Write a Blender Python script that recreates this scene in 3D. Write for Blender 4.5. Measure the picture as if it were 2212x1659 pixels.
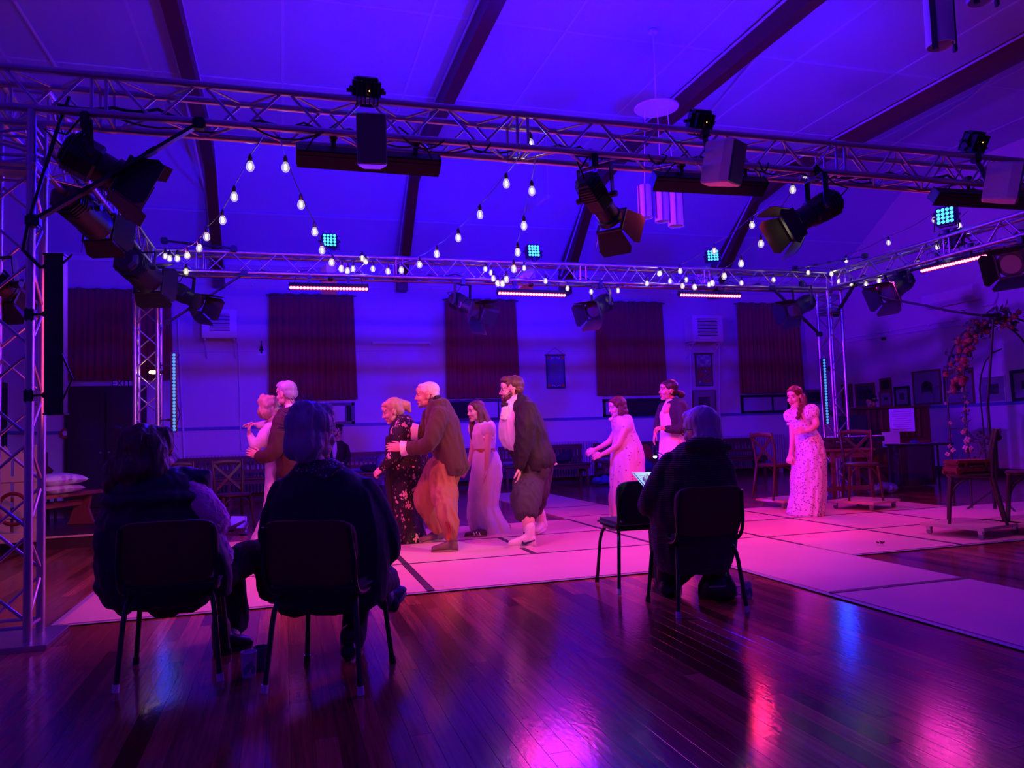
import bpy, bmesh, math, random
import numpy as np
from mathutils import Vector, Matrix, noise

random.seed(7)
S = bpy.context.scene
for _o in list(bpy.data.objects):
    bpy.data.objects.remove(_o)
COL = S.collection
PI = math.pi

# ------------------------------------------------------------------ camera
CAM_F, CAM_CX, CAM_CY, CAM_H = 1655.0, 1106.0, 829.5, 1.13
_yaw, _pitch, _roll = math.radians(16.67), math.radians(3.61), math.radians(-1.81)
FW = Vector((math.sin(_yaw) * math.cos(_pitch), math.cos(_yaw) * math.cos(_pitch), math.sin(_pitch)))
_r0 = Vector((math.cos(_yaw), -math.sin(_yaw), 0))
_u0 = _r0.cross(FW)
RT = math.cos(_roll) * _r0 + math.sin(_roll) * _u0
UP = -math.sin(_roll) * _r0 + math.cos(_roll) * _u0
EYE = Vector((0, 0, CAM_H))
cam_data = bpy.data.cameras.new('camera')
cam_data.sensor_fit = 'HORIZONTAL'
cam_data.sensor_width = 36.0
cam_data.lens = CAM_F * 36.0 / 2212.0
cam_data.clip_start = 0.05
cam_data.clip_end = 200
cam = bpy.data.objects.new('camera', cam_data)
COL.objects.link(cam)
_m = Matrix((RT, UP, -FW)).transposed().to_4x4()
_m.translation = EYE
cam.matrix_world = _m
S.camera = cam

# ------------------------------------------------------------------ view, world
S.view_settings.view_transform = 'Standard'
S.view_settings.look = 'None'
S.view_settings.exposure = 0.0
S.view_settings.gamma = 1.0
S.view_settings.use_curve_mapping = False
S.cycles.use_denoising = True
S.cycles.max_bounces = 8
S.cycles.diffuse_bounces = 4
S.cycles.sample_clamp_indirect = 6.0
world = bpy.data.worlds.new('hall_dark')
world.use_nodes = True
world.node_tree.nodes['Background'].inputs[0].default_value = (0.05, 0.02, 0.12, 1)
world.node_tree.nodes['Background'].inputs[1].default_value = 0.02
S.world = world

# ------------------------------------------------------------------ stage lamps (light leaves the fixtures built further down)
BLUE = (0.015, 0.0, 1.0)
PINK = (1.0, 0.02, 0.28)
MAG = (1.0, 0.03, 0.7)
WARM = (1.0, 0.72, 0.42)

def lamp_spot(name, loc, target, color, energy, angle=70, blend=0.6, radius=0.08):
    d = bpy.data.lights.new(name, 'SPOT')
    d.color = color; d.energy = energy; d.spot_size = math.radians(angle)
    d.spot_blend = blend; d.shadow_soft_size = radius
    o = bpy.data.objects.new(name, d); COL.objects.link(o)
    o.location = loc
    o.rotation_euler = (Vector(target) - Vector(loc)).to_track_quat('-Z', 'Y').to_euler()
    return o

def lamp_bar(name, loc, target, color, energy, length=1.0, width=0.05, along=(1, 0, 0), spread=120):
    d = bpy.data.lights.new(name, 'AREA')
    d.shape = 'RECTANGLE'; d.size = length; d.size_y = width
    d.color = color; d.energy = energy; d.spread = math.radians(spread)
    o = bpy.data.objects.new(name, d); COL.objects.link(o)
    z = -(Vector(target) - Vector(loc)).normalized()
    x = Vector(along); x = (x - z * x.dot(z)).normalized(); y = z.cross(x)
    m = Matrix((x, y, z)).transposed().to_4x4(); m.translation = Vector(loc)
    o.matrix_world = m
    return o

# blue floods standing on the front truss, throwing up the cove and the back wall
def lamp_rgb(o, w):
    """weights of an already placed lamp -> colour and power"""
    k = max(w); o.data.energy *= k; o.data.color = tuple(c / k for c in w); return o
LW = dict(S1=(.05,.05,.5), S10=(.34,.24,.22), S12=(.06,.05,.5), S4=(.28,.012,.08), S6=(.02,0,.02), S7=(.05,0,.6), S8=(.12,.02,.9), S9=(1.2,.01,.08), S11=(.35,.01,.28), barB0=(.15,.004,.03), barB1=(.22,.005,.05), barB2=(.5,.006,.05), barF0=(.36,.03,.05), barF1=(.3,.012,.06), barF2=(.06,.006,.01), barL=(.18,.008,.18), barR=(.11,.003,.05), batL=(0,.001,.02), batR=(0,.003,.09), floodB0=(0,0,1.15), floodB1=(0,0,.6), floodB2=(0,0,.3), floodF0=(.005,0,.62), floodF1=(.005,0,1.3), floodF2=(.005,0,.75), floodL=(.12,.002,.9), floodR=(.06,0,1.2))
def build_lights():
    L = []
    # blue floods on the front truss throw over the rear truss onto cove, ceiling and back wall
    for i, x in enumerate((.35, 3.2, 5.6)): L.append(('floodF%d' % i, lamp_spot('flood_blue', (x, 5.3, 3.62), (x + (.2, .2, 2.6)[i], 15.5, 5.0), (1, 1, 1), 2600, 100, 1.0, .1)))
    # lit blue floods of the rear, right and left truss, tilted up
    for i, x in enumerate((.75, 3.3, 5.7)): L.append(('floodB%d' % i, lamp_spot('flood_blue', (x, 9.35, 3.58), (x - .3, 0, 6.3), (1, 1, 1), 1500, 130, .9, .1)))
    L.append(('floodR', lamp_spot('flood_blue', (7.6, 7.5, 3.6), (-4.3, 8, 3.6), (1, 1, 1), 500, 100, .8, .1)))
    L.append(('floodL', lamp_spot('flood_blue', (-1.2, 7.5, 3.72), (13, 11, 1.9), (1, 1, 1), 5000, 58, .9, .1)))
    # pink bars: front truss towards the stage, rear truss towards the camera, right and left truss inwards
    for i, x in enumerate((.35, 3.2, 5.9)): L.append(('barF%d' % i, lamp_bar('bar_pink', (x, 5.25, 2.9), (x, 7.8, .0), (1, 1, 1), 150, .95, .05, spread=120)))
    for i, x in enumerate((.45, 3.25, 5.85)): L.append(('barB%d' % i, lamp_bar('bar_pink', (x, 9.4, 2.95), (x, 7.2, 0), (1, 1, 1), 75, .95, .05, spread=150)))
    L.append(('barR', lamp_bar('bar_pink', (7.7, 7.9, 2.95), (4.8, 7.6, 0), (1, 1, 1), 120, .95, .05, (0, 1, 0), spread=150)))
    L.append(('barL', lamp_bar('bar_pink', (-1.2, 8.2, 2.95), (2.2, 8.0, .6), (1, 1, 1), 190, .95, .05, (0, 1, 0), spread=140)))
    # upright blue battens
    L.append(('batL', lamp_bar('batten_blue', (-1.3, 9.5, 1.65), (1.5, 3.5, .8), (1, 1, 1), 40, 1.0, .05, (0, 0, 1), spread=150)))
    L.append(('batR', lamp_bar('batten_blue', (7.83, 9.48, 1.65), (4, 3, .6), (1, 1, 1), 40, 1.0, .05, (0, 0, 1), spread=150)))
    # the lanterns on the trusses, each along its own barrel
    for k, p, d, an in (('S1', (-.94, 5.19, 2.78), (.87, .24, -.42), 55), ('S4', (-1.3, 8.9, 2.86), (.93, -.1, -.33), 60), ('S6', (2.34, 9.25, 2.65), (.45, -.76, -.47), 50), ('S7', (3.97, 9.43, 2.71), (-.75, -.51, -.43), 50),
                        ('S8', (7.13, 9.47, 2.76), (-.87, -.32, -.38), 50), ('S9', (2.43, 5.29, 2.69), (.68, .54, -.5), 50), ('S10', (3.86, 5.09, 2.69), (-.66, .62, -.42), 46), ('S11', (7.67, 8.2, 2.79), (-.84, -.17, -.52), 60), ('S12', (7.64, 6.39, 2.78), (-.89, -.0, -.37), 50)):
        L.append((k, lamp_spot('lantern_beam', p, Vector(p) + Vector(d), (1, 1, 1), 420, an, .6, .05)))
    # clip-on reading light of the person in the knitted coat
    L.append(('book', lamp_spot('book_light_beam', (2.39, 4.684, .912), (2.35, 4.77, .76), (.35, .78, 1), 1.3, 130, .5, .012)))
    for k, o in L:
        if k in LW: lamp_rgb(o, LW[k])
    return L
LIGHTS = build_lights()


# ------------------------------------------------------------------ placing helpers (pixel of the 2212x1659 photo + a known plane -> world)
def ray(px, py):
    return RT * ((px - CAM_CX) / CAM_F) - UP * ((py - CAM_CY) / CAM_F) + FW
def atZ(px, py, z=0.0):
    d = ray(px, py); return EYE + d * ((z - CAM_H) / d.z)
def atY(px, py, y):
    d = ray(px, py); return EYE + d * (y / d.y)
def atX(px, py, x):
    d = ray(px, py); return EYE + d * (x / d.x)
def atD(px, py, D):
    return EYE + ray(px, py) * D
def depth(p):
    return (Vector(p) - EYE).dot(FW)
RTH = Vector((RT.x, RT.y, 0)).normalized()     # horizontal right and forward of the view
FWH = Vector((FW.x, FW.y, 0)).normalized()
ZU = Vector((0, 0, 1))

# ------------------------------------------------------------------ object helpers
BASE = {}
def _link(o, parent):
    COL.objects.link(o)
    if parent is not None:
        o.parent = parent
        BASE[o.name] = BASE[parent.name]
    else:
        BASE[o.name] = Matrix.Identity(4)
    return o
def thing(name, label, cat, loc=(0, 0, 0), rotz=0.0, group=None):
    o = bpy.data.objects.new(name, None)
    o.empty_display_size = 0.1
    COL.objects.link(o)
    o.location = loc; o.rotation_euler = (0, 0, rotz)
    BASE[o.name] = Matrix.Translation(Vector(loc)) @ Matrix.Rotation(rotz, 4, 'Z')
    tag(o, label, cat, group)
    return o
def tag(o, label, cat, group=None):
    o['label'] = label; o['category'] = cat
    if group: o['group'] = group
    return o
def struct(o):
    o['kind'] = 'structure'; return o
def mkobj(name, me, parent=None, world=True):
    """mesh given in world coordinates (world=True) or in the thing's own"""
    o = bpy.data.objects.new(name, me)
    if parent is not None and world:
        B = BASE[parent.name]
        if B != Matrix.Identity(4):
            me.transform(B.inverted())
    return _link(o, parent)
def place(name, me, mw, parent=None):
    """shared mesh placed with world matrix mw"""
    o = bpy.data.objects.new(name, me)
    _link(o, parent)
    o.matrix_basis = (BASE[parent.name].inverted() @ mw) if parent is not None else mw
    return o
def kids(o):
    return [c for c in bpy.data.objects if c.parent is o]
def clone(o, parent=None, ch=None):
    if ch is None:
        ch = {}
        for q in bpy.data.objects:
            if q.parent is not None: ch.setdefault(q.parent.name, []).append(q)
    c = o.copy(); COL.objects.link(c); c.parent = parent
    for k in ch.get(o.name, []): clone(k, c, ch)
    return c
def frame(z, x=(1, 0, 0)):
    z = Vector(z).normalized(); x = Vector(x)
    x = x - z * x.dot(z)
    if x.length < 1e-5:
        x = Vector((0, 1, 0)); x = x - z * x.dot(z)
    x.normalize(); y = z.cross(x)
    return x, y, z
def mat4(x, y, z, o):
    m = Matrix((x, y, z)).transposed().to_4x4(); m.translation = Vector(o); return m

class MB:
    def __init__(s):
        s.v = []; s.f = []; s.m = []
    def add(s, vs, fs, mi=0, M=None):
        b = len(s.v)
        if M is not None: vs = [M @ Vector(q) for q in vs]
        s.v.extend([tuple(q) for q in vs])
        s.f.extend([tuple(i + b for i in f) for f in fs]); s.m.extend([mi] * len(fs))
        return s
    def box(s, c, size, M=None, mi=0, bev=0.0):
        x, y, z = [q / 2 for q in size]; c = Vector(c)
        if bev <= 0:
            vs = [c + Vector((sx * x, sy * y, sz * z)) for sz in (-1, 1) for sy in (-1, 1) for sx in (-1, 1)]
            fs = [(0, 2, 3, 1), (4, 5, 7, 6), (0, 1, 5, 4), (2, 6, 7, 3), (0, 4, 6, 2), (1, 3, 7, 5)]
            return s.add(vs, fs, mi, M)
        bm = bmesh.new()
        bmesh.ops.create_cube(bm, size=1.0)
        for v in bm.verts: v.co = Vector((v.co.x * x * 2, v.co.y * y * 2, v.co.z * z * 2)) + c
        bmesh.ops.bevel(bm, geom=list(bm.edges), offset=bev, segments=2, affect='EDGES')
        bm.verts.index_update()
        s.add([v.co.copy() for v in bm.verts], [tuple(v.index for v in f.verts) for f in bm.faces], mi, M)
        bm.free(); return s
    def bar(s, p, q, w, h, up=(0, 0, 1), mi=0):
        """box beam from p to q: w across, h along up"""
        p = Vector(p); q = Vector(q); z = (q - p); L = z.length
        x, y, z = frame(z, up)      # x ~ up
        return s.box((0, 0, L / 2), (h, w, L), mat4(x, y, z, p), mi)
    def cyl(s, p, q, r, n=10, r2=None, mi=0, cap=True):
        p = Vector(p); q = Vector(q); r2 = r if r2 is None else r2
        x, y, z = frame(q - p)
        vs = []
        for c, rr in ((p, r), (q, r2)):
            for i in range(n):
                a = 2 * PI * i / n
                vs.append(c + x * (rr * math.cos(a)) + y * (rr * math.sin(a)))
        fs = [(i, (i + 1) % n, n + (i + 1) % n, n + i) for i in range(n)]
        if cap: fs += [tuple(range(n - 1, -1, -1)), tuple(range(n, 2 * n))]
        return s.add(vs, fs, mi)
    def loft(s, rings, cap=True, mi=0, close=False):
        n = len(rings[0]); vs = [q for r in rings for q in r]; fs = []
        R = len(rings)
        for j in range(R if close else R - 1):
            k = (j + 1) % R
            for i in range(n):
                fs.append((j * n + i, j * n + (i + 1) % n, k * n + (i + 1) % n, k * n + i))
        if cap and not close:
            fs.append(tuple(range(n - 1, -1, -1))); fs.append(tuple((R - 1) * n + i for i in range(n)))
        return s.add(vs, fs, mi)
    def tube(s, pts, r, n=8, mi=0, flat=1.0, up=None, round_ends=False):
        pts = [Vector(p) for p in pts]
        rs = list(r) if hasattr(r, '__len__') else [r] * len(pts)
        if round_ends:
            t0 = (pts[0] - pts[1]).normalized(); t1 = (pts[-1] - pts[-2]).normalized()
            r0, r1 = rs[0], rs[-1]
            pts = [pts[0] + t0 * r0 * .95, pts[0] + t0 * r0 * .6] + pts + [pts[-1] + t1 * r1 * .6, pts[-1] + t1 * r1 * .95]
            rs = [r0 * .3, r0 * .8] + rs + [r1 * .8, r1 * .3]
        rings = []; x = None
        for i, p in enumerate(pts):
            a = pts[max(0, i - 1)]; b = pts[min(len(pts) - 1, i + 1)]
            t = (b - a)
            if t.length < 1e-9: t = Vector((0, 0, 1))
            t.normalize()
            if x is None: x = frame(t, up if up is not None else (0.31, 0.2, 0.93))[0]
            x = (x - t * x.dot(t))
            if x.length < 1e-6: x = frame(t)[0]
            x.normalize(); y = t.cross(x)
            rings.append([p + x * (rs[i] * math.cos(2 * PI * k / n)) + y * (rs[i] * flat * math.sin(2 * PI * k / n)) for k in range(n)])
        return s.loft(rings, True, mi)
    def ball(s, c, r, nu=14, nv=9, mi=0, M=None, x=None, y=None, z=None):
        """ellipsoid; r scalar or 3; axes x,y,z optional"""
        r = (r, r, r) if not hasattr(r, '__len__') else r
        X = Vector(x) if x is not None else Vector((1, 0, 0)); Y = Vector(y) if y is not None else Vector((0, 1, 0)); Z = Vector(z) if z is not None else Vector((0, 0, 1))
        c = Vector(c); vs = [c - Z * r[2]]
        for j in range(1, nv):
            t = -PI / 2 + PI * j / nv
            for i in range(nu):
                a = 2 * PI * i / nu
                vs.append(c + X * (r[0] * math.cos(t) * math.cos(a)) + Y * (r[1] * math.cos(t) * math.sin(a)) + Z * (r[2] * math.sin(t)))
        vs.append(c + Z * r[2]); fs = []
        for i in range(nu): fs.append((0, 1 + (i + 1) % nu, 1 + i))
        for j in range(nv - 2):
            for i in range(nu):
                a = 1 + j * nu
                fs.append((a + i, a + (i + 1) % nu, a + nu + (i + 1) % nu, a + nu + i))
        a = 1 + (nv - 2) * nu
        for i in range(nu): fs.append((a + i, a + (i + 1) % nu, len(vs) - 1))
        return s.add(vs, fs, mi, M)
    def prism(s, poly, d, mi=0):
        """closed polygon (list of Vectors, planar) extruded by vector d"""
        d = Vector(d); n = len(poly); vs = [Vector(p) for p in poly] + [Vector(p) + d for p in poly]
        fs = [tuple(range(n - 1, -1, -1)), tuple(range(n, 2 * n))] + [(i, (i + 1) % n, n + (i + 1) % n, n + i) for i in range(n)]
        return s.add(vs, fs, mi)
    def lathe(s, prof, c, n=16, mi=0, x=None, z=None, cap=True):
        c = Vector(c); X, Y, Z = frame(z if z is not None else (0, 0, 1), x if x is not None else (1, 0, 0))
        rings = [[c + X * (r * math.cos(2 * PI * i / n)) + Y * (r * math.sin(2 * PI * i / n)) + Z * h for i in range(n)] for r, h in prof]
        return s.loft(rings, cap, mi)
    def mesh(s, name='mesh'):
        me = bpy.data.meshes.new(name)
        me.from_pydata(s.v, [], s.f)
        if any(s.m): me.polygons.foreach_set('material_index', s.m)
        me.update(); return me
    def obj(s, name, mat, parent=None, smooth=False, world=True, fix=True):
        me = s.mesh(name)
        if fix:
            bm = bmesh.new(); bm.from_mesh(me); bmesh.ops.recalc_face_normals(bm, faces=bm.faces); bm.to_mesh(me); bm.free()
        for m in (mat if isinstance(mat, (list, tuple)) else [mat]): me.materials.append(m)
        if smooth:
            me.polygons.foreach_set('use_smooth', [True] * len(me.polygons))
            if smooth != 'all':
                try: me.set_sharp_from_angle(angle=math.radians(40))
                except Exception: pass
        return mkobj(name, me, parent, world)

# ------------------------------------------------------------------ materials
def _ng(m): return m.node_tree.nodes, m.node_tree.links
def mat(name, col, rough=0.5, metal=0.0, bump=0.0, bscale=60.0, var=0.0, vscale=6.0, spec=0.5, sheen=0.0, stretch=None, coat=0.0):
    m = bpy.data.materials.new(name); m.use_nodes = True
    N, L = _ng(m); b = N['Principled BSDF']
    b.inputs['Base Color'].default_value = (*col, 1); b.inputs['Roughness'].default_value = rough; b.inputs['Metallic'].default_value = metal
    b.inputs['Specular IOR Level'].default_value = spec
    if sheen: b.inputs['Sheen Weight'].default_value = sheen
    if coat: b.inputs['Coat Weight'].default_value = coat
    tc = None
    if var or bump:
        tc = N.new('ShaderNodeTexCoord'); mp = N.new('ShaderNodeMapping'); L.new(tc.outputs['Object'], mp.inputs[0])
        if stretch: mp.inputs['Scale'].default_value = stretch
    if var:
        nz = N.new('ShaderNodeTexNoise'); nz.inputs['Scale'].default_value = vscale; nz.inputs['Detail'].default_value = 4
        L.new(mp.outputs[0], nz.inputs['Vector'])
        mx = N.new('ShaderNodeMix'); mx.data_type = 'RGBA'
        mx.inputs['A'].default_value = (*[c * (1 - var) for c in col], 1); mx.inputs['B'].default_value = (*[min(1, c * (1 + var)) for c in col], 1)
        L.new(nz.outputs['Fac'], mx.inputs['Factor']); L.new(mx.outputs['Result'], b.inputs['Base Color'])
    if bump:
        nb = N.new('ShaderNodeTexNoise'); nb.inputs['Scale'].default_value = bscale; nb.inputs['Detail'].default_value = 3
        L.new(mp.outputs[0], nb.inputs['Vector'])
        bp = N.new('ShaderNodeBump'); bp.inputs['Strength'].default_value = bump; bp.inputs['Distance'].default_value = 0.01
        L.new(nb.outputs['Fac'], bp.inputs['Height']); L.new(bp.outputs[0], b.inputs['Normal'])
    return m
def glow(name, col, strength, base=(0.02, 0.02, 0.02)):
    m = bpy.data.materials.new(name); m.use_nodes = True
    b = _ng(m)[0]['Principled BSDF']
    b.inputs['Base Color'].default_value = (*base, 1)
    b.inputs['Emission Color'].default_value = (*col, 1); b.inputs['Emission Strength'].default_value = strength
    return m

# ------------------------------------------------------------------ materials of the hall
def wood_floor():
    m = bpy.data.materials.new('floor_wood'); m.use_nodes = True; N, L = _ng(m); b = N['Principled BSDF']
    tc = N.new('ShaderNodeNewGeometry'); mp = N.new('ShaderNodeMapping'); mp.inputs['Scale'].default_value = (26, 1.1, 1)
    L.new(tc.outputs['Position'], mp.inputs[0])
    at = N.new('ShaderNodeAttribute'); at.attribute_name = 'tone'
    ad = N.new('ShaderNodeVectorMath'); ad.operation = 'ADD'; L.new(mp.outputs[0], ad.inputs[0])
    sc = N.new('ShaderNodeVectorMath'); sc.operation = 'SCALE'; sc.inputs['Scale'].default_value = 37.0
    L.new(at.outputs['Vector'], sc.inputs[0]); L.new(sc.outputs[0], ad.inputs[1])
    nz = N.new('ShaderNodeTexNoise'); nz.inputs['Scale'].default_value = 2.2; nz.inputs['Detail'].default_value = 6; nz.inputs['Distortion'].default_value = .6
    L.new(ad.outputs[0], nz.inputs['Vector'])
    cr = N.new('ShaderNodeValToRGB'); e = cr.color_ramp.elements
    e[0].position = 0.0; e[0].color = (0.10, 0.028, 0.012, 1); e[1].position = 1.0; e[1].color = (0.42, 0.17, 0.075, 1)
    L.new(at.outputs['Fac'], cr.inputs[0])
    mx = N.new('ShaderNodeMix'); mx.data_type = 'RGBA'; mx.blend_type = 'MULTIPLY'; mx.inputs['Factor'].default_value = .7
    c2 = N.new('ShaderNodeValToRGB'); c2.color_ramp.elements[0].position = .3; c2.color_ramp.elements[0].color = (.45, .4, .36, 1); c2.color_ramp.elements[1].position = .65; c2.color_ramp.elements[1].color = (1.15, 1.1, 1.05, 1)
    L.new(nz.outputs['Fac'], c2.inputs[0]); L.new(cr.outputs[0], mx.inputs['A']); L.new(c2.outputs[0], mx.inputs['B']); L.new(mx.outputs['Result'], b.inputs['Base Color'])
    # varnish: slightly wavy, worn gloss
    n2 = N.new('ShaderNodeTexNoise'); n2.inputs['Scale'].default_value = 1.3; n2.inputs['Detail'].default_value = 5
    L.new(tc.outputs['Position'], n2.inputs['Vector'])
    mr = N.new('ShaderNodeMapRange'); mr.inputs['To Min'].default_value = .1; mr.inputs['To Max'].default_value = .2
    L.new(n2.outputs['Fac'], mr.inputs['Value']); L.new(mr.outputs[0], b.inputs['Roughness'])
    n3 = N.new('ShaderNodeTexNoise'); n3.inputs['Scale'].default_value = 38; n3.inputs['Detail'].default_value = 3
    mp3 = N.new('ShaderNodeMapping'); mp3.inputs['Scale'].default_value = (1.6, .6, 1); L.new(tc.outputs['Position'], mp3.inputs[0]); L.new(mp3.outputs[0], n3.inputs['Vector'])
    bp = N.new('ShaderNodeBump'); bp.inputs['Strength'].default_value = .22; bp.inputs['Distance'].default_value = .003
    L.new(n3.outputs['Fac'], bp.inputs['Height']); L.new(bp.outputs[0], b.inputs['Normal'])
    b.inputs['Specular IOR Level'].default_value = .55
    return m
M_FLOOR = wood_floor()
M_SUB = mat('subfloor', (.03, .015, .01), .9)
M_WALL = mat('wall_paint', (.62, .57, .55), .62, bump=.25, bscale=40, var=.05, vscale=1.5)
M_CEIL = mat('ceiling_board', (.50, .50, .70), .7, var=.04, vscale=.8)
M_SEAM = mat('ceiling_seam_strip', (.62, .62, .76), .6)
M_BEAM = mat('dark_stained_beam', (.10, .024, .014), .42, bump=.2, bscale=20, var=.25, vscale=3, stretch=(6, 1, 6))
M_TRIM = mat('blue_dado_paint', (.10, .11, .34), .5)
M_PALE = mat('pale_gloss_paint', (.72, .70, .69), .4)
M_PIPE = mat('painted_conduit', (.66, .64, .63), .4)
M_DOOR = mat('dark_door_paint', (.035, .012, .014), .5, bump=.1, bscale=30)
M_BLACK = mat('black_metal', (.012, .012, .014), .45, bump=.1, bscale=200)
M_BLACKM = mat('matt_black', (.008, .008, .009), .8)
M_RUBBER = mat('black_cable', (.01, .01, .011), .55)
M_ALU = mat('truss_aluminium', (.5, .5, .52), .34, 1.0, bump=.12, bscale=150)
M_STEEL = mat('steel', (.5, .5, .52), .3, 1.0)
M_PANEL = mat('stage_board', (.66, .50, .40), .5, var=.09, vscale=2.5, bump=.06, bscale=30)
M_TAPE = mat('dark_tape', (.05, .035, .05), .5, bump=.3, bscale=90)
M_EDGE = mat('grey_edge_tape', (.36, .36, .42), .4)
M_FABRICW = mat('white_paper', (.85, .85, .84), .6)

# ------------------------------------------------------------------ shell
X0, X1, Y0, Y1 = -4.3, 13.15, -3.5, 15.7
ZW, ZC, YK = 4.65, 6.25, 13.3
floor = struct(MB().box(((X0 + X1) / 2, (Y0 + Y1) / 2, -.06), (X1 - X0 + .4, Y1 - Y0 + .4, .08)).obj('floor', M_SUB))
BW = .0862
rb = random.Random(3)
boards = []
nx = int((X1 - X0) / BW) + 1
for i in range(nx):
    xa = X0 + i * BW
    y = Y0 - rb.random() * 1.5
    while y < Y1:
        Lb = rb.uniform(.9, 2.6); ya, yb = max(y, Y0), min(y + Lb, Y1); y += Lb
        if yb - ya < .05: continue
        boards.append((xa, ya, yb, min(1, max(0, rb.gauss(.5, .27)))))
def board_mb(mb, xa, ya, yb):
    x0, x1, g = xa + .0004, xa + BW - .0004, .0006
    t = .0004
    a, b2 = ya + g, yb - g
    vs = [(x0, a, -.02), (x1, a, -.02), (x1, b2, -.02), (x0, b2, -.02), (x0, a, -t), (x1, a, -t), (x1, b2, -t), (x0, b2, -t),
          (x0 + t, a + t, 0), (x1 - t, a + t, 0), (x1 - t, b2 - t, 0), (x0 + t, b2 - t, 0)]
    fs = [(8, 9, 10, 11)] + [(k, (k + 1) % 4, 4 + (k + 1) % 4, 4 + k) for k in range(4)] + [(4 + k, 4 + (k + 1) % 4, 8 + (k + 1) % 4, 8 + k) for k in range(4)]
    mb.add(vs, fs)
def set_tone(me, tones):
    a = me.attributes.new('tone', 'FLOAT', 'FACE'); a.data.foreach_set('value', tones)
def in_view(b):
    xa, ya, yb, t = b; c = Vector((xa, max(ya, 1.9), 0)); e = Vector((xa, (ya + yb) / 2, 0)); best = None
    for q in (c, e, Vector((xa, yb, 0))):
        D = depth(q)
        if D < 1.5: continue
        u = CAM_CX + CAM_F * (q - EYE).dot(RT) / D; v = CAM_CY - CAM_F * (q - EYE).dot(UP) / D
        if -20 < u < 2232 and v < 1700: best = D if best is None else min(best, D)
    return best
vis = sorted([(in_view(b), k) for k, b in enumerate(boards) if in_view(b) is not None])
near = set(k for d, k in vis[:299])
mb = MB(); tones = []
for k, (xa, ya, yb, t) in enumerate(boards):
    if k in near:
        q = MB(); board_mb(q, xa, ya, yb); me = q.mesh('floor_board'); set_tone(me, [t] * len(me.polygons)); me.materials.append(M_FLOOR)
        mkobj('floor_board', me, floor)
    else:
        n0 = len(mb.f); board_mb(mb, xa, ya, yb); tones += [t] * (len(mb.f) - n0)
me = mb.mesh('far_boards'); set_tone(me, tones); me.materials.append(M_FLOOR)
o = mkobj('far_boards', me, floor); o['kind'] = 'stuff'

wall_back = struct(MB().box(((X0 + X1) / 2, Y1 + .12, ZW / 2 + .2), (X1 - X0 + .5, .24, ZW + .7)).obj('wall_back', M_WALL))
def gable(name, x, dx):
    poly = [Vector((x, Y0, -.05)), Vector((x, Y1 + .2, -.05)), Vector((x, Y1 + .2, ZW + .05)), Vector((x, YK, ZC + .1)), Vector((x, Y0, ZC + .1))]
    return struct(MB().prism(poly, (dx, 0, 0)).obj(name, M_WALL))
wall_left = gable('wall_left', X0, -.2)
wall_right = gable('wall_right', X1, .2)
wall_front = struct(MB().box(((X0 + X1) / 2, Y0 - .1, ZC / 2), (X1 - X0 + .4, .2, ZC + .3)).obj('wall_front', M_WALL))
poly = [Vector((X0 - .1, Y0 - .1, ZC)), Vector((X0 - .1, YK, ZC)), Vector((X0 - .1, Y1 + .1, ZW)), Vector((X0 - .1, Y1 + .1, ZW + .25)), Vector((X0 - .1, YK, ZC + .25)), Vector((X0 - .1, Y0 - .1, ZC + .25))]
ceiling = struct(MB().prism(poly, (X1 - X0 + .2, 0, 0)).obj('ceiling', M_CEIL))
# raised strips over the ceiling-board joints
mb = MB()
for y in (11.2, 8.9, 6.6, 4.3, 2.0):
    MB().box(((X0 + X1) / 2, y, ZC - .004), (X1 - X0, .035, .012)).obj('ceiling_strip', M_SEAM, ceiling)
for i in range(12):
    xs = -4.3 + 1.74 * (i + .5)
    if xs < X1 - .3: MB().box((xs, (Y0 + YK) / 2, ZC - .004), (.035, YK - Y0, .011)).obj('ceiling_strip', M_SEAM, ceiling)
sl = Vector((0, YK - Y1, ZC - ZW)); sn = Vector((0, -sl.z, sl.y)).normalized() * -1
def slope_pt(x, t, off=0.0): return Vector((x, Y1, ZW)) + sl * t + Vector((0, -.5547, -.832)) * off
for t in (.42, .985):
    p = slope_pt(X0, t, .004); q = slope_pt(X1, t, .004)
    MB().bar(p, q, .035, .012, (0, -.5547, -.832)).obj('ceiling_strip', M_SEAM, ceiling)
MB().box(((X0 + X1) / 2, Y1 - .02, ZW - .05), (X1 - X0, .05, .09)).obj('trim_1', M_PALE, wall_back)
MB().box(((X0 + X1) / 2, Y1 - .012, 1.385), (X1 - X0, .03, .055)).obj('trim_2', M_TRIM, wall_back)
MB().box((X1 - .012, (Y0 + Y1) / 2, 1.385), (.03, Y1 - Y0, .055)).obj('trim_3', M_TRIM, wall_right)
MB().box((X0 + .012, (Y0 + Y1) / 2, 1.385), (.03, Y1 - Y0, .055)).obj('trim_4', M_TRIM, wall_left)
struct(MB().box(((X0 + X1) / 2, Y1 - .012, .075), (X1 - X0, .03, .15)).obj('baseboard_back', M_DOOR))
struct(MB().box((X1 - .012, (Y0 + Y1) / 2, .075), (.03, Y1 - Y0, .15)).obj('baseboard_right', M_DOOR))
struct(MB().box((X0 + .012, (Y0 + Y1) / 2, .075), (.03, Y1 - Y0, .15)).obj('baseboard_left', M_DOOR))

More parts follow.
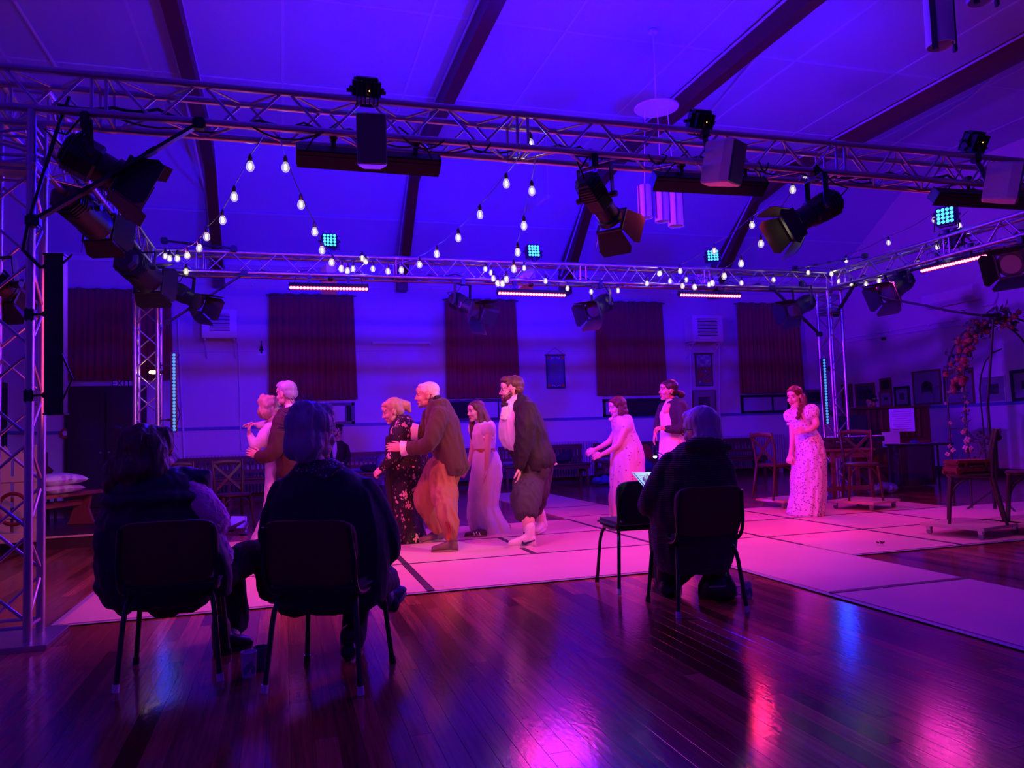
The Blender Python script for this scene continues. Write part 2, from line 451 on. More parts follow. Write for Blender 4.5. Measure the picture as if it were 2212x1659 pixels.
# portal frames: each a bent beam from the back wall up under the flat ceiling
prof_in = [(15.7, 4.22), (15.42, 4.22), (13.75, 5.78), (12.7, 5.95), (Y0, 5.97)]
prof_out = [(Y0, ZC + .02), (13.3, ZC + .02), (15.7, 4.66)]
for xb in (-1.15, 2.36, 5.93, 9.62):
    poly = [Vector((xb - .09, y, z)) for y, z in prof_in + prof_out]
    b = struct(MB().prism(poly, (.18, 0, 0)).obj('roof_beam', M_BEAM))
    for sx in (-.1, .085):
        MB().tube([(xb + sx, y, z) for y, z in [(15.5, 4.5), (13.55, 6.07), (12.9, 6.2), (2, 6.21)]], .018, 6).obj('beam_bead', M_SEAM, b)
    MB().box((xb, 15.52, 4.16), (.2, .3, .14)).obj('beam_corbel', M_BEAM, b)
for yb_, zb in ():
    pass
# ceiling conduits
def conduit(pts, r=.014, nm='ceiling_conduit', lab='', cat='pipe', par=None, m=None):
    o = MB().tube(pts, r, 8).obj(nm, m or M_PIPE, par, smooth=True)
    if lab: tag(o, lab, cat)
    return o
conduit([atZ(30, 0, 6.2), atZ(128, 155, 6.2)], .022, lab='pale pipe on the ceiling above the near left truss corner')
conduit([atX(352, 0, -1.28), atX(400, 205, -1.28), atX(430, 360, -1.28), atX(470, 520, -1.28)], .02, lab='pale conduit running beside the leftmost roof beam')
conduit([atZ(2212, 110, 6.2), atZ(2090, 215, 6.2), atZ(1920, 318, 6.2)], .018, lab='pale conduit crossing the ceiling right of the rightmost beam')
conduit([atZ(1790, 0, 6.2), atZ(1695, 60, 6.2), atZ(1650, 105, 6.2), atZ(1500, 285, 6.2)], .015, lab='thin pale conduit looping past the third roof beam')
MB().ball(atZ(1695, 60, 6.2), .045).obj('conduit_joint', M_PIPE, bpy.data.objects['ceiling_conduit.003'], smooth=True)

# ------------------------------------------------------------------ back wall fittings
def on_wall(px, py): return atY(px, py, Y1)
ex = thing('door_1', 'dark double exit door in the back wall under the exit sign', 'door', (-3.13, Y1, 0)); 
for q in ('category',): pass
struct(ex)
MB().box((-3.13, Y1 - .02, 1.1), (1.36, .08, 2.24)).obj('door_frame', M_DOOR, ex)
for k, x in enumerate((-3.45, -2.81)):
    leaf = MB().box((x, Y1 - .075, 1.06), (.61, .05, 2.1), bev=.006).obj('door_leaf', M_DOOR, ex)
    for z in (.55, 1.5): MB().box((x, Y1 - .103, z), (.44, .012, .7), bev=.004).obj('door_panel', M_DOOR, leaf)
    MB().cyl((x + (.25 if k == 0 else -.25), Y1 - .1, 1.0), (x + (.25 if k == 0 else -.25), Y1 - .16, 1.0), .018, 10).obj('door_handle', M_STEEL, leaf)
sg = thing('exit_sign', 'small pale EXIT sign between the leftmost curtain and dark door', 'sign', on_wall(263, 829) )
c = on_wall(263, 829)
MB().box((c.x, Y1 - .03, c.z + .005), (.33, .03, .18), bev=.004).obj('sign_plate', mat('sign_white', (.95, .95, .95), .5), sg)
def text_obj(body, loc, size, m, parent, rx=PI / 2, rz=0.0, ext=.002, name='lettering', align='CENTER'):
    cu = bpy.data.curves.new(name, 'FONT'); cu.body = body; cu.size = size; cu.extrude = ext; cu.align_x = align; cu.align_y = 'CENTER'
    t = bpy.data.objects.new('tmp', cu); S2 = TMP_SCN; S2.collection.objects.link(t); S2.view_layers[0].update()
    me = bpy.data.meshes.new_from_object(t.evaluated_get(S2.view_layers[0].depsgraph)); bpy.data.objects.remove(t)
    me.transform(Matrix.Translation(Vector(loc)) @ Matrix.Rotation(rz, 4, 'Z') @ Matrix.Rotation(rx, 4, 'X'))
    me.materials.clear(); me.materials.append(m)
    return mkobj(name, me, parent)
TMP_SCN = bpy.data.scenes.new('workbench')
text_obj('EXIT', (c.x, Y1 - .047, c.z), .165, M_BLACK, sg)
# door on the left wall
dl = struct(thing('door_2', 'dark doorway on the left wall behind the near left truss tower', 'door', (X0, 13.2, 0)))
MB().box((X0 + .01, 13.6, 1.08), (.06, 1.1, 2.2)).obj('door_frame', M_DOOR, dl)
MB().box((X0 + .05, 13.6, 1.05), (.04, .92, 2.08), bev=.005).obj('door_leaf', M_BLACKM, dl)

M_CURT = mat('maroon_curtain', (.27, .022, .035), .85, sheen=.3, bump=.3, bscale=120)
def curtain(x0, x1, z0, z1, label, seed, skew=.07):
    r = random.Random(seed); n = 120; rows = 7; t = thing('curtain', label, 'curtain', ((x0 + x1) / 2, Y1, 0), 0, None)
    ph = [r.uniform(0, 6.28) for _ in range(5)]
    vs = []
    for j in range(rows + 1):
        v = j / rows; z = z1 + (z0 - z1) * v
        for i in range(n + 1):
            u = i / n
            d = .022 * math.sin(2 * PI * 15 * u + ph[0] + .8 * math.sin(7 * u + ph[1])) + .013 * math.sin(2 * PI * 27 * u + ph[2] + v) + .012 * math.sin(2 * PI * 4 * u + ph[3])
            d *= .65 + .5 * v
            x = x0 + (x1 - x0) * u + (skew * v * (u - .35)) 
            vs.append((x, Y1 - .13 + d, z + .008 * math.sin(2 * PI * 6 * u + ph[4]) * (1 if j == 0 else .4)))
    fs = [(j * (n + 1) + i, j * (n + 1) + i + 1, (j + 1) * (n + 1) + i + 1, (j + 1) * (n + 1) + i) for j in range(rows) for i in range(n)]
    o = MB().add(vs, fs).obj('curtain_cloth', M_CURT, t, smooth='all', fix=False)
    md = o.modifiers.new('thick', 'SOLIDIFY'); md.thickness = .006
    MB().cyl((x0 - .06, Y1 - .12, z1 - .03), (x1 + .06, Y1 - .12, z1 - .03), .012, 8).obj('curtain_rail', M_DOOR, t)
    for xx in (x0 + .1, (x0 + x1) / 2, x1 - .1): MB().bar((xx, Y1, z1 - .03), (xx, Y1 - .12, z1 - .03), .02, .02).obj('rail_bracket', M_DOOR, t)
    return t
curtain(-3.78, -2.02, 2.32, 4.02, 'dark red pleated curtain above the exit door and sign', 1)
curtain(-.24, 1.38, 1.9, 4.0, 'dark red curtain between the left louvred vent and the strip light', 2)
curtain(3.27, 4.80, 1.88, 3.97, 'dark red curtain behind the tall bearded man in black jacket', 3)
curtain(6.65, 8.30, 1.88, 3.98, 'dark red curtain between the patterned wall banner and right louvred vent', 4)
curtain(10.22, 11.92, 1.87, 4.01, 'dark red curtain beside the rear right truss tower', 5)

M_GLASS = mat('dark_window_glass', (.012, .012, .02), .06, spec=.9)
M_FRAMEB = mat('black_window_frame', (.015, .012, .014), .4)
def window(n, x0, x1, z0, z1, div):
    w = MB()
    o = struct(thing('window_%d' % n, '', '', ((x0 + x1) / 2, Y1, z0)))
    del o['label']; del o['category']
    t = .055
    for a, b2 in (((x0 + x1) / 2, z0 + t / 2), ((x0 + x1) / 2, z1 - t / 2)): MB().box((a, Y1 - .02, b2), (x1 - x0, .06, t)).obj('window_rail', M_FRAMEB, o)
    for x in [x0 + t / 2, x1 - t / 2]: MB().box((x, Y1 - .02, (z0 + z1) / 2), (t, .06, z1 - z0)).obj('window_stile', M_FRAMEB, o)
    xs = [x0 + t] + [x0 + (x1 - x0) * d for d in div] + [x1 - t]
    for a, b2 in zip(xs, xs[1:]):
        MB().box(((a + b2) / 2, Y1 - .008, (z0 + z1) / 2), (b2 - a - .012, .016, z1 - z0 - 2 * t)).obj('window_pane', M_GLASS, o)
    for d in div: MB().box((x0 + (x1 - x0) * d, Y1 - .02, (z0 + z1) / 2), (.03, .05, z1 - z0 - t)).obj('window_stile', M_FRAMEB, o)
    return o
M_MIRPALE = mat('frosted_pane', (.42, .40, .42), .25, spec=.7)  # paler, rougher grey for some of the panes
w1 = window(1, -.34, 1.37, 1.40, 1.83, (.72, .9))
w2 = window(2, 3.25, 4.86, 1.40, 1.85, (.36, .7))
w3 = window(3, 6.78, 8.62, 1.40, 1.80, (.25, .85))
w4 = window(4, 10.28, 12.0, 1.40, 1.83, (.5, .75))
for w_, idx in ((w1, (0, 1)), (w2, (1, 2)), (w3, (0, 2)), (w4, (0, 1))):
    ps = [q for q in bpy.data.objects if q.parent is w_ and q.name.startswith('window_pane')]
    for i in idx: ps[i].data.materials[0] = M_MIRPALE
# dark gable-shaped reflection in the third window, modelled as a dark plate on the pane
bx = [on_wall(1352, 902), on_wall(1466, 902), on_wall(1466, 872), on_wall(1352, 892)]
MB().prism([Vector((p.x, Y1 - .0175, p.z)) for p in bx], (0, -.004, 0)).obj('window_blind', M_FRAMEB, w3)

# heater vents on brackets
def vent(px0, py0, px1, py1, label, side):
    a = on_wall(px0, py0); b2 = on_wall(px1, py1); x0, x1, z1, z0 = a.x, b2.x, a.z, b2.z
    yf = Y1 - .42
    t = thing('heater_vent', label, 'heater', ((x0 + x1) / 2, Y1, z0))
    k = (Y1 - .42) / Y1
    x0, x1 = x0 * k, x1 * k; z0 = CAM_H + (z0 - CAM_H) * k; z1 = CAM_H + (z1 - CAM_H) * k
    w, h = x1 - x0, z1 - z0; fr = .13
    MB().box(((x0 + x1) / 2, yf + .2, (z0 + z1) / 2), (w - .04, .36, h - .04)).obj('casing', M_PALE, t)
    for (cx, cz, sx, sz) in (((x0 + x1) / 2, z0 + fr / 2, w, fr), ((x0 + x1) / 2, z1 - fr / 4, w, fr / 2), (x0 + fr / 2, (z0 + z1) / 2 + fr / 4, fr, h - 1.5 * fr), (x1 - fr / 2, (z0 + z1) / 2 + fr / 4, fr, h - 1.5 * fr)):
        MB().box((cx, yf, cz), (sx, .04, sz), bev=.004).obj('casing_rim', M_PALE, t)
    MB().box(((x0 + x1) / 2, yf + .018, (z0 + z1) / 2), (w - 2 * fr, .01, h - fr), ).obj('dark_recess', M_BLACKM, t)
    n = 5
    for i in range(n):
        z = z0 + fr + (h - fr * 1.5) * (i + .55) / n
        MB().bar((x0 + fr, yf - .005, z), (x1 - fr, yf - .005, z), .012, .07, (0, .75, -.66)).obj('louvre', M_PALE, t)
    for x in (x0 + .05, x1 - .05):
        MB().bar((x, Y1, z0 - .02), (x, yf, z0 - .02), .03, .03).obj('bracket', M_PIPE, t)
        MB().bar((x, Y1, z0 - .35), (x, yf + .06, z0 - .03), .02, .02).obj('bracket', M_PIPE, t)
    return t
vent(436, 668, 512, 730, 'pale louvred heater vent beside the rear left truss tower', -1)
vent(1494, 681, 1562, 738, 'pale louvred heater vent above the framed wall pictures', 1)

# strip light, socket, wall pipes
a, b2 = on_wall(803, 741), on_wall(929, 741)
t = thing('strip_light', 'long unlit fluorescent strip light on the wall between two curtains', 'light', ((a.x + b2.x) / 2, Y1, a.z))
MB().box(((a.x + b2.x) / 2, Y1 - .03, a.z), (b2.x - a.x, .06, .07), bev=.006).obj('batten', M_PALE, t)
MB().cyl((a.x + .03, Y1 - .075, a.z - .01), (b2.x - .03, Y1 - .075, a.z - .01), .016, 10).obj('tube', M_FABRICW, t)
for x in (a.x + .02, b2.x - .02): MB().box((x, Y1 - .065, a.z - .005), (.04, .05, .06)).obj('end_cap', M_PALE, t)
c = on_wall(565, 755)
t = thing('lamp_bracket', 'small dark metal lamp bracket on white plate left of a curtain', 'bracket', (c.x, Y1, c.z))
MB().box((c.x, Y1 - .015, c.z - .06), (.13, .03, .13), bev=.006).obj('back_plate', M_PALE, t)
MB().cyl((c.x, Y1 - .03, c.z - .07), (c.x, Y1 - .1, c.z - .02), .015, 8).obj('arm', M_BLACK, t)
MB().lathe([(.005, .0), (.05, .01), (.03, .04), (.02, .06), (.035, .075), (.012, .1), (.008, .2)], (c.x, Y1 - .1, c.z - .04), 10).obj('finial', M_BLACK, t, smooth=True)
def wpipe(pp, r, lab):
    o = MB().tube([(q.x, Y1 - r - .003, q.z) for q in [on_wall(*p) for p in pp]], r, 8).obj('wall_pipe', M_PIPE, smooth=True); return tag(o, lab, 'pipe')
wpipe([(385, 690), (402, 1060)], .022, 'vertical pale wall pipe just right of the rear left truss tower')
wpipe([(505, 735), (515, 742), (521, 955), (522, 973), (560, 972), (585, 971)], .016, 'pale wall pipe that drops from the left vent and turns right')
wpipe([(375, 761), (553, 758), (577, 758)], .01, 'thin pale conduit running left of the curtain by the left vent')
wpipe([(770, 757), (960, 757)], .01, 'thin pale conduit along the wall below the strip light')
wpipe([(1122, 757), (1283, 757)], .01, 'thin pale conduit along the wall above the patterned banner')
wpipe([(1483, 700), (1490, 760), (1493, 900), (1497, 1015)], .02, 'vertical pale wall pipe left of the picture column under the right vent')
wpipe([(1553, 748), (1553, 870), (1557, 1000)], .02, 'vertical pale wall pipe right of the picture column under the right vent')
wpipe([(330, 612), (700, 620), (1000, 627), (1480, 633), (1800, 637)], .012, 'long thin conduit with knobs running along the top of the back wall')
wp = bpy.data.objects['wall_pipe.007']
for px in (418, 545, 640, 930, 1000, 1300, 1400, 1450):
    q = on_wall(px, 612 + (px - 330) * .0205); MB().ball((q.x, Y1 - .02, q.z), .03, 8, 6).obj('pipe_knob', M_PIPE, wp, smooth=True)
def rpipe(pp, r, lab):
    o = MB().tube([(X1 - r - .003, q.y, q.z) for q in [atX(*p, X1) for p in pp]], r, 8).obj('wall_pipe', M_PIPE, smooth=True); return tag(o, lab, 'pipe')
rpipe([(1818, 733), (2010, 700), (2212, 668)], .014, 'upper thin conduit with knobs along the right wall')
rpipe([(1820, 741), (2010, 711), (2212, 684)], .014, 'lower thin conduit along the right wall below the knobbed one')
rpipe([(2148, 500), (2155, 640), (2150, 655), (2125, 660)], .03, 'pale drain pipe dropping to the wall air conditioner')
wp = bpy.data.objects['wall_pipe.008']
for px in (1835, 1870, 1925, 2008, 2060, 2110, 2170):
    q = atX(px, 733 - (px - 1818) * .165, X1); MB().ball((X1 - .02, q.y, q.z), .035, 8, 6).obj('pipe_knob', M_PIPE, wp, smooth=True)
q = atX(1911, 732, X1); o = MB().box((X1 - .03, q.y, q.z), (.06, .1, .06), bev=.01).obj('sensor', M_BLACK); tag(o, 'small dark sensor box on the right wall under the conduits', 'sensor')
# air conditioner
a, b2, c = atX(2008, 640, X1), atX(2118, 618, X1), atX(2008, 668, X1)
t = thing('air_conditioner', 'white wall mounted air conditioner high on the right wall', 'air conditioner', (X1, (a.y + b2.y) / 2, c.z))
y0, y1 = b2.y, a.y
prof = [(0, c.z), (-.12, c.z - .01), (-.2, c.z + .08), (-.21, a.z - .02), (-.17, a.z + .02), (0, a.z + .02)]
MB().prism([Vector((X1 + p[0], y0, p[1])) for p in prof], (0, y1 - y0, 0)).obj('casing', M_PALE, t)
MB().bar((X1 - .165, y0 + .05, c.z + .03), (X1 - .165, y1 - .05, c.z + .03), .01, .07, (.77, 0, -.64)).obj('vane', M_SEAM, t)

# radiators
M_RAD = mat('radiator_paint', (.5, .46, .46), .45)
def radiator(x0, x1, label, zt=.92):
    t = thing('radiator', label, 'radiator', ((x0 + x1) / 2, Y1 - .12, 0))
    n = int((x1 - x0) / .06)
    for i in range(n):
        x = x0 + (i + .5) * (x1 - x0) / n
        MB().box((x, Y1 - .13, zt / 2 + .05), (.042, .1, zt - .16), bev=.012).obj('column', M_RAD, t)
    for z in (.16, zt - .06): MB().cyl((x0, Y1 - .13, z), (x1, Y1 - .13, z), .022, 8).obj('header', M_RAD, t)
    for x in (x0 + .1, x1 - .1): MB().box((x, Y1 - .13, .05), (.05, .08, .1)).obj('foot', M_RAD, t)
    return t
radiator(-1.75, -.2, 'pale column radiator behind the left bench')
radiator(4.75, 6.6, 'pale column radiator behind the bench in the middle of the wall')
radiator(9.55, 11.3, 'pale column radiator behind the bench right of the woman in the knitted coat')

# pictures
def pic_art(name, seed, cols, sc=7.0, dark=.5):
    m = bpy.data.materials.new(name); m.use_nodes = True; N, L = _ng(m); b = N['Principled BSDF']; b.inputs['Roughness'].default_value = .25
    tc = N.new('ShaderNodeTexCoord'); nz = N.new('ShaderNodeTexNoise'); nz.inputs['Scale'].default_value = sc; nz.inputs['Detail'].default_value = 5
    mp = N.new('ShaderNodeMapping'); mp.inputs['Location'].default_value = (seed * 3.1, seed * 1.7, seed)
    L.new(tc.outputs['Generated'], mp.inputs[0]); L.new(mp.outputs[0], nz.inputs['Vector'])
    cr = N.new('ShaderNodeValToRGB'); els = cr.color_ramp.elements
    els[0].position = .3; els[0].color = (*cols[0], 1); els[1].position = .72; els[1].color = (*cols[-1], 1)
    for k, c in enumerate(cols[1:-1]):
        e = els.new(.3 + .42 * (k + 1) / (len(cols) - 1)); e.color = (*c, 1)
    L.new(nz.outputs['Fac'], cr.inputs[0]); L.new(cr.outputs[0], b.inputs['Base Color'])
    return m
M_ARTD = [pic_art('photo_print_%d' % i, i, [(.02, .02, .03), (.1, .08, .08), (.3, .26, .24)], 5 + i) for i in range(5)]
M_MOUNT = mat('picture_mount', (.66, .64, .62), .6)
M_FRW = mat('thin_wood_frame', (.16, .06, .03), .4)
def picture(quad_a, quad_b, label, wall='right', fr=.03, mount=.07, frm=None, art=0, mountmat=None, tilt=0.0, arch=False):
    if wall == 'right':
        a, b2 = atX(*quad_a, X1), atX(*quad_b, X1); L0 = Vector((X1, (a.y + b2.y) / 2, (a.z + b2.z) / 2)); w = abs(a.y - b2.y); h = abs(a.z - b2.z)
        Mx = mat4(Vector((0, -1, 0)), Vector((0, 0, 1)), Vector((-1, 0, 0)), L0)
    else:
        a, b2 = on_wall(*quad_a), on_wall(*quad_b); L0 = Vector(((a.x + b2.x) / 2, Y1, (a.z + b2.z) / 2)); w = abs(a.x - b2.x); h = abs(a.z - b2.z)
        Mx = mat4(Vector((1, 0, 0)), Vector((0, 0, 1)), Vector((0, -1, 0)), L0)
    Mx = Mx @ Matrix.Rotation(tilt, 4, 'Z')
    t = thing('framed_picture', label, 'picture', L0)
    frm = frm or M_FRW
    q = MB()
    for (cx, cy, sx, sy) in ((0, h / 2 - fr / 2, w, fr), (0, -h / 2 + fr / 2, w, fr), (-w / 2 + fr / 2, 0, fr, h - 2 * fr), (w / 2 - fr / 2, 0, fr, h - 2 * fr)):
        q.box((cx, cy, .015), (sx, sy, .03), Mx)
    q.obj('frame', frm, t)
    MB().box((0, 0, .008), (w - 2 * fr, h - 2 * fr, .012), Mx).obj('mount', mountmat or M_MOUNT, t)
    iw, ih = w - 2 * fr - 2 * mount, h - 2 * fr - 2 * mount
    if arch:
        pr = [Vector((-iw / 2, -ih / 2, .015)), Vector((iw / 2, -ih / 2, .015)), Vector((iw / 2, ih * .2, .015))] + [Vector((iw / 2 * math.cos(x), ih * .2 + ih * .3 * math.sin(x), .015)) for x in (.5, 1.05, 1.57, 2.1, 2.64)] + [Vector((-iw / 2, ih * .2, .015))]
        MB().prism([Mx @ p for p in pr], Mx.to_3x3() @ Vector((0, 0, .003))).obj('print', M_ARTD[art], t)
        for i in range(3):
            MB().box((0, -ih / 2 + .02 + i * .0, .0185), (iw * .8, .03, .002), Mx).obj('caption', M_MOUNT, t) if i == 0 else None
    else:
        MB().box((0, 0, .015), (iw, ih, .004), Mx).obj('print', M_ARTD[art], t)
    MB().box((0, 0, .021), (w - 2 * fr, h - 2 * fr, .002), Mx).obj('glass_sheet', M_PGLASS, t)
    return t
M_PGLASS = bpy.data.materials.new('picture_glass'); M_PGLASS.use_nodes = True
_b = M_PGLASS.node_tree.nodes['Principled BSDF']; _b.inputs['Transmission Weight'].default_value = 1; _b.inputs['Roughness'].default_value = .02; _b.inputs['IOR'].default_value = 1.45
picture((1739, 842), (1776, 872), 'dark framed print on the back wall just left of the rear right tower', 'back', .03, .02, None, 1)
picture((1494, 843), (1547, 893), 'framed group photograph on wide mount under the mountain wall hanging', 'back', .02, .14, None, 0)
picture((1819, 831), (1844, 879), 'narrow dark framed picture nearest the back corner on the right wall', 'right', .06, .05, None, 2, M_ARTD[3])
picture((1848, 830), (1893, 880), 'wide dark framed picture above the keyboard player in the cap', 'right', .06, .12, None, 3, M_ARTD[2])
picture((1901, 818), (1927, 844), 'small square dark picture hung above another small one', 'right', .05, .05, None, 4, M_ARTD[1])
picture((1900, 846), (1930, 877), 'small pale mounted picture below the small square one', 'right', .04, .1, None, 0)
picture((1932, 836), (1968, 877), 'black framed portrait with a reflection above the piano', 'right', .05, .1, M_FRAMEB, 2)
picture((1971, 803), (2037, 872), 'large framed arched team photograph left of its twin', 'right', .035, .2, None, 0, None, 0, True)
picture((2038, 800), (2108, 871), 'large framed arched team photograph behind the rose arch', 'right', .035, .2, None, 1, None, 0, True)
picture((2116, 815), (2176, 867), 'unframed looking pale mounted photograph right of the arch post', 'right', .015, .14, M_MOUNT, 3)
picture((2183, 800), (2240, 864), 'black framed picture on the right wall at the edge of view', 'right', .06, .16, M_FRAMEB, 4, None, .03)
# wall hangings
def banner(p0, p1, label, m, border):
    a, b2 = on_wall(*p0), on_wall(*p1); w, h = b2.x - a.x, a.z - b2.z; cx, cz = (a.x + b2.x) / 2, (a.z + b2.z) / 2
    t = thing('hanging_banner', label, 'wall hanging', (cx, Y1, cz))
    MB().box((cx, Y1 - .02, cz), (w, .012, h)).obj('cloth', border, t)
    MB().box((cx, Y1 - .028, cz), (w * .86, .008, h * .93)).obj('border_band', m[0], t)
    MB().box((cx, Y1 - .034, cz), (w * .62, .006, h * .8)).obj('centre_field', m[1], t)
    MB().cyl((cx - w * .56, Y1 - .03, cz + h / 2), (cx + w * .56, Y1 - .03, cz + h / 2), .015, 8).obj('hanging_rod', M_FRW, t)
    return t, cx, cz, w, h
M_B1 = pic_art('banner_weave', 5, [(.05, .05, .3), (.14, .1, .34), (.4, .3, .3)], 40)
M_B2 = mat('banner_band', (.10, .07, .3), .8)
M_NAVY = mat('navy_cloth', (.02, .015, .1), .9)
M_ORNG = mat('orange_patch', (.6, .12, .04), .8)
t, cx, cz, w, h = banner((1178, 767), (1221, 839), 'narrow woven wall banner with orange corner squares between two curtains', (M_B2, M_B1), M_NAVY)
for sx in (-1, 1):
    for sz in (-1, 1):
        MB().box((cx + sx * w * .365, Y1 - .035, cz + sz * h * .415), (w * .15, .006, h * .08)).obj('corner_square', M_ORNG, t)
        for k in (0, 1):
            MB().bar((cx + sx * (w * .12 + .04), Y1 - .036, cz + sz * (h * .39)), (cx + sx * (w * .12 - .04), Y1 - .036, cz + sz * (h * .44)) if k == 0 else (cx + sx * (w * .12 + .04), Y1 - .036, cz + sz * (h * .44)), .012, .004, (0, 1, 0)).obj('embroidered_mark', M_MOUNT, t)
MB().tube([(cx - w * .5, Y1 - .03, cz + h / 2), (cx, Y1 - .02, cz + h / 2 + .16), (cx + w * .5, Y1 - .03, cz + h / 2)], .004, 5).obj('hanging_cord', M_RUBBER, t)
M_B3 = pic_art('landscape_sky', 9, [(.05, .06, .22), (.3, .3, .42), (.7, .7, .75)], 3)
M_B4 = pic_art('landscape_rock', 11, [(.03, .02, .06), (.45, .09, .03), (.08, .06, .14), (.5, .5, .6)], 6)
t, cx, cz, w, h = banner((1499, 764), (1540, 834), 'narrow mountain landscape wall hanging below the right vent', (M_B2, M_B4), M_FRW)
MB().box((cx, Y1 - .039, cz + h * .27), (w * .8, .004, h * .36)).obj('sky_print', M_B3, t)
MB().box((cx, Y1 - .039, cz - h * .16), (w * .8, .004, h * .5)).obj('rock_print', M_B4, t)
q = on_wall(143, 936); o = MB().cyl((q.x, Y1 - .01, q.z), (q.x, Y1 - .07, q.z), .09, 14).obj('alarm_bell', mat('red_bell', (.4, .03, .02), .4)); tag(o, 'small red fire alarm call point left of the exit door', 'alarm')
o2 = MB().cyl((q.x, Y1 - .065, q.z), (q.x, Y1 - .08, q.z), .045, 12).obj('bell_centre', M_PALE, o)

# ------------------------------------------------------------------ stage boards
stage = thing('stage_floor', 'pale stage boards taped into a cross shaped dance floor', 'stage floor', (3.4, 7, 0))
PN = [(-1.38, .975, 5.53, 6.75), (1.03, 3.40, 5.53, 6.75), (-1.38, .99, 6.77, 7.96), (1.02, 2.165, 6.77, 7.96), (2.215, 3.40, 6.77, 7.96), (-1.38, 1.0, 7.98, 9.15), (1.02, 3.40, 7.98, 9.15),
      (3.43, 4.55, 1.85, 4.29), (3.43, 4.55, 4.33, 6.69), (3.43, 4.55, 6.71, 7.90), (3.43, 4.55, 7.92, 8.2), (3.43, 4.55, 8.22, 9.4), (3.43, 4.55, 9.42, 10.62), (3.43, 4.55, 10.64, 12.2), (3.43, 4.55, 12.22, 13.75),
      (4.58, 5.72, 5.46, 6.65), (5.75, 8.12, 5.46, 6.65), (4.58, 5.72, 6.67, 7.83), (5.75, 6.95, 6.67, 7.83), (6.98, 9.3, 6.67, 7.83), (4.58, 5.72, 7.85, 9.05), (5.75, 8.12, 7.85, 9.05)]
for x0, x1, y0, y1 in PN:
    MB().box(((x0 + x1) / 2, (y0 + y1) / 2, .007), (x1 - x0, y1 - y0, .014), bev=.003).obj('stage_panel', M_PANEL, stage)
def strip(x0, x1, y0, y1, m, nm, z=.0155):
    MB().box(((x0 + x1) / 2, (y0 + y1) / 2, z), (x1 - x0, y1 - y0, .002)).obj(nm, m, stage)
strip(.975, 1.03, 5.53, 9.15, M_TAPE, 'tape_strip'); strip(2.165, 2.215, 6.77, 7.96, M_TAPE, 'tape_strip')
strip(3.395, 3.44, 5.53, 9.2, M_TAPE, 'tape_strip'); strip(4.545, 4.585, 6.1, 9.1, M_TAPE, 'tape_strip'); strip(5.715, 5.755, 5.46, 9.05, M_TAPE, 'tape_strip')
strip(3.43, 4.55, 4.285, 4.335, M_TAPE, 'tape_strip'); strip(6.945, 6.985, 6.67, 7.83, M_TAPE, 'tape_strip')
for y in (6.76, 7.97): strip(-1.38, 3.40, y - .014, y + .014, M_TAPE, 'tape_strip')
for y in (6.66, 7.84): strip(4.58, 8.12, y - .014, y + .014, M_TAPE, 'tape_strip')
for y in (6.70, 7.91, 8.21, 9.41, 10.63): strip(3.43, 4.55, y - .012, y + .012, M_TAPE, 'tape_strip')
strip(-1.42, 3.42, 5.495, 5.535, M_EDGE, 'edge_tape', .008); strip(-1.42, -1.375, 5.495, 9.15, M_EDGE, 'edge_tape', .008)
strip(3.385, 3.43, 1.85, 5.5, M_EDGE, 'edge_tape', .008); strip(4.57, 8.12, 5.43, 5.46, M_EDGE, 'edge_tape', .008); strip(4.55, 4.58, 1.85, 5.44, M_EDGE, 'edge_tape', .008)

# ------------------------------------------------------------------ truss rig
def unit_cyl(n):
    mb = MB(); mb.cyl((0, 0, 0), (0, 0, 1), 1.0, n)
    me = mb.mesh('tube_mesh'); me.polygons.foreach_set('use_smooth', [len(p.vertices) == 4 for p in me.polygons]); me.materials.append(M_ALU); return me
CYL12, CYL6 = unit_cyl(14), unit_cyl(7)
def rod(name, p, q, r, parent, me):
    p, q = Vector(p), Vector(q); x, y, z = frame(q - p)
    return place(name, me, mat4(x * r, y * r, z * (q - p).length, p), parent)
TS = .12      # half spacing of the chords
def truss(name, label, p, q, up, joints=(), bay=.27, group=None, cat='truss', phase=0):
    """square box truss with its centre line p -> q"""
    p, q, up = Vector(p), Vector(q), Vector(up); L = (q - p).length; z = (q - p).normalized(); u = (up - z * up.dot(z)).normalized(); s = z.cross(u)
    t = thing(name, label, cat, p, 0, group)
    cn = [(-1, -1), (1, -1), (1, 1), (-1, 1)]
    P = lambda k, d: p + z * d + s * (TS * cn[k][0]) + u * (TS * cn[k][1])
    for k in range(4): rod('chord', P(k, 0), P(k, L), .0245, t, CYL12)
    js = [0.04] + list(joints) + [L - .04]
    for a, b in zip(js, js[1:]):
        a2, b2 = a + .05, b - .05
        n = max(2, int(round((b2 - a2) / bay)));
        if n % 2: n += 1
        st = (b2 - a2) / n
        for f in range(4):
            k0, k1 = f, (f + 1) % 4
            for i in range(n):
                d0, d1 = a2 + i * st + .018, a2 + (i + 1) * st - .018
                e = (i + f + phase) % 2
                rod('brace', P(k0 if e == 0 else k1, d0), P(k1 if e == 0 else k0, d1), .0095, t, CYL6)
            for d in (a2 - .01, b2 + .01): rod('brace', P(k0, d), P(k1, d), .0105, t, CYL6)
    for j in joints:
        for k in range(4): rod('coupler', P(k, j - .05), P(k, j + .05), .0285, t, CYL12)
    return t
XL, XR, YF, YB, ZT = -1.53, 8.0, 5.17, 9.70, 3.26
GT = 'aluminium box truss'
truss('lighting_truss', 'front aluminium box truss across the picture carrying white speakers and dark bars', (XL - .14, YF, ZT), (XR + .5, YF, ZT), (0, 0, 1), (.62, 3.32, 6.02))
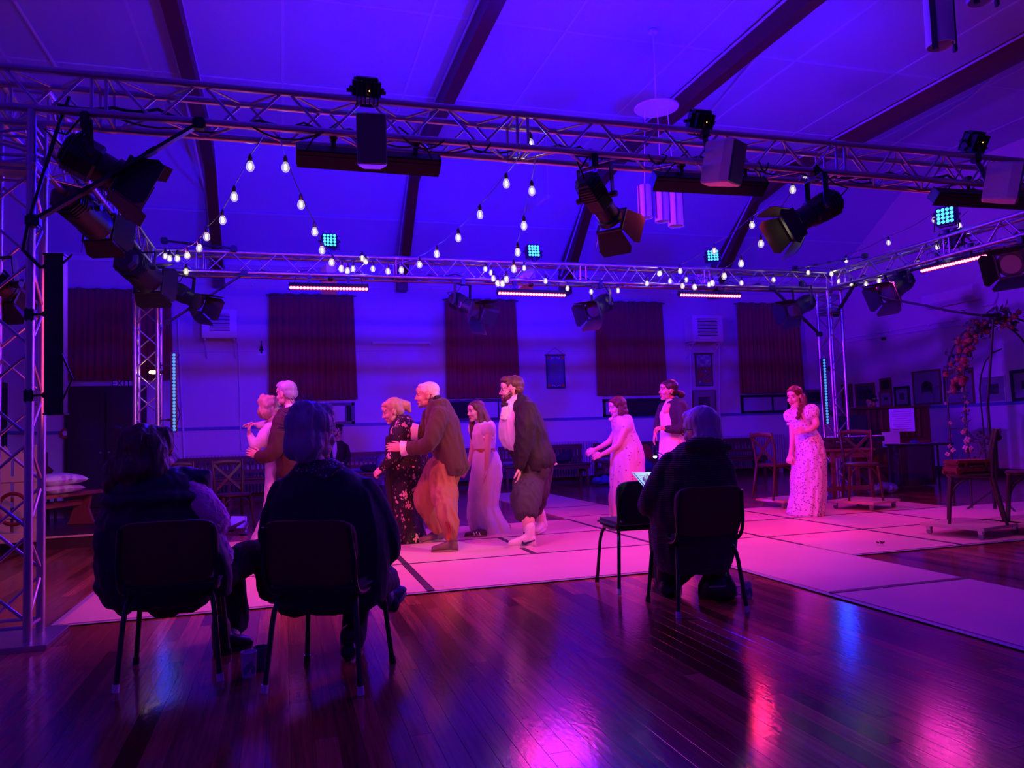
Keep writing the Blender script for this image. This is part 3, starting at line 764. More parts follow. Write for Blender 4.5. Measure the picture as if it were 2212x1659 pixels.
truss('lighting_truss', 'rear aluminium box truss hung with string lights and lit pink bars', (XL - .14, YB, ZT), (XR + .14, YB, ZT), (0, 0, 1), (.75, 3.1, 5.6, 7.5), phase=1)
truss('lighting_truss', 'left aluminium box truss running back between the two left towers', (XL, YF + .14, ZT), (XL, YB - .14, ZT), (0, 0, 1), (2.1,))
truss('lighting_truss', 'right aluminium box truss running forward above the pianist side', (XR, YF + .14, ZT), (XR, YB - .14, ZT), (0, 0, 1), (2.1,))
def tower(x, y, label, zt=3.13):
    t = truss('truss_tower', label, (x, y, .03), (x, y, zt), (0, 1, 0), (2.78,), cat='truss')
    MB().box((x, y, .015), (.5, .5, .03), bev=.004).obj('base_plate', M_STEEL, t)
    MB().box((x, y, 2.8), (.3, .3, .012)).obj('joint_plate', M_ALU, t)
    return t
tower(XL, YF, 'near left truss tower standing beside the picket fence')
tower(XL + .03, YB, 'rear left truss tower in front of the exit door')
tower(XR, YB + .02, 'rear right truss tower behind the table with the suitcase')
tower(XR + .35, YF, 'near right truss tower outside the frame')

# diagonal black brace bars across the truss corners
M_STRUT = mat('black_painted_strut', (.012, .012, .016), .5)
def strut(a, b, label, w=.05):
    t = thing('corner_brace', label, 'brace', a)
    MB().bar(a, b, w, .02).obj('bar', M_STRUT, t)
    d = (Vector(b) - Vector(a)).normalized()
    for p in (a, b):
        MB().box(Vector(p), (.075, .075, .07), bev=.01).obj('clamp', M_BLACK, t)
    L = (Vector(b) - Vector(a)).length; q = MB()
    for k in range(3):
        c = Vector(a) + d * L * (.3 + .2 * k); q.bar(c - d * .03, c + d * .03, w * 1.15, .026)
    q.obj('tape_wrap', M_BLACKM, t)
    return t
fy = YF - .12
strut(atY(72, 478, fy - .03), atY(430, 268, fy - .03), 'long black brace bar from near left tower up to the front truss')
strut(atY(355, 520, YB - .16), atY(505, 537, YB - .22), 'short black brace bar lying on top of the rear left truss corner', .04)
strut(atY(362, 697, YB - .15), atY(528, 590, YB - .15), 'black brace bar from the rear left tower up to the rear truss')
strut(atY(1668, 622, YB - .15), atY(1770, 722, YB - .15), 'black brace bar from the rear truss down to the rear right tower')
strut(atX(1845, 615, XR + .02), atX(1806, 680, XR + .1), 'black brace bar between the rear right tower and right truss')
strut(atY(1718, 580, YB - .2), atX(1868, 553, XR - .1), 'black brace bar lying on top of the rear right truss corner', .04)

# ------------------------------------------------------------------ stage lanterns
M_LAMPB = mat('lantern_black', (.008, .0075, .008), .45, bump=.15, bscale=180)
M_DOORM = mat('barn_door_black', (.009, .008, .009), .6)
M_LENS = mat('lantern_lens', (.05, .05, .06), .08, spec=.9)
M_LENSW = glow('lantern_lens_lit', (1.0, .82, .5), 6.0)
def ngon(c, x, y, r, n, ph=0.0): return [c + x * (r * math.cos(2 * PI * i / n + ph)) + y * (r * math.sin(2 * PI * i / n + ph)) for i in range(n)]
def lantern(label, hook, rear, front, r, doors=(1, 1, 1, 1), dl=.2, lit=False, kind='profile', sides=8, roll=0.0, open_=.5):
    hook, rear, front = Vector(hook), Vector(rear), Vector(front)
    t = thing('stage_lantern', label, 'stage light', hook)
    ax = (front - rear); L = ax.length; x, y, z = frame(ax, (0, 0, 1))       # x ~ up, y ~ sideways
    if roll:
        R_ = Matrix.Rotation(roll, 3, z); x = R_ @ x; y = R_ @ y
    ph = PI / sides
    def ring(d, rr, n=sides): return ngon(rear + z * d, x, y, rr, n, PI / n)
    b = MB()
    if kind == 'profile':
        b.loft([ring(.03 * L, r * .72), ring(.06 * L, r * .95), ring(.1 * L, r), ring(.55 * L, r), ring(.6 * L, r * .9)])
        h = b.obj('housing', M_LAMPB, t)
        l2 = MB().loft([ring(.58 * L, r * .8, 16), ring(.85 * L, r * .78, 16), ring(.87 * L, r * .92, 16), ring(.95 * L, r * .92, 16), ring(.95 * L, r * .7, 16)]).obj('lens_tube', M_LAMPB, t, smooth=True)
    else:
        b.loft([ring(.02 * L, r * .5, 16), ring(.1 * L, r * .82, 16), ring(.3 * L, r, 16), ring(.75 * L, r, 16), ring(.78 * L, r * 1.06, 16), ring(.95 * L, r * 1.06, 16), ring(.95 * L, r * .8, 16)])
        h = b.obj('housing', M_LAMPB, t, smooth=True)
    for k in range(5):      # cooling fins on the rear
        d = (.09 + .055 * k) * L; MB().loft([ring(d, r * 1.06), ring(d + .018 * L, r * 1.06)]).obj('cooling_fin', M_LAMPB, h)
    MB().loft([ring(-.04 * L, r * .55), ring(.0, r * .82), ring(.035 * L, r * .82)]).obj('rear_cap', M_LAMPB, t)
    MB().cyl(rear + z * (.93 * L), rear + z * (.955 * L), r * .76, 18).obj('lens', M_LENSW if lit else M_LENS, t)
    # colour frame holder and barn doors
    MB().loft([ngon(front - z * .02, x, y, r * 1.22, 4, PI / 4), ngon(front + z * .006, x, y, r * 1.22, 4, PI / 4)]).obj('gel_holder', M_LAMPB, t) if False else None
    fr = MB()
    for sx, sy in ((1, 0), (-1, 0), (0, 1), (0, -1)):
        c = front + x * (sx * r * .95) + y * (sy * r * .95); tt = y if sx else x
        fr.bar(c - tt * r * 1.0, c + tt * r * 1.0, .02, .02, z)
    fr.obj('gel_holder', M_LAMPB, t)
    for k, (sx, sy) in enumerate(((1, 0), (-1, 0), (0, 1), (0, -1))):
        if not doors[k]: continue
        d = x * sx + y * sy; tt = y if sx else x
        o_ = open_ if not hasattr(open_, '__len__') else open_[k]
        e = (z * math.cos(o_) + d * math.sin(o_)).normalized(); c = front + d * r * .98; w0, w1 = r * .92, r * 1.35
        m_ = dl * (1.0 if k < 2 else .9); nrm = e.cross(tt).normalized()
        pts = [c - tt * w0, c + tt * w0, c + tt * w1 * .97 + e * m_ * .75, c + tt * w1 * .8 + e * m_, c - tt * w1 * .8 + e * m_, c - tt * w1 * .97 + e * m_ * .75]
        MB().prism(pts, nrm * .004).obj('barn_door', M_DOORM, t)
    # yoke: U-bracket from the hook to both sides of the housing
    pv = rear + z * (.42 * L); vert = (hook - pv)
    side = y if abs(y.z) < .7 else x
    side = Vector((side.x, side.y, 0)).normalized()
    top = pv + Vector((0, 0, max(.16, min(vert.z - .05, .3)))) ; top.x += (hook.x - pv.x) * .75; top.y += (hook.y - pv.y) * .75
    w = r + .03
    a0, a1, b0, b1 = pv + side * w, top + side * w, pv - side * w, top - side * w
    q = MB(); q.bar(a0 - (a1 - a0) * .06, a1, .045, .008, side); q.bar(b0 - (b1 - b0) * .06, b1, .045, .008, side); q.bar(a1 + side * .004, b1 - side * .004, .045, .008, (0, 0, 1))
    q.obj('yoke', M_BLACK, t)
    for sgn, p_ in ((1, a0), (-1, b0)): MB().cyl(p_ - side * .02 * sgn, p_ + side * .03 * sgn, .022, 10).obj('yoke_knob', M_BLACK, t)
    # hook clamp on the chord
    q = MB(); q.box(hook + Vector((0, 0, -.01)), (.05, .075, .1), bev=.008); q.cyl(hook + Vector((0, 0, -.05)), top, .012, 8)
    q.obj('hook_clamp', M_BLACK, t)
    MB().tube([rear - z * .02, rear - z * .12 + Vector((0, 0, .04)), (rear - z * .1 + hook) / 2 + Vector((0, 0, -.02)) - side * .05, hook + Vector((0, 0, .05)) - side * .03], .007, 6).obj('power_cable', M_RUBBER, t, smooth=True)
    return t
def zf(px, py): return atY(px, py, fy)
D_f = lambda p: depth(p)
def lan(label, hk, rr, ff, plane, dy_r, dy_f, r, **k):
    """hook, rear and front pixel; plane(px,py) gives the point under the chord, dy offsets push rear/front in depth"""
    h = plane(*hk); D = depth(h)
    return lantern(label, h, atD(*rr, D + dy_r), atD(*ff, D + dy_f), r, **k)
zb = lambda px, py: atY(px, py, YB - .12)
zl = lambda px, py: atX(px, py, XL + .12)
zr = lambda px, py: atX(px, py, XR - .12)
lan('large black profile lantern hanging at the near left corner of the front truss', (185, 258), (140, 318), (258, 385), zf, 0, .15, .125, dl=.24, open_=(.25, .2, .5, .5))
lan('black lantern with flared doors under the left truss, nearest the camera of that row', (230, 395), (135, 420), (215, 492), zl, -.4, .1, .13, dl=.2, kind='fresnel', open_=(.35, .3, .6, .6))
lan('black lantern with a pink lit barn door at the rear end of the left truss', (300, 540), (272, 560), (322, 605), zl, -.2, .3, .15, dl=.24, kind='fresnel', open_=(.6, .35, .3, .3))
lan('olive lit profile lantern with barn doors beside the rear left tower', (402, 588), (374, 624), (430, 655), zb, 0, -.15, .105, dl=.22, sides=6, open_=(.35, .35, .4, .4))
lan('profile lantern with splayed barn doors in front of the bearded man curtain', (1000, 607), (978, 645), (1028, 672), zb, 0, -.3, .105, dl=.24, open_=(.5, .6, .6, .6))
lan('black lantern pointing left in front of the curtain by the wall banner', (1296, 614), (1312, 650), (1280, 672), zb, .1, -.2, .12, dl=.2, kind='fresnel', open_=(.4, .5, .5, .5))
lan('black lantern pointing left beside the rear right tower', (1731, 612), (1750, 650), (1712, 672), zb, .1, -.2, .12, dl=.2, kind='fresnel', open_=(.5, .5, .6, .6))
lan('big ribbed profile lantern tilted down at the middle of the front truss', (1282, 345), (1264, 388), (1322, 478), zf, -.05, .25, .105, dl=.2, sides=6, open_=(.35, .4, .45, .55))
lan('big black profile lantern aiming left near the right of the front truss, its lens glowing', (1760, 372), (1806, 432), (1712, 486), zf, 0, -.05, .115, dl=.19, lit=True, open_=(.55, .5, .5, .5))
lan('black lantern with crescent of light under the right truss', (1935, 592), (1958, 600), (1918, 634), zr, .1, -.1, .14, dl=.2, kind='fresnel', open_=(.5, .5, .6, .6))
lan('black lantern at the right edge of view under the right truss', (2205, 515), (2218, 548), (2182, 572), zr, .15, -.1, .14, dl=.2, kind='fresnel', open_=(.5, .5, .6, .6))
lan('black lantern cut by the left edge of view beside the near tower', (-12, 590), (-16, 605), (12, 632), lambda x, y: atY(x, y, YF + .1), 0, .1, .09, dl=.14, kind='fresnel')

# ------------------------------------------------------------------ LED bars
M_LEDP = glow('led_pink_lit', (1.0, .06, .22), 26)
M_LEDPC = glow('led_pink_core', (1.0, .13, .3), 7); M_DIFF = glow('led_red_diffuser', (1.0, .01, .1), .45)
M_LEDB = glow('led_blue_lit', (.06, .36, 1.0), 1.0)
M_LEDC = glow('led_cyan_lit', (.08, .66, 1.0), 1.6)
M_LEDOFF = mat('led_lens_off', (.05, .05, .06), .2)
def led_bar(label, a, b, face, m, n=24, drop=.12, hooks=(.25, .75), h=.085, d=.075, top=None, m2=None, cell=.5, shield=True):
    """a,b ends; face = unit direction of the lit side"""
    a, b = Vector(a), Vector(b); L = (b - a).length; x = (b - a).normalized(); z = Vector(face).normalized(); z = (z - x * z.dot(x)).normalized(); y = z.cross(x)
    t = thing('led_bar', label, 'stage light', (a + b) / 2)
    M_ = mat4(x, y, z, a)
    MB().box((L / 2, 0, -d / 2), (L, h, d), M_, bev=.008).obj('housing', M_BLACK, t)
    for e in (0, L): MB().box((e, 0, -d / 2), (.012, h * 1.12, d * 1.1), M_, bev=.003).obj('end_plate', M_BLACK, t)
    s = L / n
    for i in range(n):
        c = M_ @ Vector((s * (i + .5), 0, .001))
        o = MB().cyl(c - z * .004, c + z * .004, min(s, h) * cell, 8).obj('led_lens', m, t)
    if m2: MB().box((L / 2, 0, -.0015), (L * .99, h * .8, .004), M_).obj('diffuser', m2, t)  # diffuser strip; its red glow also stands in for bloom around the lenses
    if shield: MB().box((L / 2, h / 2, -d * .2), (L, .006, d * .9), M_).obj('glare_shield', M_BLACK, t)
    for k in hooks:
        c = M_ @ Vector((L * k, 0, -d / 2)); tp = Vector(c) + Vector((0, 0, drop)) if top is None else Vector(top(c))
        q = MB(); q.bar(c, tp, .03, .012); q.box(tp, (.05, .06, .08), bev=.008); q.box(c + (tp - c) * .3, (.06, .03, .03), bev=.004); q.obj('bracket', M_BLACK, t)
    MB().tube([M_ @ Vector((.06, h * .4, -d)), M_ @ Vector((.1, h, -d)) + Vector((0, 0, .1)), M_ @ Vector((.28, 0, -d)) + Vector((0, 0, drop + .05))], .006, 5).obj('signal_cable', M_RUBBER, t, smooth=True)
    MB().tube([M_ @ Vector((L - .06, h * .4, -d)), M_ @ Vector((L - .1, h, -d)) + Vector((0, 0, .1)), M_ @ Vector((L - .28, 0, -d)) + Vector((0, 0, drop + .05))], .006, 5).obj('signal_cable', M_RUBBER, t, smooth=True)
    return t
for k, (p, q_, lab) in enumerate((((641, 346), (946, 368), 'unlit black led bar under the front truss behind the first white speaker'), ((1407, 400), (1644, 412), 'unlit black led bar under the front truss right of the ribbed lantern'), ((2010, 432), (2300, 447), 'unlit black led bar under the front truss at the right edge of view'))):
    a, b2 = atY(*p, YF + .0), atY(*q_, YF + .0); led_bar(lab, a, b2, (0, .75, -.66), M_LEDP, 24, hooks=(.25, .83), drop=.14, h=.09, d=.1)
for p, q_, lab in (((625, 621), (795, 624.5), 'lit pink led bar under the rear truss above the left curtain'), ((1076, 633), (1222, 638), 'lit pink led bar under the middle of the rear truss'), ((1469, 637), (1600, 640), 'lit pink led bar under the rear truss near the rear right tower')):
    a, b2 = atY(*p, YB - .14), atY(*q_, YB - .14); led_bar(lab, a, b2, (0, -.8, -.6), M_LEDPC, 24, drop=.14, h=.075, m2=M_DIFF)
a, b2 = atX(1989, 586, XR - .1), atX(2133, 552, XR - .1); led_bar('lit pink led bar under the right truss', a, b2, (-.8, 0, -.6), M_LEDPC, 24, drop=.14, h=.075, m2=M_DIFF)
a, b2 = Vector((XL + .1, 7.75, 3.0)), Vector((XL + .1, 8.7, 3.0)); led_bar('lit pink led bar glimpsed end-on under the left truss', atX(262, 516, XL + .12), atX(279, 536, XL + .12), (.86, -.25, -.45), M_LEDPC, 20, drop=.1, h=.08, m2=M_DIFF)
def vbar(p, q_, y, face, n, label, tw):
    a, b2 = atY(*p, y), atY(*q_, y); m_ = (a.x + b2.x) / 2; a.x = b2.x = m_
    return led_bar(label, a, b2, face, M_LEDB, n, hooks=(.15, .85), top=lambda c: Vector((tw, y + .04, c.z)), h=.07, d=.08, cell=.46, shield=False)
vbar((376, 763), (376, 932), YB - .1, (.2, -.97, 0), 23, 'upright blue led batten on the rear left truss tower', XL + .15)
vbar((1782, 775), (1786, 916), YB - .12, (-.35, -.94, 0), 23, 'upright blue led batten on the rear right truss tower', XR - .12)
t = led_bar('tall black batten clamped upright to the near left truss tower', atY(127, 895, YF - .13), atY(127, 556, YF - .13), (.08, 1, 0), M_LEDP, 24, hooks=(.12, .63), top=lambda c: Vector((XL + .12, YF - .12, c.z)), h=.1, d=.085, shield=False)

# LED floods
def flood(label, c, face, m, s=.25, upz=(0, 0, 1), chord=None):
    t = thing('led_flood', label, 'stage light', c)
    x, y, z = frame(face, upz); c = Vector(c); M_ = mat4(y, x, z, c)       # local x across, y up, z out
    MB().box((0, 0, -.05), (s, s, .1), M_, bev=.025).obj('housing', M_BLACK, t)
    for k in range(6): MB().box((-s * .36 + k * s * .145, 0, -.115), (.008, s * .8, .04), M_).obj('cooling_fin', M_BLACK, t)
    MB().box((0, 0, .002), (s * .86, s * .86, .008), M_).obj('face_plate', M_BLACKM, t)
    for i in range(4):
        for j in range(4):
            p = M_ @ Vector(((i - 1.5) * s * .2, (j - 1.5) * s * .2, .004)); MB().cyl(p, p + z * .008, s * .088, 10).obj('led_lens', m, t)
    ch = chord if chord is not None else c - Vector((0, 0, s * .75)); q = MB()
    sd = Vector(y)
    for g in (-1, 1): q.bar(c + sd * (g * (s / 2 + .012)) - z * .04, Vector((ch.x, ch.y, ch.z + .05)) + sd * (g * (s / 2 + .012)), .03, .006, sd)
    q.bar(Vector((ch.x, ch.y, ch.z + .05)) + sd * (s / 2 + .02), Vector((ch.x, ch.y, ch.z + .05)) - sd * (s / 2 + .02), .03, .006)
    q.box((ch.x, ch.y, ch.z + .015), (.05, .06, .07), bev=.006)
    q.obj('yoke', M_BLACK, t)
    for g in (-1, 1): MB().cyl(c + sd * (g * (s / 2)) - z * .04, c + sd * (g * (s / 2 + .035)) - z * .04, .014, 8).obj('yoke_knob', M_BLACK, t)
    ind = M_ @ Vector((.01, .02, -.137)); MB().ball(ind, .005, 6, 5).obj('indicator', M_IND, t)
    return t
M_IND = glow('amber_indicator', (1, .25, .05), 6)
ztop = ZT + TS + .03
FLOODS_B = []
for px, py, lab in ((712, 519, 'lit cyan blue led flood on the rear truss, leftmost of the lit row'), (1153, 542, 'lit cyan blue led flood on the middle of the rear truss'), (1540, 552, 'lit cyan blue led flood on the rear truss behind a hanging bulb')):
    c = atY(px, py, YB - .12); FLOODS_B.append(c); flood(lab, c, Vector((.0 if px < 1400 else -.35, -1, .12)), M_LEDC, .2, chord=Vector((c.x, YB - .12, ztop)))
c = atX(2042, 466, XR - .12); FLOODS_R = c; flood('lit cyan blue led flood on the right truss', c, Vector((-1, -.45, .05)), M_LEDC, .25, chord=Vector((XR - .12, c.y, ztop)))
FLOODS_F = []
for px, py, lab in ((790, 196, 'dark led flood seen from behind above the first white speaker'), (1505, 262, 'dark led flood seen from behind above the second white speaker'), (2093, 305, 'dark led flood seen from behind above the rightmost white speaker')):
    c = atY(px, py, YF - .05); FLOODS_F.append(c); flood(lab, c, Vector((0, .85, .55)), M_LEDB, .19, chord=Vector((c.x, YF - .12, ztop)))

# white speakers
M_SPK = mat('white_speaker_shell', (.62, .6, .6), .45)
M_GRILL = mat('speaker_grille', (.16, .13, .15), .6, bump=.6, bscale=700)
def speaker(label, c, w, h, d, yaw, tilt, hook, back=False):
    """trapezoid cabinet, front face towards -y locally"""
    t = thing('loudspeaker', label, 'speaker', c)
    M_ = Matrix.Translation(Vector(c)) @ Matrix.Rotation(yaw, 4, 'Z') @ Matrix.Rotation(tilt, 4, 'X')
    pl = [(-w / 2, -d * .4), (w / 2, -d * .4), (w * .5, -d * .1), (w * .3, d * .6), (-w * .3, d * .6), (-w * .5, -d * .1)]
    def ring(z, k): return [M_ @ Vector((x * k, y * k, z)) for x, y in pl]
    MB().loft([ring(-h / 2, .93), ring(-h / 2 + .012, 1), ring(h / 2 - .012, 1), ring(h / 2, .93)]).obj('cabinet', M_SPK, t)
    MB().box((0, -d * .4 - .006, 0), (w * .94, .012, h * .95), M_, bev=.005).obj('grille', M_GRILL, t)
    MB().bar(M_ @ Vector((0, d * .5, 0)), Vector(hook), .04, .01).obj('bracket', M_BLACK, t)
    MB().box(Vector(hook), (.06, .07, .07), bev=.008).obj('clamp', M_BLACK, t)
    return t
def spk(px, py, lab, yaw, tilt=.22):
    c = atY(px, py, YF - .38); speaker(lab, c, .185, .31, .25, yaw, tilt, (c.x, YF - .12, ZT + TS - .02 if px > 1500 else ZT - TS))
spk(803, 305, 'white wedge speaker on the front truss, leftmost of three', -.12)
spk(1566, 352, 'white wedge speaker on the front truss, middle of three', .5)
spk(2172, 395, 'white wedge speaker on the front truss, rightmost of three', .75)
for px, py, lab in ((712, 604, 'white speaker behind the leftmost pink led bar'), (1137, 596, 'white speaker behind the middle pink led bar'), (1530, 607, 'white speaker behind the rightmost pink led bar of the rear truss')):
    c = atY(px, py, YB + .3); speaker(lab, c, .2, .33, .26, PI + .1, .2, (c.x, YB + .12, ZT - TS))

# ------------------------------------------------------------------ string lights
M_GLASSB = bpy.data.materials.new('bulb_glass'); M_GLASSB.use_nodes = True
_b = M_GLASSB.node_tree.nodes['Principled BSDF']; _b.inputs['Base Color'].default_value = (1, .97, .9, 1); _b.inputs['Transmission Weight'].default_value = 1; _b.inputs['Roughness'].default_value = .03; _b.inputs['IOR'].default_value = 1.12
_b.inputs['Emission Color'].default_value = (1, .85, .55, 1); _b.inputs['Emission Strength'].default_value = .22
M_FIL = glow('bulb_filament', (1.0, .82, .48), 32)
M_SOCK = mat('bulb_socket', (.012, .012, .012), .5)
BS = 1.0
def lathe_mesh(prof, n, m, nm):
    q = MB(); q.lathe(prof, (0, 0, 0), n); me = q.mesh(nm); me.materials.append(m); me.polygons.foreach_set('use_smooth', [True] * len(me.polygons)); return me
ME_GL = lathe_mesh([(.006, -.072), (.016, -.068), (.0255, -.055), (.029, -.04), (.026, -.022), (.018, -.006), (.013, .004)], 10, M_GLASSB, 'bulb_glass')
ME_FIL = lathe_mesh([(.003, -.055), (.0085, -.05), (.0085, -.022), (.003, -.016)], 6, M_FIL, 'filament')
ME_SOC = lathe_mesh([(.012, .0), (.0165, .004), (.0165, .03), (.011, .042), (.006, .055)], 9, M_SOCK, 'socket')
def string_light(label, pts, start=None, end=None):
    """pts: world positions of the bulb centres, in order along the cable"""
    t = thing('string_light', label, 'string light', pts[0])
    up = Vector((0, 0, .04 + .052))
    for p in pts:
        M_ = Matrix.Translation(Vector(p) + Vector((0, 0, .04)))
        s = place('bulb_socket', ME_SOC, M_, t)
        g = bpy.data.objects.new('bulb', ME_GL); _link(g, s); g.matrix_basis = Matrix.Identity(4)
        f_ = bpy.data.objects.new('filament', ME_FIL); _link(f_, s); f_.matrix_basis = Matrix.Identity(4)
        BASE[g.name] = BASE[f_.name] = BASE[t.name]
    path = ([Vector(start)] if start is not None else []) + [Vector(p) + up for p in pts] + ([Vector(end)] if end is not None else [])
    fine = []
    for a, b in zip(path, path[1:]):
        for k in range(5):
            u = k / 5; q = a.lerp(b, u); q.z -= .05 * (a - b).length * 4 * u * (1 - u) * .6; fine.append(q)
    fine.append(path[-1])
    MB().tube(fine, .0036, 5).obj('cable', M_RUBBER, t, smooth=True)
    return t
def run(pxs, y0, y1): 
    n = len(pxs); return [atY(px, py, y0 + (y1 - y0) * (i / max(1, n - 1))) for i, (px, py) in enumerate(pxs)]
yb = YB - .2
string_light('bulb string from the front truss to the rear left truss corner', run([(540.5, 360.8), (506, 426.6), (481, 477), (446.5, 512.7), (430.4, 537), (404.4, 553), (383, 559), (366.5, 559), (357, 554.4)], 5.6, yb), atY(570, 288, fy), None)
string_light('bulb string from the front truss to the rear truss left of the pink bar', run([(617, 363), (650.3, 443.6), (680, 502), (695.6, 541.8), (716.5, 568), (737.4, 581.7), (750.7, 586), (762.7, 581.7), (782.7, 559.5)], 5.6, yb), atY(603, 292, fy), None)
string_light('bulb string swooping left from the middle of the front truss', run([(1093.7, 398), (1037, 465), (990, 515), (943.4, 549.8), (906, 572.7), (867, 584.5), (838, 587), (805.5, 581.7), (790, 566)], 5.7, yb), atY(1121, 334, fy), None)
string_light('bulb string dropping almost straight from the middle of the front truss', run([(1149, 414), (1132, 489), (1118.4, 546), (1110, 582), (1093.8, 604.8), (1085, 614), (1075, 613), (1065.8, 602.5), (1061, 590), (1048.4, 582)], 5.6, yb), atY(1157, 336, fy), None)
string_light('bulb string from the right of the front truss past the rightmost rear flood', run([(1712.5, 411), (1624.6, 487), (1543, 543), (1469.4, 586.5), (1447.6, 608)], 5.8, yb - .05), atY(1730, 385, fy), None)
string_light('bulb string from behind the glowing lantern to the rear truss', run([(1739, 391), (1644, 527.6), (1601, 570.5), (1564.2, 597.6), (1538.8, 612.5), (1500.4, 621), (1474.6, 618.4), (1426, 591)], 5.7, yb), atY(1752, 375, fy), None)
string_light('bulb swag along the middle of the rear truss', run([(1132.3, 580), (1178.3, 608), (1225.8, 623.6), (1277, 630.8), (1335, 628.5), (1397.6, 613), (1424, 592)], yb - .03, yb - .03))
string_light('bulb swag along the rear truss up to the right corner', run([(1482.5, 605.3), (1531.5, 615.5), (1601.6, 612), (1671, 605), (1746, 589.5), (1796, 592)], yb - .07, yb - .07))
string_light('bulb string hanging below the right truss', run([(1811, 607.5), (1838.6, 614), (1871, 614.6), (1899, 607.5), (1942, 593.6), (1983.5, 569.5), (2024.7, 535.7), (2072.7, 488.4)], yb, 7.4), None, atY(2090, 455, 7.2))
string_light('bulb string high along the right truss beside its blue flood', run([(1828, 563.7), (1919.4, 525), (2018, 476)], yb - .1, 7.6), atY(1796, 583, yb), atY(2060, 455, 7.4))
string_light('single bulb hanging under the rear left truss corner', run([(402, 587)], yb, yb), atY(402, 570, yb))
string_light('single bulb inside the head of the rear left truss tower', run([(323.7, 626)], YB, YB), atY(322, 606, YB))
string_light('single bulb resting inside the middle of the front truss', run([(1146, 313)], YF, YF), atY(1150, 295, YF))
t = thing('work_light', 'small amber lamp glowing inside the rear left truss tower', 'lamp', atY(331, 804, YB))
c = atY(331, 804, YB); MB().ball(c, (.05, .04, .022), 12, 8).obj('lamp_glass', glow('amber_lamp', (1, .55, .15), 14), t, smooth=True); MB().cyl(c + Vector((.05, 0, 0)), c + Vector((.11, 0, 0)), .02, 10).obj('lamp_holder', M_BLACK, t)

# loose cables looping along the trusses
def cable(label, pts, r=.008, par=None, sag=.03, nm='cable'):
    fine = []; pts = [Vector(p) for p in pts]
    for a, b in zip(pts, pts[1:]):
        for k in range(6):
            u = k / 6; q = a.lerp(b, u); q.z -= sag * 4 * u * (1 - u); fine.append(q)
    fine.append(pts[-1])
    o = MB().tube(fine, r, 6).obj(nm, M_RUBBER, par, smooth=True)
    if par is None: tag(o, label, 'cable')
    return o
rc = random.Random(5)
def truss_cable(lab, a, b, n, r, jit=.05, sag=.02):
    a, b = Vector(a), Vector(b); cable(lab, [a.lerp(b, i / n) + Vector((rc.uniform(-jit, jit) * .4, rc.uniform(-jit, jit), rc.uniform(-jit, jit) * .7)) for i in range(n + 1)], r, None, sag)
zc = ZT - TS + .05
truss_cable('thick black cable lying along the bottom of the front truss', (-1.3, YF - .06, zc), (7.5, YF - .06, zc), 30, .011)
truss_cable('thin black cable wandering along the front truss', (-1.0, YF, zc + .02), (7.5, YF + .02, zc + .03), 22, .007, .08, .04)
truss_cable('second thin black cable along the rear side of the front truss', (.5, YF + .1, zc + .02), (7.0, YF + .08, zc), 18, .007, .07, .03)
truss_cable('black cable lying along the rear truss', (-1.3, YB, zc), (7.8, YB, zc), 26, .009, .06)
truss_cable('black cable bundle lying along the left truss', (XL, YF + .3, zc), (XL + .05, YB - .3, zc), 16, .012, .08)
truss_cable('thin black cable draped over the left truss', (XL + .1, YF + .3, ZT + TS), (XL + .1, YB - .3, zc), 14, .008, .1)
truss_cable('black cable lying along the right truss', (XR, YF + .4, zc), (XR, YB - .2, zc), 16, .01, .06)
cable('black cable hanging down the near left truss tower', [atY(150, 210, YF - .05), atY(120, 290, fy - .03), atY(62, 480, fy - .04), atY(50, 540, fy - .04), atY(88, 578, fy - .02), atY(112, 570, fy)], .011, None, 0)
for i, (px0, px1) in enumerate(((545, 700), (870, 960), (1010, 1060), (1400, 1440), (1640, 1660))):
    p, q2 = atY(px0, 274 + (px0 - 560) * .0705, fy - .02), atY(px1, 274 + (px1 - 560) * .0705, fy - .02)
    cable('black cable loop drooping under the front truss ' + ('left of the first speaker', 'right of the first speaker', 'near the middle bulbs', 'over the second unlit bar', 'right of the second speaker')[i], [p, p.lerp(q2, .5) + Vector((0, 0, -.07)), q2], .007, None, .02)
# coil of cable in the right truss
t = thing('cable_coil', 'tangled black cable coil stuffed into the right truss below its blue flood', 'cable', atX(2058, 515, XR))
cc = atX(2058, 517, XR)
for k in range(9):
    r = random.Random(k); MB().tube([cc + Vector((.09 * math.cos(a + k), .13 * math.sin(a + k * 2) + r.uniform(-.05, .05), .1 * math.sin(a * (1 + k % 2) + k))) for a in [2 * PI * i / 18 for i in range(19)]], .008, 5).obj('cable_loop', M_RUBBER, t, smooth=True)
# sagging cable from the right truss to the stand by the rose arch
cable('long black cable sagging from the right truss to the tall stand', [atX(1850, 612, XR - .1), atD(1905, 640, 10.2), atD(2000, 660, 9.9), atD(2080, 676, 9.7), atD(2158, 683, 9.6)], .014, None, .01)

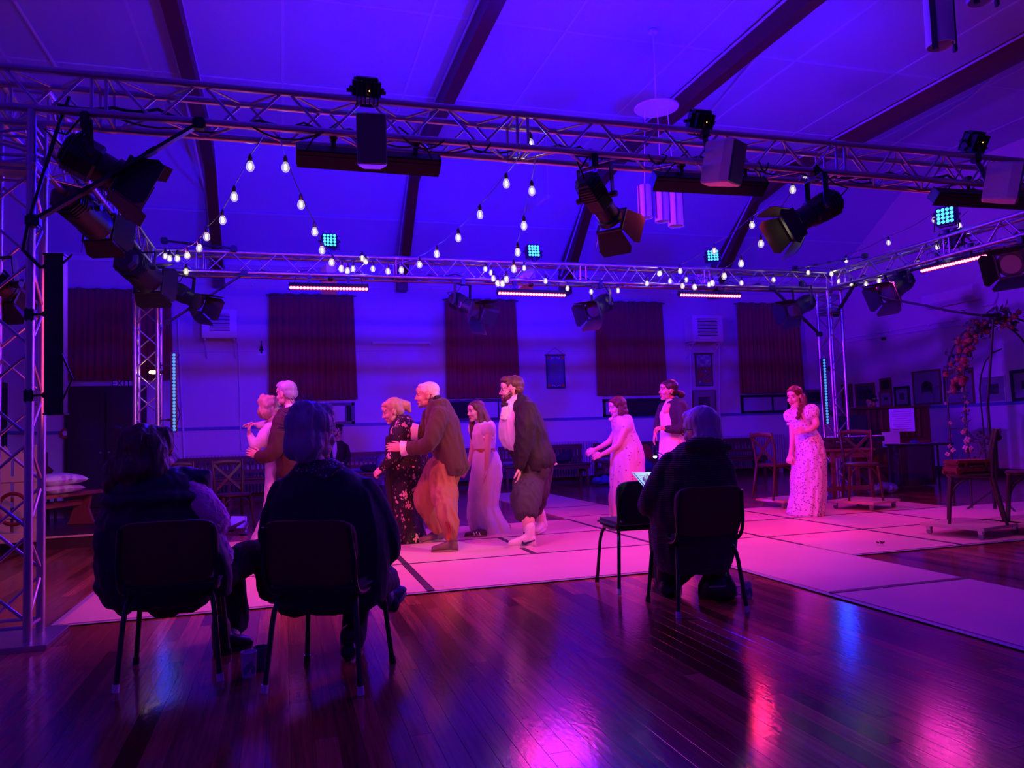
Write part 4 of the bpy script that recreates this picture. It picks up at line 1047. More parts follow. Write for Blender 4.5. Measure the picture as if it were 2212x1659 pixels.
# ------------------------------------------------------------------ pendant lamps under the ceiling
M_PEND = mat('pendant_shade', (.72, .7, .7), .5)
def pendant(label, base_px, D, disc=True, tubes=(), rod_top=None):
    t = thing('pendant_lamp', label, 'ceiling light', atD(*base_px, D))
    return t
Dp = depth(atY(1418, 245, 8.6))
c = atD(1418, 233, Dp)
t = thing('pendant_lamp', 'pendant lamp with blue lit disc and hanging white tube shades above the front truss', 'ceiling light', c)
rr = 48 / CAM_F * Dp
MB().lathe([(.02, .02), (rr * .97, .012), (rr, .0), (rr * .97, -.012), (.02, -.014)], c, 32).obj('disc', M_CEIL, t, smooth=True)
MB().cyl(c + Vector((0, 0, .02)), Vector((c.x, c.y, ZC)), .012, 8).obj('suspension_rod', M_PEND, t)
MB().lathe([(.06, 0), (.06, .03), (.02, .05)], (c.x, c.y, ZC - .05), 14).obj('ceiling_rose', M_PEND, t)
for px0, px1, pyt, pyb, wx in ((1376, 1408, 402, 472, 1386), (1412, 1445, 408, 480, 1421), (1440, 1475, 412, 490, 1450)):
    pc = atD((px0 + px1) / 2, pyt, Dp); h = (pyb - pyt) / CAM_F * Dp; r_ = (px1 - px0) / 2 / CAM_F * Dp
    s = MB(); n = 12
    ring = lambda z, r0: [Vector((pc.x + r0 * math.cos(2 * PI * i / n), pc.y + r0 * math.sin(2 * PI * i / n), z)) for i in range(n)]
    s.loft([ring(pc.z - h, r_), ring(pc.z, r_), ring(pc.z, r_ * .93), ring(pc.z - h, r_ * .93)], close=True, cap=False)
    sh = s.obj('tube_shade', M_PEND, t, smooth=True)
    for a in (-.9, -2.0, -2.9): MB().bar((pc.x + r_ * math.cos(a), pc.y + r_ * math.sin(a), pc.z), (pc.x + r_ * math.cos(a), pc.y + r_ * math.sin(a), pc.z - h + (.0 if a > -2.5 else .03)), .02, .012, (math.cos(a), math.sin(a), 0)).obj('shade_slot', M_FRW, sh)
    MB().cyl((pc.x, pc.y, pc.z), (c.x + (pc.x - c.x) * .75, c.y + (pc.y - c.y) * .75, c.z), .006, 6).obj('suspension_wire', M_PEND, t)
Dq = 6.6
def tubeshade(label, px0, px1, pyt, pyb, D):
    pc = atD((px0 + px1) / 2, pyb, D); r_ = (px1 - px0) / 2 / CAM_F * D; top = ZC - .35
    t = thing('pendant_lamp', label, 'ceiling light', (pc.x, pc.y, pc.z))
    s = MB(); n = 16
    ring = lambda z, r0: [Vector((pc.x + r0 * math.cos(2 * PI * i / n), pc.y + r0 * math.sin(2 * PI * i / n), z)) for i in range(n)]
    s.loft([ring(pc.z, r_), ring(top, r_), ring(top, r_ * .94), ring(pc.z, r_ * .94)], close=True, cap=False); s.obj('tube_shade', M_PEND, t, smooth=True)
    for a in (-.45, -2.75): MB().bar((pc.x + r_ * 1.02 * math.cos(a), pc.y + r_ * 1.02 * math.sin(a), top), (pc.x + r_ * 1.02 * math.cos(a), pc.y + r_ * 1.02 * math.sin(a), pc.z - .05), .035, .02, (math.cos(a), math.sin(a), 0)).obj('shade_slot', M_BLACK, t)
    MB().cyl((pc.x, pc.y, top), (pc.x, pc.y, ZC), .01, 8).obj('suspension_wire', M_PEND, t)
    MB().ball((pc.x, pc.y, pc.z + .1), .05, 10, 8).obj('lamp_bulb', M_PALE, t, smooth=True)
tubeshade('large pendant tube shade hanging near the top right corner of the view', 2004, 2060, -60, 100, 5.6)
tubeshade('pendant tube shade whose lower rim just shows at the top right edge', 2092, 2150, -60, 2, 5.6)
# small hanging tube on thin cords in the cove
t = thing('ceiling_speaker', 'small slim tube hanging on cords in front of the cove', 'speaker', atD(1172, 435, 13.5))
a, b2 = atD(1160, 442, 13.6), atD(1184, 424, 13.3); MB().cyl(a, b2, .035, 10).obj('body', M_PIPE, t, smooth=True)
for p in (a, b2): MB().cyl(p, (p.x, p.y, 6.2), .004, 5).obj('cord', M_PIPE, t)

# ------------------------------------------------------------------ furniture
M_CHFAB = mat('dark_chair_fabric', (.035, .03, .035), .9, bump=.5, bscale=220, sheen=.1)
M_CHBACK = mat('dark_red_brown_chair_back', (.11, .022, .016), .8, bump=.3, bscale=220)
M_CHTUBE = mat('black_chair_tube', (.015, .015, .017), .35)
M_CHFOOT = mat('pale_chair_ferrule', (.7, .7, .72), .5)
def arc(p, c, q, n=6):
    p, c, q = Vector(p), Vector(c), Vector(q)
    return [p.lerp(c, u).lerp(c.lerp(q, u), u) for u in [i / n for i in range(n + 1)]]
def stack_chair(label, loc, rz, group=None, foot=True, backm=None):
    t = thing('stacking_chair', label, 'chair', loc, rz, group); W = False
    s = MB(); s.box((0, .0, .455), (.44, .42, .05), bev=.02); s.obj('seat', M_CHFAB, t, smooth=True, world=W)
    # curved padded back
    rows = []
    def outline(k, n=28):
        pts = []
        for i in range(n):
            a = 2 * PI * i / n; ca, sa = math.cos(a), math.sin(a)
            x = .225 * k * abs(ca) ** .35 * (1 if ca > 0 else -1); z = .15 * k * abs(sa) ** .4 * (1 if sa > 0 else -1)
            if z < 0: x *= .93
            pts.append((x, z))
        return pts
    s = MB(); R = []
    for d, k in ((-.02, .9), (-.016, .98), (0, 1), (.016, .98), (.02, .9)):
        R.append([Vector((x, -.235 - .13 * (z + .15) + .35 * x * x + d, .62 + z)) for x, z in outline(k)])
    s.loft(R); s.obj('backrest', backm or M_CHBACK, t, smooth=True, world=W)
    q = MB()
    for sx in (-1, 1):
        lg = [(sx * .225, -.235, .0)] + arc((sx * .2, -.2, .3), (sx * .19, -.19, .43), (sx * .15, -.06, .43), 5)
        MB().tube(lg, .0125, 8).obj('leg', M_CHTUBE, t, smooth=True, world=W)
        lf = [(sx * .225, .23, .0)] + arc((sx * .2, .2, .3), (sx * .19, .18, .43), (sx * .15, .06, .43), 5)
        MB().tube(lf, .0125, 8).obj('leg', M_CHTUBE, t, smooth=True, world=W)
        MB().tube([(sx * .2, .1, .425)] + arc((sx * .205, -.12, .425), (sx * .21, -.26, .43), (sx * .215, -.255, .58), 6) + [(sx * .2, -.28, .74)], .011, 8).obj('back_tube', M_CHTUBE, t, smooth=True, world=W)
        for y in ((-.235, .23) if foot else ()): MB().cyl((sx * .2255, y * 1.003, 0), (sx * .223, y * .99, .035), .0165, 10).obj('ferrule', M_CHFOOT if y < 0 else M_CHTUBE, t, world=W)
    MB().bar((-.17, -.13, .42), (.17, -.13, .42), .02, .015).obj('seat_rail', M_CHTUBE, t, world=W)
    MB().bar((-.17, .13, .42), (.17, .13, .42), .02, .015).obj('seat_rail', M_CHTUBE, t, world=W)
    return t
def chair_at(mx, my, ang, off=.235): 
    a = math.radians(ang); return (mx - math.sin(a) * off, my + math.cos(a) * off, 0), a
l, a = chair_at(-.527, 3.96, -1); stack_chair('dark padded stacking chair under the woman in the puffer vest', l, a)
l, a = chair_at(.107, 3.60, -25); stack_chair('dark padded stacking chair under the grey haired person in spotted sweater', l, a)
l, a = chair_at(2.456, 4.145, -4); stack_chair('dark padded stacking chair under the person in the knitted hooded coat', l, a)
stack_chair('empty dark padded stacking chair beside the person in the knitted coat', (2.43, 5.13, 0), math.radians(-4), backm=M_CHFAB)

M_BENT = mat('dark_bentwood', (.045, .022, .016), .45, bump=.1, bscale=40)
def cross_chair(label, loc, rz, m=None):
    m = m or M_BENT
    t = thing('cross_back_chair', label, 'chair', loc, rz); W = False
    pr = [(.205 * abs(math.cos(a)) ** .6 * (1 if math.cos(a) > 0 else -1), .2 * abs(math.sin(a)) ** .7 * (1 if math.sin(a) > 0 else -1)) for a in [2 * PI * i / 24 for i in range(24)]]
    MB().loft([[Vector((x * k, y * k, z)) for x, y in pr] for z, k in ((.435, .94), (.445, 1), (.465, 1), (.472, .93))]).obj('seat', m, t, smooth=True, world=W)
    for sx in (-1, 1):
        MB().tube([(sx * .2, .2, 0), (sx * .185, .185, .2), (sx * .165, .16, .44)], [.014, .017, .02], 8).obj('leg', m, t, smooth=True, world=W)
        MB().tube([(sx * .19, -.27, 0), (sx * .175, -.22, .25), (sx * .165, -.18, .46), (sx * .18, -.19, .66), (sx * .19, -.24, .89)], [.014, .018, .02, .018, .015], 8).obj('back_post', m, t, smooth=True, world=W)
        MB().tube(arc((sx * .175, .17, .26), (sx * .15, .15, .42), (sx * .02, .165, .43), 6), .011, 6).obj('leg_brace', m, t, smooth=True, world=W)
        MB().tube(arc((sx * .175, .17, .26), (sx * .165, .12, .42), (sx * .17, -.02, .43), 6), .011, 6).obj('leg_brace', m, t, smooth=True, world=W)
    rl = [(x, -.245 - .03 * (1 - (x / .19) ** 2), .85 + .02 * (1 - (x / .19) ** 2)) for x in (-.19, -.1, 0, .1, .19)]
    MB().tube(rl, .014, 8, flat=2.2, up=(0, 1, 0)).obj('top_rail', m, t, smooth=True, world=W)
    for sx in (-1, 1): MB().bar((sx * .175, -.188, .49), (-sx * .18, -.238, .84), .012, .035, (1, 0, .5)).obj('cross_slat', m, t, world=W)
    return t
cross_chair('dark cross-back chair with pale cross standing left of the dancing couple', (-.62, 10.35, 0), math.radians(200))
cross_chair('dark cross-back chair mostly hidden behind the woman in the puffer vest', (-1.12, 10.15, 0), math.radians(215))
M_PLY = mat('dolly_plywood', (.55, .42, .34), .6, var=.15, vscale=8)
M_WHEEL = mat('grey_castor', (.2, .2, .21), .5)
def dolly(label, c, rz, w=.62, d=.5):
    t = thing('wheeled_dolly', label, 'dolly', (c[0], c[1], .0155), rz)
    MB().box((0, 0, .095), (w, d, .03), bev=.004).obj('board', M_PLY, t, world=False)
    for sx in (-1, 1):
        for sy in (-1, 1):
            x, y = sx * (w / 2 - .06), sy * (d / 2 - .06); q = MB(); q.cyl((x - .012, y, .026), (x + .012, y, .026), .026, 12); o = q.obj('castor', M_WHEEL, t, world=False)
            MB().box((x, y, .062), (.04, .05, .04), bev=.006).obj('castor_fork', M_STEEL, o, world=False)
    return t
DZ = .0155 + .11
p = atZ(2098, 1134, .1); dolly('wheeled plywood dolly under the chair with the suitcase', p, math.radians(12), .66, .62); cross_chair('dark cross-back chair carrying a brown suitcase on a dolly', (p.x + .02, p.y, DZ), math.radians(45))
pc_ = Vector((p.x + .02, p.y, DZ))
p = atZ(1867, 1083, .1); dolly('wheeled plywood dolly under the chair by the table', p, math.radians(20), .66, .6); cross_chair('dark cross-back chair on a dolly in front of the table', (p.x - .02, p.y, DZ), math.radians(150))
p = atZ(1698, 1080, .1); dolly('wheeled plywood dolly just behind the girl in the patterned dress', p, math.radians(10), .62, .5); cross_chair('dark cross-back chair on a dolly just left of the girl in the patterned dress', (p.x - .12, p.y + .02, DZ), math.radians(-80))
p = atZ(2222, 1128, .1); dolly('wheeled plywood dolly cut by the right edge of view', p, math.radians(5), .66, .6); cross_chair('dark cross-back chair on the dolly at the right edge of view', (p.x + .05, p.y, DZ), math.radians(42))

# suitcases
M_CASE = mat('brown_suitcase_leather', (.16, .035, .02), .45, bump=.2, bscale=60)
M_CASED = mat('dark_suitcase', (.05, .018, .015), .5)
M_BRASS = mat('brass', (.5, .3, .1), .3, 1.0)
def suitcase(label, c, rz, w, d, h, m):
    t = thing('suitcase', label, 'suitcase', c, rz)
    MB().box((0, 0, h * .31), (w, d, h * .6), bev=.018).obj('case_body', m, t, smooth=True, world=False)
    MB().box((0, 0, h * .82), (w * 1.006, d * 1.006, h * .36), bev=.018).obj('lid', m, t, smooth=True, world=False)
    for sx in (-1, 1):
        MB().box((sx * w * .28, -d / 2 - .004, h * .62), (.03, .012, .045), bev=.003).obj('latch', M_BRASS, t, world=False)
        for sy in (-1, 1):
            MB().box((sx * (w / 2 - .02), sy * (d / 2 - .02), h * .12), (.05, .05, .06), bev=.012).obj('corner_cap', m, t, world=False)
    MB().tube([(-.06, -d / 2, h * .55), (-.055, -d / 2 - .03, h * .53), (.055, -d / 2 - .03, h * .53), (.06, -d / 2, h * .55)], .008, 6).obj('handle', M_CASED, t, smooth=True, world=False)
    return t
suitcase('brown suitcase lying on the chair near the rose arch', (pc_.x - .02, pc_.y - .0, DZ + .473), math.radians(-12), .36, .24, .13, M_CASE)
# table with a suitcase
D = 11.0; pt = atD(1824, 972, D); tx, ty = pt.x, pt.y
M_TABLE = mat('worn_table_wood', (.2, .07, .035), .45, var=.2, vscale=9, stretch=(1, 8, 1))
t = thing('side_table', 'small brown wooden table behind the girl in the patterned dress', 'table', (tx, ty, 0), math.radians(-14))
MB().box((0, 0, .735), (.66, .5, .03), bev=.006).obj('tabletop', M_TABLE, t, world=False)
for sx in (-1, 1):
    for sy in (-1, 1): MB().box((sx * .27, sy * .19, .36), (.05, .05, .72), bev=.004).obj('leg', M_TABLE, t, world=False)
    MB().box((sx * .27, 0, .17), (.03, .38, .05)).obj('stretcher', M_TABLE, t, world=False)
for sy in (-1, 1): MB().box((0, sy * .19, .67), (.5, .02, .09)).obj('apron', M_TABLE, t, world=False)
MB().box((0, -.19, .2), (.5, .025, .06)).obj('stretcher', M_TABLE, t, world=False)
suitcase('dark suitcase standing on the small brown table', (tx - .08, ty + .02, .751), math.radians(-14), .4, .16, .16, M_CASED)
M_LOGO = mat('pale_stencil', (.4, .3, .3), .6)
o = [q for q in bpy.data.objects if q.name == 'suitcase.001'][0]
for k in range(3):
    MB().tube([(-.05 + .05 * k + .018 * math.cos(a), -.082, .09 + .016 * math.sin(a)) for a in [2 * PI * i / 10 for i in range(8)]], .003, 4).obj('stencil_mark', M_LOGO, o, world=False)

# upright piano seen from its back, with music sheets, and a desk
D = 13.2; pp = atD(1934, 1050, D); px_, py_ = pp.x, pp.y
M_PIANO = mat('piano_wood', (.085, .024, .012), .4, var=.2, vscale=5, stretch=(1, 1, 8))
M_PIANOB = mat('piano_panel', (.12, .035, .014), .5)
pa = math.radians(-20)
t = thing('upright_piano', 'upright wooden piano seen from its slatted back with music sheets', 'piano', (px_, py_, 0), pa)
MB().box((0, .3, .68), (1.3, .5, 1.32), bev=.01).obj('case', M_PIANO, t, world=False)
MB().box((0, .28, 1.355), (1.36, .6, .035), bev=.006).obj('lid', M_PIANO, t, world=False)
for k in range(12):
    x = -.58 + k * .105
    MB().box((x, .035, 1.08), (.045, .04, .48)).obj('back_slat', M_PIANO if k % 2 else M_PIANOB, t, world=False)
MB().box((0, .03, .55), (1.2, .03, .46), bev=.004).obj('lower_panel', M_PIANOB, t, world=False)
for sx in (-1, 1): MB().box((sx * .61, .05, .68), (.09, .1, 1.3), bev=.006).obj('back_post', M_PIANO, t, world=False)
R_ = Matrix.Translation(Vector((px_, py_, 0))) @ Matrix.Rotation(pa, 4, 'Z')
M_SHEET = mat('music_sheet', (.8, .8, .82), .6)
M_INK = mat('grey_ink', (.2, .2, .22), .7)
def sheet(label, c, w, h, M_, lines, nm='music_sheet', cat='paper'):
    t = thing(nm, label, cat, M_ @ Vector(c))
    MB().box((0, 0, 0), (w, .004, h), M_ @ Matrix.Translation(Vector(c))).obj('page', M_SHEET, t)
    for k in range(lines):
        z = h * .36 - k * h * .75 / max(1, lines - 1)
        MB().box((0, -.0028, z), (w * (.78 if k % 4 != 3 else .5), .0012, h * .012), M_ @ Matrix.Translation(Vector(c))).obj('printed_line', M_INK, t)
    return t
sheet('large white music sheet pinned to the back of the piano', (.18, -.002, 1.13), .42, .4, R_, 9)
sheet('smaller plain white sheet pinned below the large music sheet', (-.02, .006, .8), .3, .26, R_, 0)
D = 12.3; dp = atD(1990, 1050, D)
t = thing('side_desk', 'dark desk draped in black cloth in front of the piano', 'desk', (dp.x, dp.y, 0), math.radians(-18))
MB().box((0, 0, .73), (.86, .5, .03), bev=.005).obj('desktop', M_BLACK, t, world=False)
q = MB(); R2 = []
for z in (.715, .4, .1):
    ring = []
    for i in range(80):
        a = 2 * PI * i / 80; x = .28 * abs(math.cos(a)) ** .3 * (1 if math.cos(a) > 0 else -1) - .13; y = .24 * abs(math.sin(a)) ** .3 * (1 if math.sin(a) > 0 else -1)
        k = 1 + (.715 - z) * .07 * math.sin(i * 1.3) ; ring.append(Vector((x * k, y * k, z)))
    R2.append(ring)
q.loft(R2); q.obj('drape', mat('black_drape', (.02, .014, .022), .9), t, smooth=True, world=False)
for sx, sy in ((.4, -.2), (.4, .2), (-.4, .2), (-.4, -.2)): MB().cyl((sx, sy, 0), (sx, sy, .72), .016, 8).obj('leg', M_BLACK, t, world=False)
Rd = Matrix.Translation(Vector((dp.x, dp.y, 0))) @ Matrix.Rotation(math.radians(-18), 4, 'Z')
t = thing('paper_stack', 'loose white papers on the dark desk', 'paper', Rd @ Vector((.1, 0, .746)))
for k in range(3): MB().box((.12 - k * .16, -.05 + .04 * k, .748 + .002 * k), (.24, .17, .002), Rd @ Matrix.Rotation(.1 * k, 4, 'Z')).obj('page', M_SHEET, t)
t = thing('tissue_box', 'small blue crumpled cloth on the desk papers', 'cloth', Rd @ Vector((-.06, .02, .755))); t.name = 'crumpled_cloth'; BASE[t.name] = Matrix.Translation(t.location)
q = MB(); q.ball(Rd @ Vector((-.06, .02, .775)), (.07, .06, .03), 10, 7); q.obj('cloth_ball', mat('blue_cloth', (.05, .06, .35), .9), t, smooth=True)
# keyboard stand with dark gear left of the piano
kp = atD(1838, 960, 12.6)
t = thing('keyboard_stand', 'dark keyboard and gear on a stand behind the rear right tower', 'keyboard', (kp.x, kp.y, 0), math.radians(-20))
MB().box((0, 0, .84), (.95, .36, .09), bev=.01).obj('keyboard_body', M_BLACK, t, world=False)
MB().box((.05, .06, 1.05), (.5, .12, .36), bev=.02).obj('equipment_case', M_BLACKM, t, world=False)
for k in range(16): MB().box((-.42 + k * .055, -.12, .893), (.045, .11, .015)).obj('white_key', M_FABRICW, t, world=False)
MB().bar((-.3, -.12, .02), (.3, .12, .8), .03, .03).obj('stand_leg', M_BLACK, t, world=False); MB().bar((.3, -.12, .02), (-.3, .12, .8), .03, .03).obj('stand_leg', M_BLACK, t, world=False)
for sx in (-.3, .3): MB().box((sx, 0, .02), (.04, .4, .03)).obj('stand_foot', M_BLACK, t, world=False)
# plastic bag heap with small things behind the dolly
M_BAG = mat('crinkled_plastic', (.32, .3, .36), .25, bump=.9, bscale=18)
bp_ = atZ(1898, 1066)
t = thing('plastic_bag', 'crumpled pale plastic bag on the floor behind the chair by the table', 'bag', (bp_.x, bp_.y, 0))
q = MB(); rr = random.Random(4)
for k in range(7): q.ball((bp_.x + rr.uniform(-.2, .2), bp_.y + rr.uniform(-.12, .12), .06 + rr.uniform(0, .05)), (rr.uniform(.08, .13), rr.uniform(.07, .1), rr.uniform(.05, .09)), 9, 6)
BAGQ = q
t['pending'] = 1
BAGT = t

# ------------------------------------------------------------------ benches on the back wall
M_BENCH = mat('dark_bench_wood', (.09, .03, .018), .5, bump=.15, bscale=25)
def bench(label, x, y, L=1.85, rz=0.0, zt=.84):
    t = thing('slatted_bench', label, 'bench', (x, y, 0), rz); W = False
    for k, yy in enumerate((-.17, 0, .17)): MB().box((0, yy - .05, .44), (L, .15, .03), bev=.004).obj('seat_slat', M_BENCH, t, world=W)
    MB().box((0, .19, zt - .05), (L, .03, .1), bev=.006).obj('top_rail', M_BENCH, t, world=W)
    MB().box((0, .19, .56), (L, .03, .07), bev=.004).obj('lower_rail', M_BENCH, t, world=W)
    n = int(L / .085)
    for i in range(n): MB().box((-L / 2 + (i + .5) * L / n, .19, .675), (.034, .016, .18)).obj('back_slat', M_BENCH, t, world=W)
    for sx in (-1, 0, 1):
        x_ = sx * (L / 2 - .06)
        MB().box((x_, .19, .4), (.05, .05, .8), bev=.004).obj('leg', M_BENCH, t, world=W); MB().box((x_, -.2, .215), (.05, .05, .43), bev=.004).obj('leg', M_BENCH, t, world=W)
        MB().box((x_, 0, .3), (.03, .36, .05)).obj('stretcher', M_BENCH, t, world=W)
    MB().box((0, -.22, .38), (L, .025, .08)).obj('apron', M_BENCH, t, world=W)
    return t
for x, lab in ((-.95, 'dark slatted wall bench behind the cross-back chair left of the couple'), (1.05, 'dark slatted wall bench where the person in black sits'), (3.1, 'dark slatted wall bench seen behind the bearded man'), (5.15, 'dark slatted wall bench behind the woman in the pink dress'), (7.25, 'dark slatted wall bench behind the woman in the dark cardigan'), (9.4, 'dark slatted wall bench right of the person in the knitted coat')):
    bench(lab, x, 15.05)

# rostrum at the left with bench, pillows and picket fence
M_ROST = mat('dark_rostrum', (.05, .02, .018), .4)
M_NOSE = mat('pale_step_edge', (.7, .5, .38), .5)
ros = thing('stage_rostrum', 'low dark rostrum with a pale front edge at the left', 'platform', (-3.05, 10.8, 0))
MB().box((-3.05, 10.85, .07), (2.5, 2.4, .14)).obj('deck', M_ROST, ros)
MB().box((-3.05, 9.645, .135), (2.5, .012, .02)).obj('edge_strip', M_NOSE, ros)
M_OAK = mat('warm_oak', (.36, .17, .07), .5, var=.2, vscale=8, stretch=(8, 1, 1))
RZ = .14
# pillow bench: trestle bench with plank top; long axis runs away from the camera
ba, bb = Vector((-2.95, 10.05, RZ)), Vector((-2.42, 11.2, RZ)); bd = (bb - ba).normalized(); bc = (ba + bb) / 2; brz = math.atan2(-bd.x, bd.y)
t = thing('oak_bench', 'warm brown trestle bench carrying two white pillows at the left', 'bench', bc, brz)
MB().box((0, 0, .40), (.4, 1.25, .045), bev=.006).obj('seat_plank', M_OAK, t, world=False)
for sy in (-1, 1):
    pr = [(-.14, .38), (.14, .38), (.1, .2), (.17, .03), (.2, 0), (-.2, 0), (-.17, .03), (-.1, .2)]
    MB().prism([Vector((x, sy * .47 - .02, z)) for x, z in pr], (0, .04, 0)).obj('trestle_leg', M_OAK, t, world=False)
MB().box((0, 0, .28), (.03, .92, .07)).obj('stretcher', M_OAK, t, world=False)
M_PILLOW = mat('white_pillow_cotton', (.82, .8, .82), .8, bump=.4, bscale=14)
def pillow(label, c, w, d, h, rz, tilt, m):
    t = thing('pillow', label, 'pillow', c, rz)
    n = 18; vs = []; 
    for top in (1, -1):
        for j in range(n + 1):
            for i in range(n + 1):
                u, v = i / n * 2 - 1, j / n * 2 - 1
                e = max(0, (1 - u ** 4) * (1 - v ** 4)) ** .55
                pin = 1 - .07 * (1 - abs(u)) * 0 - .08 * (abs(v) ** 2) * (1 - abs(u) ** 2)
                x = u * w / 2 * (1 - .07 * (1 - v * v)); y = v * d / 2 * (1 - .07 * (1 - u * u))
                vs.append(Vector((x, y, h * .5 + top * h / 2 * e + .008 * noise.noise((x * 9, y * 9, top + w * 10)))))
    N2 = (n + 1) ** 2; fs = []
    for j in range(n):
        for i in range(n):
            a = j * (n + 1) + i; fs.append((a, a + 1, a + n + 2, a + n + 1)); fs.append((N2 + a, N2 + a + n + 1, N2 + a + n + 2, N2 + a + 1))
    M_ = Matrix.Rotation(tilt, 4, 'X')
    q = MB(); q.add(vs, fs, 0, M_); me = q.mesh('pillow_case'); bm = bmesh.new(); bm.from_mesh(me); bmesh.ops.remove_doubles(bm, verts=bm.verts, dist=.002); bmesh.ops.recalc_face_normals(bm, faces=bm.faces); bm.to_mesh(me); bm.free()
    me.polygons.foreach_set('use_smooth', [True] * len(me.polygons)); me.materials.append(m); mkobj('pillow_case', me, t, False); return t
pz = RZ + .425
pl = atD(118, 1062, depth(bc) - .1)
pillow('cream pillow lying flat on the oak bench, lower of two', (pl.x, pl.y, pz), .56, .42, .11, brz + 1.4, 0, mat('cream_pillow_cotton', (.74, .66, .6), .8, bump=.4, bscale=14))
pillow('white pillow on top of the cream pillow on the oak bench', (pl.x + .03, pl.y - .02, pz + .11), .56, .42, .13, brz + 1.2, .06, M_PILLOW)
# picket fence
M_PICK = mat('cream_picket_paint', (.55, .45, .38), .6, bump=.2, bscale=30)
fp = atZ(22, 1172, RZ)
t = thing('picket_fence', 'cream picket fence piece on a block behind the near left truss tower', 'fence', (fp.x, fp.y, RZ))
for k in range(-3, 3):
    x = fp.x - .06 + k * .145; h0, h1 = RZ + .08, RZ + 1.02 - (.05 if k == 1 else 0); w = .055
    pr = [(-w, h0), (w, h0), (w, h1 - .12), (w * 1.05, h1 - .1), (w * .7, h1 - .06), (0, h1), (-w * .7, h1 - .06), (-w * 1.05, h1 - .1), (-w, h1 - .12)]
    MB().prism([Vector((x + a, fp.y, z)) for a, z in pr], (0, .02, 0)).obj('picket', M_PICK, t)
for z in (.28, .66): MB().box((fp.x - .13, fp.y - .01, RZ + z), (.86, .02, .06), bev=.003).obj('fence_rail', M_PICK, t)
MB().box((fp.x - .13, fp.y, RZ + .05), (.86, .2, .1), bev=.008).obj('base_block', M_PICK, t)
hoop = atD(28, 1100, depth(fp) - .12)
o = MB().loft([[hoop + RTH * ((.16 + .02 * math.cos(b)) * math.cos(a)) + ZU * ((.16 + .02 * math.cos(b)) * math.sin(a)) + FWH * (.02 * math.sin(b)) for b in [2 * PI * j / 8 for j in range(8)]] for a in [2 * PI * i / 28 for i in range(28)]], close=True, cap=False).obj('ring_prop', mat('dark_red_ring', (.2, .02, .02), .5), None, smooth=True)
tag(o, 'dark red ring hanging against the picket fence', 'ring')
hd = thing('rocking_horse_head', 'dark carved chair back seen between the pillows and the door', 'chair', (0, 0, 0)); bpy.data.objects.remove(hd)
kb = atD(98, 1020, depth(bc) + .9)
t = thing('carved_chair', 'dark carved wooden chair standing behind the pillow bench', 'chair', (kb.x, kb.y, RZ))
M_CARV = mat('dark_carved_wood', (.07, .02, .015), .5)
MB().prism([Vector((kb.x + a, kb.y, RZ + z)) for a, z in ((-.2, .4), (.12, .4), (.1, .55), (.06, .62), (.09, .68), (.02, .74), (.02, .92), (-.06, .94), (-.2, .9))], (0, .04, 0)).obj('backrest', M_CARV, t)
MB().box((kb.x - .04, kb.y - .16, RZ + .41), (.36, .36, .04), bev=.006).obj('seat', M_CARV, t)
for sx in (-.2, .12):
    for sy in (-.32, 0): MB().cyl((kb.x + sx, kb.y + sy, RZ), (kb.x + sx, kb.y + sy, RZ + .4), .018, 8).obj('leg', M_CARV, t)

# ------------------------------------------------------------------ rose arch, stand
M_IRON = mat('black_wrought_iron', (.014, .012, .014), .5)
M_ROSE = mat('rose_petal', (.2, .022, .02), .6); M_ROSE2 = mat('coral_rose_petal', (.27, .06, .035), .6); M_LEAF = mat('rose_leaf', (.03, .06, .025), .6); M_BUD = mat('pale_small_blossom', (.5, .36, .33), .6)
D = 9.5; L0 = atD(2100, 1100, D); R0 = atD(2310, 1100, D); zt_ = 2.38
t = thing('rose_arch', 'black iron garden arch wound with red roses at the right edge', 'garden arch', ((L0.x + R0.x) / 2, (L0.y + R0.y) / 2, 0))
ax_ = (R0 - L0); ax_.z = 0; wd = ax_.length; ax_.normalize(); nx_ = Vector((-ax_.y, ax_.x, 0)); gl = Vector((L0.x, L0.y, 0))
zs = 1.55; 
def arch_pt(a, off=0.0, inset=0.0): 
    r = wd / 2 - inset; return gl + ax_ * (wd / 2 - r * math.cos(a)) + ZU * (zs + (zt_ - zs) / (wd / 2) * r * math.sin(a)) + nx_ * off
for off in (0, .38):
    MB().tube([gl + nx_ * off, gl + nx_ * off + ZU * zs] + [arch_pt(a, off) for a in [PI * i / 16 for i in range(1, 16)]] + [gl + ax_ * wd + nx_ * off + ZU * zs, gl + ax_ * wd + nx_ * off], .012, 7).obj('arch_tube', M_IRON, t, smooth=True)
for z in (.55, 1.0, 1.45): MB().cyl(gl + ZU * z, gl + nx_ * .38 + ZU * z, .009, 6).obj('cross_rung', M_IRON, t)
for a in (.5, 1.0, 1.5): MB().cyl(arch_pt(a), arch_pt(a, .38), .009, 6).obj('cross_rung', M_IRON, t)
MB().tube([gl + ax_ * .34 + nx_ * .2 + ZU * .6, gl + ax_ * .32 + nx_ * .2 + ZU * 1.5] + [arch_pt(a, .1, .28) for a in (.3, .7, 1.1, 1.5)], .009, 6).obj('inner_tube', M_IRON, t, smooth=True)
rr = random.Random(11)
